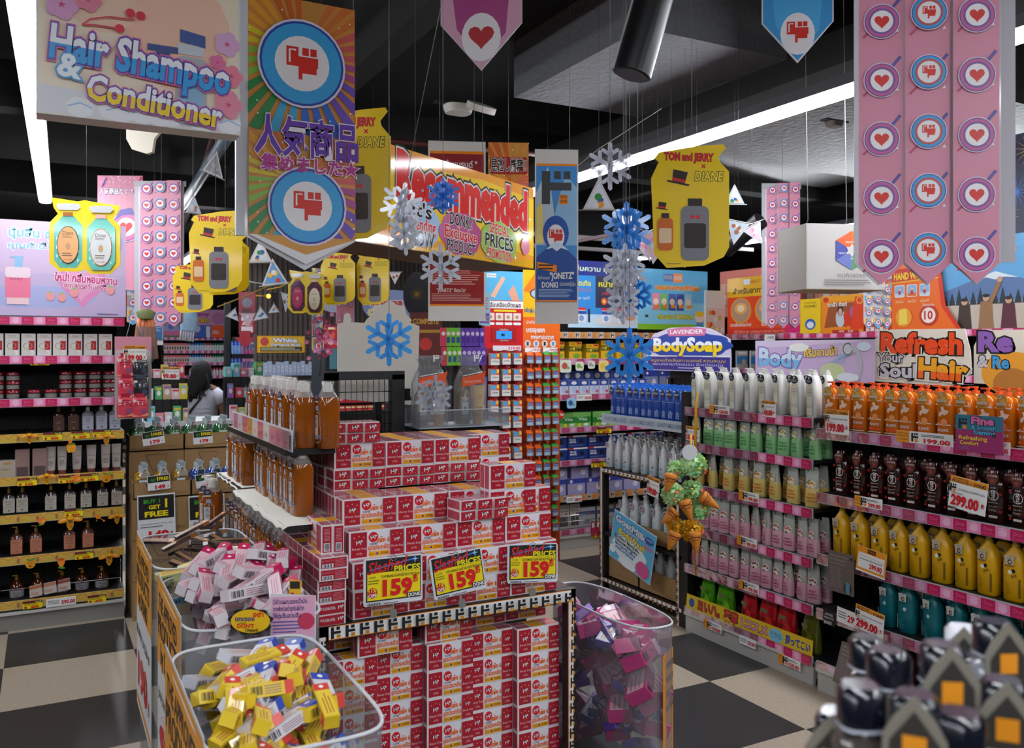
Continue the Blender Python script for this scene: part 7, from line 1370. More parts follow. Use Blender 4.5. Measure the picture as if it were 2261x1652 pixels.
b = B(); b.tube([(0, .06, .10), (0, -.03, .10), (0, -.035, .107)], .002, CHROME, 4); b.rect if 0 else None; b.box(-.01, -.004, .088, .01, .05, .108, M('b81c1c', .4)); b.build('peg_hook', pQ)
def wipes(nm, top_):
    t = thing(nm, '', 'packet'); b = B(); b.box(-.028, 0, 0, .028, .05, .062, M('c8642c', .4)); b.pr(-.0003, .0002); b.rect(-.028, 0, .028, .028, M('8cb0c8', .4)); b.rect(-.022, .03, .022, .052, M('2c60b0', .35)); b.txt('Clean', 0, .04, .014, WHITE, w=.036); b.bars(-.02, .006, .02, .022, 2, WHITE); b.build('box_body', t)
    b = B(); b.add([(-.028, 0, .062), (.028, 0, .062), (.028, .05, .062), (-.028, .05, .062), (-.02, .025, .085), (.02, .025, .085)], [(0, 1, 5, 4), (2, 3, 4, 5), (1, 2, 5), (3, 0, 4)], M(top_, .4)); b.tube([(0, .03, .088), (0, -.02, .088), (0, -.024, .094)], .0018, CHROME, 4); b.build('gable_top', t); return t
pO, pGr = wipes('orange_wipes_pack', 'e46018'), wipes('green_wipes_pack', '3c9c3c')
for r in range(12):
    z = 1.535-r*.118
    for c in range(3):
        if r < 7: place(pQ, (2.94+c*.097+jit(.004), 5.74+(.0), z+jit(.004)), jit(.1), 'white plaster packs on red pegboard, row %d from top, %s column' % (r+1, ('left', 'middle', 'right')[c]), 'plaster packs on the red pegboard half')
    for c in range(4):
        p = pO if c < 2 else pGr
        place(p, (3.245+c*.075+jit(.003), 5.745, z+.012+jit(.004)), jit(.1), '%s lens wipe pack, pegboard row %d from top, %s column' % ('orange' if c < 2 else 'green topped', r+1, ('outer', 'inner')[c % 2 if c > 1 else 1-c % 2]), 'lens wipe packs on the orange pegboard half')
# rack of deodorant sticks left of it
t = thing('stick_rack', 'wire rack of purple and green roll-on packs with a blue hanging card', 'rack', (2.06, 4.75, 0))
b = B(); b.box(.14, .1, 0, .17, .13, 1.80, BLACK); b.box(-.0, .06, 1.56, .30, .13, 1.57, BLACK); b.tube([(.30, 0, 1.50), (.27, .0, 1.77), (.2, .1, 1.77)], .004, CHROME); b.build('rack_frame', t)
b = B(); b.prism([(0, 0), (.075, -.01), (.075, .20), (0, .19)], 0, .002, M('9cc8e0', .35)); b.pr(-.0004); b.rect(.005, .01, .07, .07, M('7850b0', .4)); b.txt('DeoX', .038, .035, .035, INK, w=.055, off=.03, out=[(WHITE, .08)]); b.bars(.01, .09, .065, .17, 5, M('d04868', .4)); b.build('hanging_card', t, (.25, -.03, 1.80))
pD = thing('roll_on_pack', '', 'packet'); b = B(); b.box(-.018, 0, 0, .018, .012, .11, M('6038a0', .35, coat=.5)); b.pr(-.0003); b.disc(0, .075, .012, M('c8b8d8', .4)); b.rect(-.01, .02, .01, .055, M('402080', .4)); b.build('packet', pD)
pE = thing('green_roll_on_pack', '', 'packet'); b = B(); b.box(-.018, 0, 0, .018, .012, .11, M('6cb830', .35, coat=.5)); b.pr(-.0003); b.disc(0, .075, .012, M('d8d8c8', .4)); b.rect(-.01, .02, .01, .055, M('2c4c88', .4)); b.build('packet', pE)
pF = thing('pink_roll_on_pack', '', 'packet'); b = B(); b.box(-.018, 0, 0, .018, .012, .11, M('c83858', .35, coat=.5)); b.pr(-.0003); b.disc(0, .075, .012, M('d8d8c8', .4)); b.build('packet', pF)
for r in range(2):
    for c in range(9):
        p = pF if c < 1 else pE if c < 4 else pD
        place(p, (2.08+c*.032, 4.73-r*.02, 1.67-r*.115), jit(.2), '%s roll-on pack, %s, row %d of the wire rack' % (('pink', 'green', 'purple')[0 if c < 1 else 1 if c < 4 else 2], nth(c, 9), r+1), 'roll-on packs on the wire rack')
b = B(); b.prism([(0, 0), (.11, 0), (.12, .34), (-.01, .34)], 0, .01, M('1c64b0', .4)); b.pr(-.0005); b.rect(.01, .16, .1, .33, M('6cb0e0', .4)); b.disc(.05, .26, .03, M('d8a888', .4)); b.disc(.05, .285, .03, M('2c2020', .4), .018); b.rect(.01, .1, .1, .15, WHITE); b.txt('5.00', .06, .125, .04, PRED, w=.06, off=.04); solo(b, 'side_panel', 'blue swimmer picture panel between bagged bottles and red pegboard', 'panel', (2.585, 5.4, 1.12))
# ------------------------------------------------------------------ health shelf goods
def gbox(nm, w, h, side, front, pr_, d=.08):
    o = bx(w, d, h, side, front, pr_); return solo(o, nm, '', 'box')
def f_aoj(b, w, h): b.rect(-w/2, h*.45, w/2, h*.72, M('241c14', .4)); b.txt('大麦若葉', 0, h*.58, h*.2, M('e8e040', .4), w=w*.9, off=.03); b.disc(w*.1, h*.2, w*.3, M('7cb038', .4), h*.14); b.rect(w*.1, h*.85, w*.45, h*.97, M('d03828', .4)); b.txt('FINE', -w*.2, h*.86, h*.1, INK)
aoj = gbox('green_juice_box', .125, .17, 'd8a818', 'f0b820', f_aoj)
for i, (x, s) in enumerate(((.13, 1), (.30, 1), (.47, .88), (.62, 1.1), (.78, .95), (.92, .95))): place(aoj, UN.w(x, .04, UN.top(5)-.16*0), 0, 'yellow green-juice box on the upper shelf, %s' % nth(i, 6), 'yellow juice boxes', sc=(1, 1, s*.85))
def f_msk(b, w, h): b.rect(-w/2, h*.88, w/2, h, WHITE); b.rect(-w/2, h*.88, -w*.22, h, M('c8281c', .4)); b.txt('FACE', -w*.25, h*.66, h*.2, WHITE, w=w*.3, off=.03); b.txt('MASK', -w*.23, h*.46, h*.2, WHITE, w=w*.34, off=.03); b.poly([(w*.12, h*.72), (w*.3, h*.66), (w*.3, h*.42), (w*.2, h*.34), (w*.1, h*.42)], INK); b.bars(-w*.4, h*.12, w*.4, h*.24, 2, M('7c8cc0', .4))
msk = gbox('face_mask_box', .19, .10, '1c3474', '1c3880', f_msk)
for k in range(2):
    for i in range(6): place(msk, UN.w(.12+i*.2, .03+k*.01, UN.top(2)+k*.101), jit(.01), 'navy FACE MASK box, %s, %s layer' % (nth(i, 6), ('lower', 'upper')[k]), 'navy face mask boxes')
def f_vir(b, w, h): b.poly([(-w/2, h*.2), (w/2, h*.3), (w/2, h*.7), (-w/2, h*.6)], M('2c8c34', .4)); b.txt('Vita', 0, h*.52, h*.28, WHITE, w=w*.5, off=.02); b.disc(-w*.2, h*.12, w*.1, M('f4c420', .4)); b.disc(w*.2, h*.14, w*.16, WHITE, h*.1)
vir = gbox('green_tissue_box', .16, .12, '3c8c3c', '7cc060', f_vir)
for i, x in enumerate((.10, .24, .38, .56, .70, .86)): place(vir, UN.w(x, .05, UN.top(3)), jit(.08), 'green and white pack on the middle shelf, %s' % nth(i, 6), 'green packs')
b = B(); b.pr(0); b.prism([(.04*math.cos(a)*(1 if i % 2 else .88), .04*math.sin(a)*(1 if i % 2 else .88)) for i, a in ((i, i*math.pi/10) for i in range(20))], 0, .002, M('d81c20', .35)); b.pr(-.0005); b.txt('NEW', 0, 0, .03, WHITE, off=.03); solo(b, 'new_sticker', 'red NEW burst sticker on the green packs', 'sticker', UN.w(.12, -.01, UN.top(3)+.11))
def f_pad(b, w, h): b.rect(-w/2, h*.6, w/2, h, M('2c50b0', .35)); b.disc(w*.05, h*.35, w*.3, M('b8c8e8', .4), h*.25); b.disc(0, h*.8, w*.3, WHITE, h*.12); b.rect(w*.2, h*.1, w*.45, h*.3, M('d04c5c', .4))
pad = gbox('throat_spray_box', .09, .12, 'c0c8dc', 'd4d8e8', f_pad)
for k in range(2):
    for i in range(10): place(pad, UN.w(.08+i*.1, .03+k*.1, UN.top(4)), jit(.02), 'blue and white box on the second shelf, %s, %s' % (nth(i, 10), ('front', 'behind')[k]), 'blue and white boxes', sc=(1, 1, 1 if k == 0 else 1.6))
def f_lav(b, w, h): b.rect(-w/2, h*.7, w/2, h, M('3848a8', .35)); b.disc(w*.2, h*.4, w*.16, M('e0e0ec', .4), h*.2); b.txt('大人用', -w*.15, h*.45, h*.22, M('c89838', .4), w=w*.4); b.disc(-w*.3, h*.84, w*.08, WHITE)
lav = gbox('lavender_mask_box', .17, .13, '8c88b8', 'a8a4d0', f_lav)
for i in range(5): place(lav, UN.w(.12+i*.19, .04, UN.top(1)), 0, 'lavender mask box of the lower shelf, %s, in the lower layer' % nth(i, 5), 'lavender mask boxes')
for i in range(3): place(lav, UN.w(.14+i*.21, .05, UN.top(1)+.131), 0, 'darker lavender mask box stacked above, %s' % nth(i, 3), 'lavender mask boxes')
def f_sty(b, w, h): b.txt('STYLE', 0, h*.85, h*.12, M('5a5450', .4), w=w*.8); b.line([(-w*.4, h*.72), (w*.4, h*.72)], .004, INK); b.disc(w*.2, h*.6, w*.1, M('c83c2c', .4)); b.rect(-w*.4, h*.1, w*.4, h*.5, M('5a5652', .4))
sty = gbox('style_box', .10, .20, '8c8884', 'c4beb6', f_sty); 
for i in range(3): place(sty, UN.w(.09+i*.105, .05, UN.top(0)), 0, 'beige STYLE box on the lowest shelf, %s' % nth(i, 3), 'STYLE boxes')
def f_wht(b, w, h): b.rect(-w/2, h*.6, w/2, h*.8, M('38588c', .4)); b.rect(-w*.3, h*.65, w*.2, h*.7, M('e8a030', .4)); b.disc(0, h*.25, w*.2, M('8c8c90', .4), h*.12)
wht = gbox('white_mask_box', .17, .16, '8c8c90', 'b8b8ba', f_wht)
for i in range(4): place(wht, UN.w(.42+i*.19, .05, UN.top(0)), 0, 'grey white box on the lowest shelf, %s' % nth(i, 4), 'grey white boxes')
b = B(); b.tube([UN.w(.0, -.01, .28), UN.w(1.0, -.01, .28)], .003, CHROME); b.tube([UN.w(.0, -.01, .23), UN.w(1.0, -.01, .23)], .002, CHROME)
for i in range(12): b.tube([UN.w(i*.09, -.01, .17), UN.w(i*.09, -.01, .28)], .0015, CHROME, 4)
solo(b, 'shelf_rail', 'chrome wire guard on the lowest health shelf', 'rail')
for i in range(2): b = B(); b.box(0, 0, 0, .035, .004, .12, M('b01838', .35)); b.pr(-.0004); b.rect(.006, .07, .029, .11, M('d8ccc8', .4)); solo(b, 'clip_holder', 'magenta clip holder on the lowest health shelf, %s' % nth(i, 2), 'clip', UN.w(.42+i*.05, -.02, .09))
for (px, py, p, st, lab) in ((1290, 878, '134.00', 'w', 'white 134.00 price tag under the throat spray boxes'), (1334, 950, '89', 'y', 'yellow 89 price tag under the green packs'), (1322, 1025, '159', 'y', 'yellow 159 price tag under the navy mask boxes'), (1268, 1103, '288.00', 'w', 'white 288.00 price tag under the lavender mask boxes'), (1322, 1180, '168', 'y', 'yellow price tag on the lowest health strip')):
    tag_on(UN, px, py, .15, .05, p, st, lab, d=-.014)
for i, (px, py, c, w_) in enumerate(((1249, 808, 'd8e4d0', .11), (1280, 808, 'e8ecd8', .08), (1306, 805, 'e4e4dc', .07), (1333, 808, 'f0d890', .1), (1262, 890, '9cc8e4', .09))):
    b = B(); b.prism(rrect(-w_/2, -w_*.5, w_/2, w_*.45, .02), 0, .002, M(c, .3)); b.pr(-.0005); b.disc(-.01, 0, w_*.25, M(('d05850', '8cb858', 'a8a8a0', 'f4c040', '2c60a8')[i], .4)); b.disc(w_*.2, -w_*.15, w_*.12, M('78b060', .4)); solo(b, 'wobbler_card', 'round shelf card on a health strip, %s' % (nth(i, 4)+' of the upper ones' if i < 4 else 'blue one on the second strip'), 'shelf card', onY(px, py, 6.07), 0)
# posters' shelf: a few packs between the signs
def f_blu(b, w, h): b.rect(-w/2, h*.3, w/2, h*.7, M('3c88c8', .4)); b.disc(w*.15, h*.4, w*.2, M('e0b090', .4), h*.15); b.rect(-w*.4, h*.8, w*.4, h*.95, M('e8e8e8', .4))
blu = gbox('patch_packet', .12, .17, 'a8a8b0', 'b8a8a4', f_blu, .02)
for i in range(9): place(blu, UT.w(.15+i*.17, .05, UT.top(4)), jit(.1), 'blue patch packet on the tall shelf behind the near signs, %s' % nth(i, 9), 'blue patch packets')
blm = gbox('mask_packet', .14, .2, '5c6c98', '8090c0', f_lav, .03)
for i in range(5): place(blm, UN.w(1.08+i*.16, .03, UN.top(4)), jit(.1), 'mask packet on the health shelf behind the lavender bottles, %s' % nth(i, 5), 'mask packets')
for i in range(5): place(pad, UN.w(1.05+i*.12, .04, UN.top(5)), jit(.1), 'small box on the upper health shelf behind the blue snowflake, %s' % nth(i, 5), 'blue and white boxes')
# ------------------------------------------------------------------ far left aisle
FU = Unit('cosmetics_shelf', 'distant brightly lit pink striped shelves behind the woman', 'shelf unit', (1.80, 16), 0, 1.06, .45, 1.85, [.3, .75, 1.17, 1.40, 1.61, 1.84], tiles=red_tiles, posts=False)
pZ = thing('spray_bottle', '', 'bottle'); b = B(); b.loft([(0, .026, .02, 3), (.11, .026, .02, 3), (.13, .015, .015, 2)], M('c8e0f4', .3), 10); b.rect if 0 else None; b.build('bottle_body', pZ); b = B(); b.cyl(0, 0, .13, .17, .016, M('2c8cf0', .3), 8); b.build('cap', pZ)
def tin(nm, body_, cap_):
    t = thing(nm, '', 'bottle'); b = B(); b.loft([(0, .026, .02, 3), (.11, .026, .02, 3), (.13, .015, .015, 2)], M(body_, .3), 10); b.build('bottle_body', t); b = B(); b.cyl(0, 0, .13, .17, .016, M(cap_, .3), 8); b.build('cap', t); return t
pz = [pZ, tin('pink_capped_bottle', 'f0e0e8', 'f05078'), tin('green_capped_bottle', 'd0e0dc', '208868')]
for lev in (3, 4): 
    for i in range(15): place(pz[0 if i < 6 else 1 if i < 9 else 2], FU.w(.44+i*.042, .06, FU.top(lev)), 0, sc=.8, label= '%s capped bottle on the distant pink shelf, %s, %s row' % (('blue', 'pink', 'green')[0 if i < 6 else 1 if i < 9 else 2], nth(i, 15), ('second', 'upper')[lev-3]), group='bottles on the distant pink shelves')
for i in range(12): place(pz[1], FU.w(.44+i*.05, .06, FU.top(2)), 0, sc=.8, label= 'red topped bottle on the distant shelf by the woman, %s' % nth(i, 12), group='bottles on the distant pink shelves')
dot = gbox('eye_care_box', .085, .13, 'b89088', 'f0c8b8', lambda b, w, h: (b.disc(0, h*.35, w*.3, M('2c2024', .4), h*.2), b.rect(-w/2, h*.75, w/2, h, M('e06870', .4)), b.disc(-w*.2, h*.6, w*.2, M('88a8d8', .4), h*.1)))
for lev in (3, 4):
    for i in range(10): place(dot, FU.w(.02+i*.042, .05, FU.top(lev)), 0, sc=(.48, 1, 1), label= 'small face mask box on the distant left bay, %s, %s row' % (nth(i, 10), ('second', 'upper')[lev-3]), group='small boxes on the distant shelves')
poster('header_poster', 'blue and orange sunscreen poster on the distant shelf', 'poster', Yp(417, 501, 718, 746, 15.95), lambda b, w, h: (b.rect(-w/2, 0, w/2, h, M('2c58c0', .4)), b.rect(w*.08, 0, w/2, h, M('f05c20', .4)), b.rect(-w*.05, 0, w*.05, h*.9, M('e0e0ec', .4)), b.disc(-w*.3, h*.7, w*.1, M('b8c4e0', .4)), b.ring(-w*.4, h*.35, h*.18, h*.24, M('e03050', .4)), b.bars(w*.12, h*.3, w*.3, h*.6, 2, WHITE)), '2c58c0')
poster('header_poster', 'pink prim sign with bubble lettering on the distant shelf', 'poster', Yp(424, 502, 684, 718, 16), lambda b, w, h: (b.rect(-w/2, 0, w/2, h, M('d89cc8', .4)), b.txt('itsvvy', -w*.22, h*.7, h*.36, M('c02888', .4), w=w*.4, off=.05), b.txt('Prim', -w*.25, h*.32, h*.42, M('f0c020', .4), w=w*.42, off=.05, out=[(INK, .1)]), b.disc(w*.25, h*.45, w*.2, M('c87cb0', .4), h*.4)), 'd8a0c8')
poster('header_poster', 'pink tulip meadow picture on the distant shelf', 'poster', Yp(361, 416, 712, 747, 16), lambda b, w, h: (b.rect(-w/2, 0, w/2, h, M('b8a8dc', .4)), b.rect(-w/2, 0, w/2, h*.18, M('5c7848', .5)), b.rect(-w/2, h*.18, w/2, h*.45, M('e870a8', .5)), b.disc(-w*.2, h*.75, w*.12, M('4c78d0', .4), h*.2), b.disc(w*.2, h*.7, w*.1, M('4c78d0', .4), h*.16)), 'b8a8dc')
poster('hanging_banner', 'blue DONKI banner foot beside the carrots', 'banner', Cp(320, 360, 712, 762, 7.0), lambda b, w, h: (b.rect(-w*.45, h*.2, w*.47, h, M('2c5c8c', .4)), b.txt('DONKI', 0, h*.88, h*.14, WHITE, w=w*.6), b.bars(-w*.4, h*.6, w*.4, h*.8, 3, M('90b0d0', .4)), b.rect(-w*.45, h*.17, w*.47, h*.2, ORG)), 'c4ccd4', .003)
# display tables in the aisle: stacked packs around the woman
t = thing('promotion_table', 'white promotion table loaded with packs in the far aisle', 'table', (.80, 8.55, 0)); b = B(); b.box(0, 0, .94, 1.3, .6, .98, M('c8c8cc', .4)); b.build('table_top', t)
for x, y in ((0, 0), (1.26, 0), (0, .56), (1.26, .56)): b = B(); b.box(x, y, 0, x+.04, y+.04, .94, BLACK); b.build('leg', t)
cols = ['7cc0d8', 'e87898', 'd8d8e0', '58b070', 'c8a880', 'f0c8d8', 'e8d048', '9c70b8', 'e04858', '88d0c8']
for i in range(34):
    w_, d_, h_ = random.uniform(.05, .075), random.uniform(.05, .09), random.uniform(.08, .15); col = cols[i % 10]; r_, c_ = i//12, i % 12
    b = B(); b.box(-w_/2, -d_/2, 0, w_/2, d_/2, h_, M(col, .35)); b.pr(-d_/2-.0004); b.disc(0, h_*.5, w_*.3, WHITE, h_*.2); b.rect(-w_*.4, h_*.75, w_*.4, h_*.9, M(cols[(i+3) % 10], .4)); solo(b, 'cosmetic_pack', '%s pack on the promotion table, %s in the %s row' % ({'7cc0d8': 'light blue', 'e87898': 'pink', 'd8d8e0': 'white', '58b070': 'green', 'c8a880': 'brown', 'f0c8d8': 'pale pink', 'e8d048': 'yellow', '9c70b8': 'purple', 'e04858': 'red', '88d0c8': 'mint'}[col], nth(c_, 12), ('front', 'middle', 'rear')[r_]), 'packet', ((.86 if c_ < 5 else 1.22)+c_*.075, 8.64+r_*.15, .98+r_*.2), jit(.2), 'packs on the promotion table')
    if r_: b = B(); b.box(-.035, -.05, 0, .035, .05, r_*.2-.002, BLACK); solo(b, 'riser_block', 'black riser under a pack on the promotion table', 'riser', ((.86 if c_ < 5 else 1.22)+c_*.075, 8.64+r_*.15, .98), 0, 'risers on the promotion table')
b = ptag(.155, .11, '99.00', 't', small='SOFT CARE'); solo(b, 'price_card', 'white 99.00 price card with orange top in the far aisle', 'price card', atD(357, 838, 7.6), -TH)
b = ptag(.125, .10, '199.00', 't', small='HAIR CURLER'); solo(b, 'price_card', 'white 199.00 price card above the pink and black curler packs', 'price card', onY(273, 800, 5.68)); 
# curler packs on a strip
t = thing('clip_strip_panel', 'grey backing card of the hair curler packs at the end of the left shelf', 'panel', onY(295, 925, 5.74)); b = B(); b.box(-.105, 0, 0, .10, .006, .50, M('b8b0b4', .4)); b.pr(-.0004); b.rect(-.105, .40, .10, .5, M('d08ca0', .4)); b.rect(-.10, .35, .09, .42, M('c8bcc0', .4)); b.build('card', t); b = B(); b.tube([(-.04, 0, .5), (.0, 0, .66), (.05, 0, .5)], .002, WHITE, 4); b.build('hanging_string', t)
def curl(nm, c1, c2):
    t = thing(nm, '', 'packet'); b = B(); b.loft([(0, .045, .018, 4), (.09, .045, .022, 4), (.125, .04, .01, 4)], M(c1, .15, coat=.8), 14); b.build('blister', t); b = B(); b.box(-.025, -.012, .12, .025, -.010, .145, M(c2, .4)); b.pr(-.0245, .0003)
    for i in range(3): b.line([(-.035, .07+i*.014), (0, .078+i*.014), (.035, .07+i*.014)], .005, M(c2, .3))
    b.disc(.02, .04, .016, M('8c4c78' if c1 != '2a2c34' else '3c4458', .4)); b.poly([(-.044, .02), (.0, .01), (.044, .03), (.044, .01), (-.044, .005)], M('e88c70' if c1 != '2a2c34' else '4c5468', .4)); b.rect(-.04, .095, -.02, .11, M('e8d8d8', .4)); b.build('card_print', t); return t
ck, cb_ = curl('pink_curler_pack', 'd8485c', 'b0143c'), curl('black_curler_pack', '2a2c34', '44485c')
for r in range(3):
    for c in range(2):
        p = onY(276+c*33+(2 if r == 1 else 0), (833, 880, 922)[r], 5.70-.02*r); place(cb_ if (c == 1 and r < 2) else ck, p, jit(.08), '%s hair curler pack, %s row, %s column' % ('black' if c == 1 and r < 2 else 'pink', ('top', 'middle', 'bottom')[r], ('left', 'right')[c]), 'hair curler packs')
t = thing('carrot_bundle', 'bundle of long orange carrot shaped cushions hanging by the left shelf', 'cushions', onY(322, 792, 5.9))
for i in range(5):
    b = B(); x = -.055+i*.027; b.tube([(x*1.15, 0, 0), (x, .005*i, .1), (x*.8, 0, .2), (x*.55, 0, .265)], .015, M('d0784c', .6, noise=.15, ns=60), 8); b.build('carrot', t)
b = B(); b.loft([(.25, .045, .03, 2), (.29, .06, .035, 2), (.31, .03, .02, 2)], M('6c7448', .7, noise=.3), 12); b.build('leafy_top', t)
b = B(); b.loft([(-.03, .03, .02, 2), (.02, .075, .03, 2), (.2, .06, .03, 2)], PVC, 12); b.build('clear_bag', t)
b = B(); b.M = Matrix.Rotation(.12, 4, 'Y'); b.loft([(-.1, .06, .02, 2), (0, .075, .03, 2), (.07, .06, .03, 2), (.1, .02, .01, 2)], M('a8cce8', .8, noise=.2, ns=40), 12); 
for i in range(6): b.tube([(-.05+i*.02, 0, -.09), (-.05+i*.021, 0, -.19)], .008, M('d8e4ec', .8), 5)
solo(b, 'jellyfish_lantern', 'pale blue fluffy hanging ornament beside the prim sign', 'ornament', atD(417, 705, 7.5))
# black side stand with hanging packs, timber bay
t = thing('peg_stand', 'black peg stand of blue and pink packs beside the timber wall', 'display stand', (1.93, 10.4, 0)); b = B(); b.box(0, .1, 0, .24, .14, 1.8, BLACK); b.box(-.09, .05, 0, -.03, .15, 2.2, BLACK); b.build('back_board', t); 
pp = [gbox('blue_hanging_pack', .07, .17, '5888c8', '90b8e8', f_lav, .012), gbox('pink_hanging_pack', .08, .17, 'a04c80', 'c878a8', f_blu, .012)]
for r in range(5):
    for c in range(6): place(pp[0 if c < 3 else 1], (1.92+c*.04, 10.36-c*.004, 1.60-r*.2), .7, sc=.85, label='%s pack on the far peg stand, row %d, %s' % (('blue', 'pink')[c > 2], r+1, nth(c % 3, 3)), group='packs on the far peg stand')
poster('hanging_sign', 'dark red sign with ABC lettering and white foot at the far aisle', 'hanging sign', Cp(527, 564, 645, 738, 9.5), lambda b, w, h: (b.rect(-w/2, 0, w/2, h, M('701c28', .4)), b.rect(-w*.35, .02, w*.35, h*.4, M('c8c0c0', .4)), b.rect(-w*.35, h*.18, w*.35, h*.32, M('a02030', .4)), b.txt('ABC', 0, h*.25, h*.12, WHITE, w=w*.6), b.disc(0, h*.75, w*.3, M('5c5864', .4), h*.12), b.rect(-w*.3, h*.45, w*.3, h*.6, M('40101c', .4))), '701c28', .01)
b = B(); b.prism([(-.06, .12), (.06, .12), (.06, .05), (.12, .05), (0, -.07), (-.12, .05), (-.06, .05)], 0, .01, M('a01c30', .4)); solo(b, 'arrow_sign', 'dark red arrow pointing down below the ABC sign', 'arrow sign', atD(541, 755, 9.4), -TH)
t = thing('grid_wall', 'black wire grid with a shelf of boxed fragrances on the timber wall', 'grid panel', (2.44, 11.6, 0)); b = B(); b.box(0, .04, 0, 0.83, .08, .9, BLACK)
b.box(0, -.3, 1.27, .83, .08, 1.31, BLACK); b.box(.83, 0, 0, .9, .06, 1.85, BLACK); b.build('frame', t); b = B()
for i in range(17): b.box(i*.05, 0, 1.2, i*.05+.005, .005, 1.85, BLACK)
for i in range(13): b.box(0, 0, 1.2+i*.05, .83, .005, 1.205+i*.05, BLACK)
b.build('wire_mesh', t)
poster('wall_sign', 'yellow framed White Fragrance Musk sign on the wire grid', 'sign', Yp(568, 673, 742, 779, 11.5), lambda b, w, h: (b.rect(-w*.48, h*.06, w*.48, h*.94, M('d8a81c', .4)), b.rect(-w*.44, h*.08, w*.44, h*.34, M('2c2420', .4)), b.disc(-w*.35, h*.66, w*.09, M('b04040', .4), h*.26), b.txt('White', w*.08, h*.74, h*.34, M('d8d8e8', .4), w=w*.5, off=.05, out=[(INK, .1)]), b.txt('Fragrance Musk', w*.1, h*.48, h*.24, M('d8d8e8', .4), w=w*.62, off=.04, out=[(INK, .1)]), b.bars(-w*.42, h*.12, w*.42, h*.32, 2, M('c8c8a0', .4))), 'c8901c', .01)
frg = gbox('fragrance_box', .09, .17, '8898b8', 'a4b0cc', lambda b, w, h: (b.rect(-w*.3, h*.3, w*.3, h*.7, M('c8ccd8', .4)), b.disc(0, h*.5, w*.14, M('7888b0', .4))), .04)
for i in range(15): place(frg, (2.50+i*.053, 11.34, 1.312), jit(.1), 'pale boxed fragrance on the grid wall shelf, %s' % nth(i, 15), 'fragrance boxes on the grid wall', sc=(.56, 1, (1.0, 1.1, .85, 1.05)[i % 4]))
for i in range(8): place(frg, (2.50+i*.1, 11.62, .902), jit(.1), 'pale boxed item on the ledge under the fragrance shelf, %s' % nth(i, 8), 'fragrance boxes on the grid wall')
b = B(); b.tube([(0, 0, 0), (-.25, 0, 0)], .012, M('b88420', .4)); b.ball((0, 0, 0), .03, M('f8b030', .4, em=4)); b.box(.04, 0, -.2, .12, .05, .05, BLACK); solo(b, 'amber_warning_lamp', 'small glowing amber lamp on the timber wall', 'lamp', atD(593, 654, 12.2))
# blossom and red packs behind the grid, cloud signs
t = thing('blossom_decoration', 'artificial pink cherry blossom hanging between banners', 'ornament', atD(714, 745, 6.6)); b = B(); rr = random.Random(5)
for i in range(60):
    x, y, z = rr.gauss(0, .05), rr.gauss(0, .04), rr.gauss(0, .07)
    for k in range(5): a = k*1.2566+i; b.add([(x, y, z), (x+.016*math.cos(a), y-.004, z+.016*math.sin(a)), (x+.018*math.cos(a+.6), y-.006, z+.018*math.sin(a+.6)), (x+.016*math.cos(a+1.1), y-.004, z+.016*math.sin(a+1.1))], [(0, 1, 2, 3)], M(('c04878', 'e080a8', 'a8305c')[i % 3], .5))
b.build('blossoms', t); b = B(); b.tube([(-.03, 0, -.3), (-.01, 0, -.1), (0, 0, .1), (.02, 0, .9)], .004, M('4c2c24', .6), 5); b.tube([(-.12, 0, .0), (0, 0, .02), (.06, 0, .14)], .003, M('6c2c3c', .6), 5); b.build('twigs', t)
sk = gbox('snack_pouch', .12, .18, '8c1828', 'c82430', lambda b, w, h: (b.disc(0, h*.6, w*.35, M('e85c50', .4), h*.2), b.disc(w*.1, h*.3, w*.25, M('f0b8c0', .4), h*.14), b.rect(-w*.4, h*.85, w*.4, h*.95, M('f0e0a0', .4))), .02)
for i in range(2): place(sk, (2.03+i*.14, 6.9, 1.66), -TH, 'red snack pouch hanging beside the blossoms, %s' % nth(i, 2), 'red snack pouches')
for r in range(3):
    for c in range(5): place(sk, (1.53+c*.062, 5.0, 1.33-r*.12), -.1, sc=.6, label= 'red sachet seen through the wire grid, %s, row %d' % (nth(c, 5), r+1), group='red sachets behind the grid')
b = B(); b.box(0, 0, 0, .8, .04, 1.5, M('2c2428', .5)); solo(b, 'back_rack', 'dark rack holding red sachets behind the soap pile', 'rack', (1.48, 5.05, 0))
t = thing('light_blue_cabinet', 'pale blue fridge fronted cabinet beyond the beige board', 'cabinet', (2.40, 8.3, 0)); b = B(); b.box(0, 0, 0, .9, .5, 1.75, M('283038', .5)); b.build('body', t); b = B(); b.box(.04, -.01, 1.46, .86, 0, 1.72, M('6ca8b8', .3)); b.box(.04, -.012, 1.30, .86, -.001, 1.42, M('b8b4d0', .4)); b.build('front_panel', t)
for (x0, x1, yt, yb, c, d, lab, tx) in ((700, 775, 625, 690, 'a8b0c4', 8.0, 'grey cloud sign under the small yellow cut-outs', ()), (800, 935, 640, 712, '7c88b0', 7.6, 'lilac cloud sign with red and yellow letters behind the beige board', (('Dinos', 'b03c38', -.1, .62), ('Compl', 'e0c060', -.15, .3))), (890, 950, 600, 700, '15151f', 7.0, 'round black sign with gold firework', ())):
    def dd(b, w, h, c=c, tx=tx):
        b.cloud(0, h*.5, w*.9, h*.88, M(c, .5), 7, 1)
        for s, cc, x, z in tx: b.txt(s, x*w, z*h, h*.3, M(cc, .4), w=w*.5, off=.05, out=[(M('e0e0e8', .4), .1)])
        if c == '15151f': b.star(0, h*.5, w*.3, M('7c6020', .4), 16, .15)
    poster('hanging_sign', lab, 'hanging sign', Cp(x0, x1, yt, yb, d), dd, c, .01, lambda w, h: [(w*.5*math.cos(a), h*.5+h*.5*math.sin(a)) for a in (i*math.pi/12 for i in range(24))])
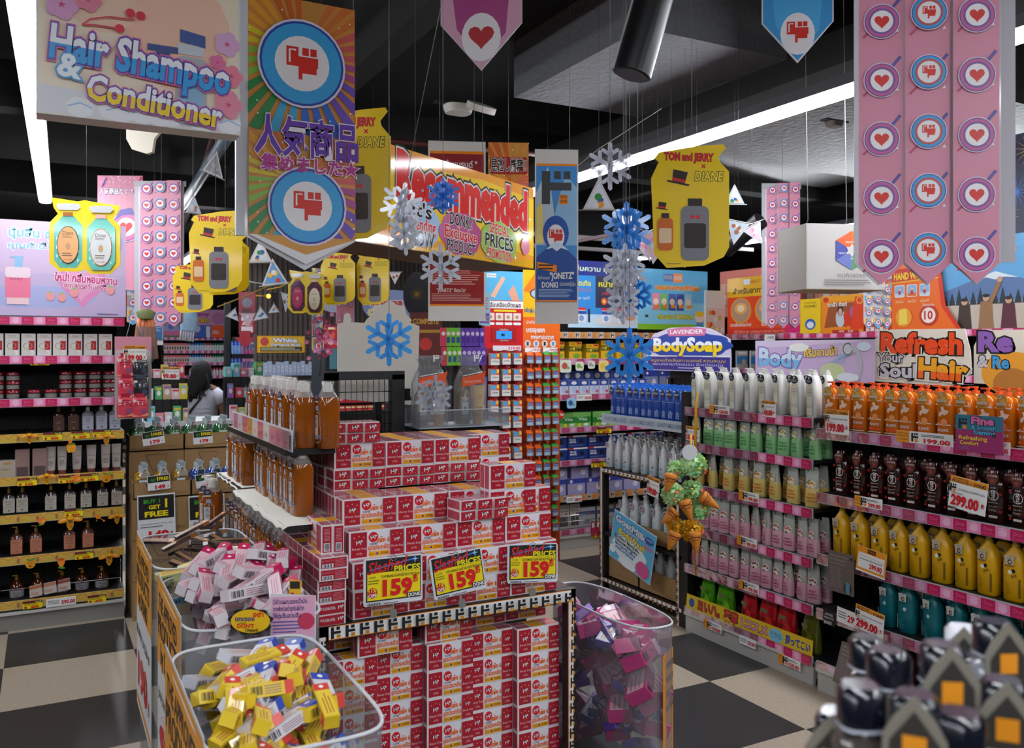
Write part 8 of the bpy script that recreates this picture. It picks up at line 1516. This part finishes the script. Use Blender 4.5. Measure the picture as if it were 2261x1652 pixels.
poster('header_poster', 'red and gold festival board right of the beige header board', 'poster', Cp(905, 975, 690, 790, 6.6), lambda b, w, h: (b.rect(-w/2, 0, w/2, h, M('5c1c1c', .5)), b.rect(-w/2, h*.55, w/2, h*.62, M('a87c20', .5)), b.disc(0, h*.3, w*.2, M('b83028', .5)), b.txt('COMPLETE', 0, h*.8, h*.16, M('b89030', .5), w=w*.8, off=.04)), '5c1c1c', .02)
# ------------------------------------------------------------------ clear bins of small boxes
def bin_(name, lab, x0, x1, y0, y1, h, prints, pw=6, zb=.02):
    cx, cy = (x0+x1)/2, (y0+y1)/2; t = thing(name, lab, 'bin', (cx, cy, 0)); a, c = (x1-x0)/2, (y1-y0)/2
    b = B(); b.loft([(zb, a, c, pw), (h, a, c, pw)], PVC, 40, caps=False); b.build('clear_wall', t)
    b = B(); n = 40; P = []
    for i in range(n+1):
        u = 2*math.pi*(i+.5)/n; P.append((a*math.copysign(abs(math.cos(u))**(2/pw), math.cos(u)), c*math.copysign(abs(math.sin(u))**(2/pw), math.sin(u)), h))
    b.tube(P, .004, FROST, 6); b.build('rim', t); b = B(); b.loft([(0, a*.98, c*.98, pw), (zb+.02, a*.98, c*.98, pw)], M('3a3c40', .5), 30); b.build('base', t)
    if prints:
        b = B(); b.M = Matrix.Translation((-a-.002, c, 0)) @ Matrix.Rotation(R90, 4, 'Z'); b.box(.02, 0, h-.62, 2*c-.06, .001, h+.03, M('d8d8dc', .4)); b.pr(-.0003, .0002); W_ = 2*c-.08
        b.rect(.02, h-.24, W_+.02, h+.02, M('ea9a20', .4)); b.rect(.02, h-.6, W_+.02, h-.58, M('ea9a20', .4)); b.txt('THE APPROVED', W_*.5, h-.05, .07, INK, w=W_*.8, off=.03); b.txt('PRODUCTS', W_*.5, h-.12, .09, INK, w=W_*.85, off=.03); b.txt('by DONKI', W_*.5, h-.2, .08, INK, w=W_*.6, off=.03)
        b.txt(prints[0], W_*.5, h-.33, .045, INK, w=W_*.85); b.txt(prints[1], W_*.48, h-.47, .16, PRED, w=W_*.6, off=.05); b.txt('฿', W_*.9, h-.5, .07, PRED); b.build('price_panel', t)
    return t
def ebox(nm, L_, w, d, main, cap, pr=0):
    t = thing(nm, '', 'small box'); b = B(); b.cbox(0, 0, 0, L_, w, d, M(main, .35, coat=.4)); b.pr(-w/2-.0002, .0002)
    for s in (1, -1):  # printed on both broad faces
        b.M = Matrix.Rotation(0 if s == 1 else math.pi, 4, 'Z'); b.k = 0
        b.rect(L_*.3, -d/2, L_*.5, d/2, M(cap, .3)); b.barcode(-L_*.45, -d*.3, -L_*.2, d*.3, INK, 9); b.bars(-L_*.15, -d*.35, L_*.26, d*.35, 4, M('9a6c78', .4))
    for s in (0, 1):
        b.M = Matrix.Rotation(math.pi/2 if s == 0 else -math.pi/2, 4, 'X'); b.y0 = -d/2-.0002; b.k = 0
        b.rect(L_*.3, -w/2, L_*.5, w/2, M(cap, .3)); b.rect(-L_*.46, -w*.4, L_*.27, w*.4, M('dcb4bc' if pr == 0 else 'e8c848' if pr == 1 else '8c6850' if pr == 3 else 'd4d4dc', .35)); b.bars(-L_*.4, -w*.3, L_*.2, w*.3, 3, M('c07888' if pr == 0 else 'b07020', .4)); b.disc(L_*.4, 0, w*.16, WHITE, n=8)
    b.build('carton', t); return t
eb = [ebox('lip_balm_box', .17, .034, .03, 'd8d0d4', 'c81858'), ebox('yellow_cream_box', .14, .04, .035, 'e4c42c', 'd8483c', 1), ebox('blue_white_box', .16, .05, .03, 'd8d8e0', '2c4cb0', 2), ebox('gold_wrapped_stick', .13, .018, .012, '5c4c44', 'b87c4c', 3),
      ebox('lime_sachet_pack', .13, .08, .022, 'b0b87c', 'd8dca0', 1), ebox('sky_sachet_pack', .13, .08, .02, '6ca8c8', 'a8c8d8', 2), ebox('pink_brush_box', .15, .09, .05, 'b83c78', 'd8b0c8', 0), ebox('purple_comb_pack', .14, .06, .03, '6c50b0', '9c80d0', 2)]
def heap(items, x0, x1, y0, y1, zf, n, lab, grp, seed, rzb=0, spread=1.2, tilt=.35, dz=.10, sc=None):
    rr = random.Random(seed)
    for i in range(n):
        x, y = rr.uniform(x0, x1), rr.uniform(y0, y1); z = zf(x, y)-rr.random()**1.5*dz
        p = items[i % len(items)]; place(p, (x, y, z), rzb+rr.uniform(-spread, spread), lab[i % len(lab)], grp, rx=rr.uniform(-tilt, tilt)*1.5, ry=rr.uniform(-tilt, tilt), sc=sc)
bin_('clear_bin', 'farthest clear bin of bronze wrapped sticks beside the brown cartons', .31, .68, 3.03, 3.62, .93, ('BRUSH', '190'))
bin_('clear_bin', 'middle clear bin heaped with pink and white cartons', .31, .68, 2.32, 2.92, .93, ('JAPAN BRUSH', '90'))
bin_('clear_bin', 'nearest clear bin heaped with yellow cartons', .25, .59, 1.56, 2.20, .93, ('FACIAL FILM SLIM', '149'))
bump = lambda cx, cy, h0, a: (lambda x, y: h0+a*max(0, 1-((x-cx)/.3)**2)*max(0, 1-((y-cy)/.45)**2))
heap([eb[3]], .37, .62, 3.1, 3.55, bump(.55, 3.4, .86, .14), 34, ['bronze wrapped stick in the farthest clear bin'], 'bronze sticks in the farthest bin', 3, tilt=.4)
heap([eb[4], eb[5]], .37, .62, 2.85, 3.12, bump(.5, 3.0, .88, .06), 12, ['lime green sachet pack between the farthest and middle bins', 'pale blue sachet pack between the farthest and middle bins'], 'sachets heaped between the bins', 4, tilt=.3)
heap([eb[0]], .40, .66, 2.36, 2.86, bump(.56, 2.66, .90, .13), 66, ['pink ended white carton heaped in the middle clear bin'], 'pink and white cartons in the middle bin', 5, 1.0, .55, .35, .16)
heap([eb[0]], .36, .63, 2.36, 2.86, lambda x, y: .72, 24, ['pink ended carton low in the middle clear bin, seen through its wall'], 'pink cartons low in the middle bin', 6, .5, 1, .3, .2)
heap([eb[1], eb[1], eb[2]], .31, .53, 1.62, 2.14, bump(.43, 1.9, .87, .09), 85, ['yellow carton heaped in the nearest clear bin', 'yellow carton heaped in the nearest clear bin', 'blue ended white carton in the nearest clear bin'], 'cartons in the nearest bin', 7, .9, .7, .35, .14, sc=.78)
b = B(); b.prism([(0, 0), (.115, .0), (.115, .155), (0, .165)], 0, .0015, M('d8d4dc', .35)); b.pr(-.0004, .0002); b.rect(.003, .05, .112, .155, M('e0a8c4', .35)); b.disc(.09, .09, .022, M('c83c5c', .4))
for i, s in enumerate(('มีส่วนผสมของน้ำมัน', 'จากพืชช่วยบำรุงริมฝีปาก', 'ให้ชุ่มชื้นอวบอิ่ม')): b.txt(s, .05-.004*i, .142-i*.018, .016, M('242c6c', .4), w=.085-.008*i, off=.02)
b.bars(.006, .06, .08, .095, 4, M('5c5ca0', .4)); b.rect(.005, .02, .035, .048, M('3c3478', .4)); b.txt('LIP TREATMENT', .065, .04, .009, INK, w=.045); b.rect(.045, .02, .07, .027, M('c83c8c', .4)); b.barcode(.09, .003, .11, .012, INK, 8); p = atD(597, 1452, 2.24); solo(b, 'price_card', 'pink and lilac LIP TREATMENT card hanging left of the display table leg', 'price card', p, -.35)
b = B(); b.prism([(0, 0), (.03, -.005), (.035, .07), (.003, .075)], 0, .002, M('e0b020', .4)); b.pr(-.0004, .0002); b.rect(.004, .05, .03, .07, M('302420', .4)); b.rect(.005, .01, .015, .04, M('c02828', .4)); b.disc(.022, .03, .007, M('e87828', .4)); solo(b, 'shelf_card', 'small yellow and red shelf card behind the lip treatment card', 'shelf card', atD(637, 1342, 2.3), -.5)
b = B(); b.prism([(.055*math.cos(a)*(1+.08*math.sin(9*a)), .034*math.sin(a)*(1+.08*math.sin(9*a))) for a in (i*math.pi/24 for i in range(48))], 0, .001, M('1c1818', .4)); b.pr(-.0003, .0002); b.disc(0, 0, .050, M('e8bc18', .35), .030, 28); b.txt('อย่า', .02, .017, .018, M('d83018', .4), off=.04); b.txt('แกะซอง', -.014, .006, .016, M('1c2878', .4), off=.03); b.txt('please', -.02, -.004, .008, INK); b.txt("DON'T", -.012, -.012, .014, M('d83018', .4), off=.04); b.txt('Unpack', .004, -.022, .011, INK, off=.03)
solo(b, 'notice_sticker', "yellow cloud sticker reading DON'T Unpack above the nearest bin", 'sticker', atD(553, 1372, 2.21), -TH)
bin_('clear_bin', 'long oval clear bin of pink and purple packs right of the display table', 1.84, 2.07, 2.50, 3.17, .65, None, 3)
b = B(); b.M = Matrix.Rotation(.15, 4, 'Z'); b.prism([(0, 0), (.12, 0), (.12, .42), (0, .42)], 0, .001, M('e08c1c', .4)); b.pr(-.0004, .0003)
for i, s in enumerate(('THE APPROVED', 'PRODUCTS', 'DON DON', 'by DONKI')): b.txt(s, .075, .37-.05*i, .03, INK, w=.08, off=.03)
solo(b, 'bin_label', 'orange THE APPROVED PRODUCTS panel on the near end of the oval bin', 'label', (1.95, 2.485, .13), .45)
rr = random.Random(11)
heap([eb[6], eb[6], eb[7]], 1.89, 2.01, 2.58, 3.08, lambda x, y: .56, 22, ['pink boxed brush on top in the oval clear bin', 'pink boxed brush on top in the oval clear bin', 'purple comb pack in the oval clear bin'], 'packs in the oval clear bin', 8, .8, .8, .5, .05)
heap([eb[6], eb[7]], 1.89, 2.01, 2.57, 3.09, lambda x, y: .44, 44, ['pink boxed brush low in the oval bin', 'purple comb pack low in the oval bin'], 'packs low in the oval clear bin', 9, .8, .9, .4, .36)
# ------------------------------------------------------------------ sponge cluster
def sponge(px, py, r, d, col, lab):
    t = thing('bath_sponge', lab, 'bath sponge', atD(px, py, d)); rr = random.Random(px); b = B(); m = M(col, .6, sss=.0)
    for i in range(70):
        a, e = rr.uniform(0, 6.28), math.asin(rr.uniform(-1, 1)); dx, dy, dz = math.cos(a)*math.cos(e), math.sin(a)*math.cos(e), math.sin(e)
        u = Vector((dx, dy, dz)); v = u.cross(Vector((rr.random(), rr.random(), rr.random()))).normalized(); w = u.cross(v); R = r*rr.uniform(.85, 1.05); s = r*.42; vs = []
        for k in range(7): q = -1+k/3; vs += [u*R*.72+v*s*q, u*(R+r*.06*math.cos(k*2.5))+v*s*q*1.1+w*r*.14*math.sin(k*2.1)]
        b.add(vs, [(2*k, 2*k+1, 2*k+3, 2*k+2) for k in range(6)], m, True)
    b.ball((0, 0, 0), r*.8, m, 12); b.build('netting', t); b = B()
    for i in range(7): a, e = rr.uniform(-2.4, -.7), rr.uniform(-.6, .8); b.ball((r*.97*math.cos(a)*math.cos(e), r*.97*math.sin(a)*math.cos(e), r*.97*math.sin(e)), r*.12, M(('e86c50', 'e8d048', '48b890')[i % 3], .5), 7)
    b.build('candy_dots', t); b = B(); b.tube([(0, 0, r*.9), (0, .01, r*1.9)], .0015, WHITE, 4); b.build('cord', t)
def cone(px, py, d, ang, L_, lab):
    t = thing('cone_cushion', lab, 'sponge'); t.location = atD(px, py, d); t.rotation_euler = (0, ang, -TH); b = B(); b.loft([(-L_, .006, .006, 2), (-L_*.8, .012, .012, 2), (0, .034, .03, 2), (.012, .026, .024, 2)], M('cc7c20', .7, noise=.1), 14); b.build('cone', t)
    b = B()
    for s in (1, -1):
        for k in range(5): b.tube([((.034*(1+z/L_)+.001)*math.cos(a)*1.0+0, (.031*(1+z/L_)+.001)*math.sin(a), z) for a, z in ((-2.9+s*0+(q/5)*2.6 if s > 0 else -.25-(q/5)*2.6, -k*L_*.18-q*L_*.035) for q in range(6))], .0018, M('7c380c', .6), 4)
    b.build('waffle_lines', t)
SD = 4.25
for a in ((1533, 1028, .062, SD, 'b8e0a0', 'largest pale green bath sponge at the top of the cluster'), (1493, 1038, .045, SD+.05, 'bce4a4', 'green bath sponge left of the largest one'), (1486, 1092, .055, SD-.03, 'c0e4a8', 'green bath sponge at the left of the cluster middle'), (1528, 1082, .05, SD, 'b0dc98', 'green bath sponge in the cluster middle'), (1544, 1125, .05, SD, 'a8d890', 'lowest green bath sponge of the cluster'), (1490, 1160, .042, SD, 'e0a818', 'left yellow bath sponge of the cluster'), (1528, 1172, .055, SD-.03, 'e4b020', 'right yellow bath sponge at the foot of the cluster')): sponge(*a)
for a in ((1481, 1052, SD-.06, .25, .085, 'waffle cone under the upper left green sponge'), (1512, 1110, SD-.08, -.35, .095, 'waffle cone pointing down right in the cluster middle'), (1553, 1098, SD-.05, -.95, .09, 'waffle cone pointing right beside the middle sponges'), (1488, 1130, SD-.06, .8, .08, 'waffle cone pointing left above the yellow sponge'), (1490, 1180, SD-.07, .4, .08, 'waffle cone under the left yellow sponge'), (1534, 1180, SD-.1, -.1, .09, 'waffle cone at the very bottom of the cluster')): cone(*a)
b = B(); b.prism([(.038*math.cos(i*math.pi/12), .038*math.sin(i*math.pi/12)) for i in range(24)], 0, .002, FROST); solo(b, 'round_tag', 'round clear tag above the green sponges', 'tag', atD(1523, 999, SD-.05), -TH); b = B(); b.tube([atD(1526, 960, SD), atD(1524, 1030, SD), atD(1536, 1270, SD+.2)], .005, M('d89818', .4), 6); solo(b, 'plastic_chain', 'yellow plastic strip behind the sponge cluster', 'chain')
# ------------------------------------------------------------------ the shopper
def skinmesh(nodes, edges, name, mat, parent, sub=1):
    me = bpy.data.meshes.new(name); me.from_pydata([n[:3] for n in nodes], edges, []); o = bpy.data.objects.new(name, me); C.objects.link(o)
    s = o.modifiers.new('skin', 'SKIN'); u = o.modifiers.new('sub', 'SUBSURF'); u.levels = u.render_levels = sub; me.materials.append(mat)
    for i, n in enumerate(nodes): v = me.skin_vertices[0].data[i]; v.radius = n[3] if isinstance(n[3], tuple) else (n[3], n[3]); v.use_root = i == 0
    bpy.context.view_layer.update(); m2 = bpy.data.meshes.new_from_object(o.evaluated_get(bpy.context.evaluated_depsgraph_get())); bpy.data.objects.remove(o)
    for p in m2.polygons: p.use_smooth = True
    q = bpy.data.objects.new(name, m2); C.objects.link(q); q.parent = parent; return q
pw = atD(446, 800, 9.3); W = thing('person', 'woman with long black hair in a white T-shirt, seen from behind in the far aisle', 'person', (pw.x, pw.y, 0), math.pi-TH)
N = [(0, 0, .80, (.15, .11)), (0, 0, .95, (.125, .10)), (0, -.01, 1.12, (.15, .105)), (0, 0, 1.235, (.11, .08)), (0, 0, 1.29, .05), (0, -.005, 1.34, .055), (0, -.01, 1.41, .082), (0, -.005, 1.47, .07)]; E_ = [(i, i+1) for i in range(7)]
for s in (-1, 1):
    k = len(N); N += [(s*.155, 0, 1.205, .055), (s*.215, .0, 1.06, .047), (s*.235, -.01, .95, .04), (s*.20, -.13, .90, .034), (s*.15, -.24, .93, .024), (s*.135, -.29, .94, (.03, .016))]; E_ += [(3, k)]+[(k+i, k+i+1) for i in range(5)]
    for f in range(4): j = len(N); x = s*(.155-.013*f); N += [(x, -.33, .945, .009), (x, -.36-.006*(f in (1, 2)), .935, .008), (x-.0, -.375, .915, .007)]; E_ += [(k+5, j), (j, j+1), (j+1, j+2)]
    j = len(N); N += [(s*.112, -.275, .95, .010), (s*.10, -.305, .945, .009)]; E_ += [(k+4, j), (j, j+1)]
    k = len(N); N += [(s*.09, 0, .74, .085), (s*.095, -.01, .46, .055), (s*.095, .01, .25, .048), (s*.095, .02, .08, .032), (s*.10, -.06, .035, (.04, .028)), (s*.105, -.15, .025, (.038, .018))]; E_ += [(0, k)]+[(k+i, k+i+1) for i in range(5)]
skinmesh(N, E_, 'body', M('8c6048', .55), W, 2)
T = M('c4c6d2', .8, noise=.04, ns=12); b = B(); b.loft([(.78, .165, .125, 2.4), (.9, .150, .12, 2.4), (1.02, .158, .125, 2.5), (1.13, .175, .128, 2.6), (1.20, .175, .115, 2.6), (1.245, .125, .09, 2.4), (1.262, .07, .07, 2)], T, 28)
for s in (-1, 1): b.tube([(s*.13, 0, 1.20), (s*.185, 0, 1.15), (s*.215, 0, 1.075)], .066, T, 12)
for i in range(5): b.tube([(-.13, .11, .86+i*.045), (0, .124, .85+i*.045), (.13, .11, .865+i*.045)], .006, T, 5)
b.build('t_shirt', W); b = B(); b.loft([(.30, .07, .075, 2, -.09, 0), (.80, .10, .11, 2, -.075, 0)], M('20242c', .8), 16); b.loft([(.30, .07, .075, 2, .09, 0), (.80, .10, .11, 2, .075, 0)], M('20242c', .8), 16); b.build('trousers', W)
HB = M('030303', .9, bump=.6, ns=50); b = B(); b.loft([(1.535, .02, .02, 2, 0, .0), (1.52, .06, .06, 2, 0, .01), (1.48, .095, .10, 2, 0, .012), (1.42, .108, .098, 2.2, 0, .03), (1.35, .112, .085, 2.2, -.01, .045), (1.29, .108, .07, 2.3, -.01, .07), (1.22, .075, .045, 2.2, .02, .10), (1.16, .035, .025, 2, .045, .125)], HB, 22)
rr = random.Random(2)
for i in range(26):
    x = rr.uniform(-.12, .12); zb = 1.10-x*.5+rr.random()*.08; P = [(x*.7, .10, 1.40), (x, .115, 1.30), (x*1.05+.01*math.sin(i), .125, 1.25), (x+.03+.02*math.sin(i*2), .135, (1.25+zb)/2), (x+.045+.02*math.cos(i), .135, zb)]; b.tube(P, .009, HB, 5)
b.build('hair', W); b = B(); b.tube([(-.13, .06, 1.235), (-.02, .13, 1.12), (.12, .122, .95), (.175, .05, .82)], .012, M('16161a', .6), 6); b.build('bag_strap', W)
b = B()
for s in (-1, 1): b.ball((s*.03, -.088, 1.42), .010, WHITE, 8); b.ball((s*.03, -.096, 1.42), .005, INK, 6); b.ball((s*.084, .0, 1.405), .02, M('8c6048', .55), 8)
b.loft([(1.375, .014, .012, 2, 0, -.092), (1.42, .006, .006, 2, 0, -.088)], M('8c6048', .55), 8); b.box(-.02, -.092, 1.352, .02, -.084, 1.358, M('8c4040', .5)); b.build('face', W)
# ------------------------------------------------------------------ blurred little bottles close to the lens
NV = M('0c101c', .2, coat=.6); 
def mini(kind):
    t = thing('mini_bottle', '', 'bottle'); b = B(); b.loft([(0, .022, .018, 4), (.07, .022, .018, 4), (.082, .013, .013, 2)], M('8c8f98' if kind else '4a4440', .15, coat=.6), 14); b.build('bottle_body', t)
    b = B(); b.loft([(.082, .019, .019, 3), (.112, .019, .019, 3), (.118, .014, .014, 3)], NV if kind != 2 else M('dcdce4', .3), 14); b.loft([(.083, .0195, .0195, 3), (.086, .0195, .0195, 3)], M('b8bcc8', .3), 14, caps=False); b.build('cap', t)
    if kind: b = B(); b.prism([(-.024, .02), (.024, .02), (.024, .09), (.016, .105), (0, .124), (-.016, .105), (-.024, .09)], -.024, -.022, M('7c786c', .4)); b.pr(-.0242, .0003); b.poly([(-.019, .03), (.019, .03), (.019, .086), (0, .112), (-.019, .086)], M('34322e', .4)); b.rect(-.009, .072, .009, .092, M('e0901c', .4)); b.bars(-.018, .03, .018, .066, 5, M('a8b0c0', .4)); b.build('house_tag', t)
    return t
mk = [mini(0), mini(1), mini(2)]
lab = {0: 'dark capped mini bottle', 1: 'house tagged mini bottle', 2: 'white capped mini bottle'}
for i, (px, py, d, k) in enumerate(((1915, 1398, .98, 0), (1962, 1425, .86, 0), (1900, 1500, .74, 0), (2125, 1375, 1.02, 2), (2080, 1412, .80, 1), (2195, 1362, .9, 1), (2150, 1440, .95, 0), (2215, 1490, .78, 1), (2020, 1520, .72, 1), (2120, 1560, .70, 0), (2240, 1430, 1.05, 0), (1850, 1560, .78, 1))):
    p = atD(px, py, d); place(mk[k], (p.x, p.y, p.z-.122), -TH+jit(.5)-.2, lab[k]+', %s' % ('%s' % ('nearest the lens' if d < .75 else 'in the near rank' if d < .82 else 'in the middle rank' if d < .97 else 'in the rear rank'))+', '+nth(i, 12), 'blurred mini bottles close to the lens'); b = B(); h_ = p.z-.123; b.box(-.024, -.024, 0, .024, .024, h_, M('1c1a1c', .6)); solo(b, 'stand_column', 'dark stand column under a mini bottle at the lower right', 'stand', (p.x, p.y, 0), -TH, 'columns under the mini bottles')
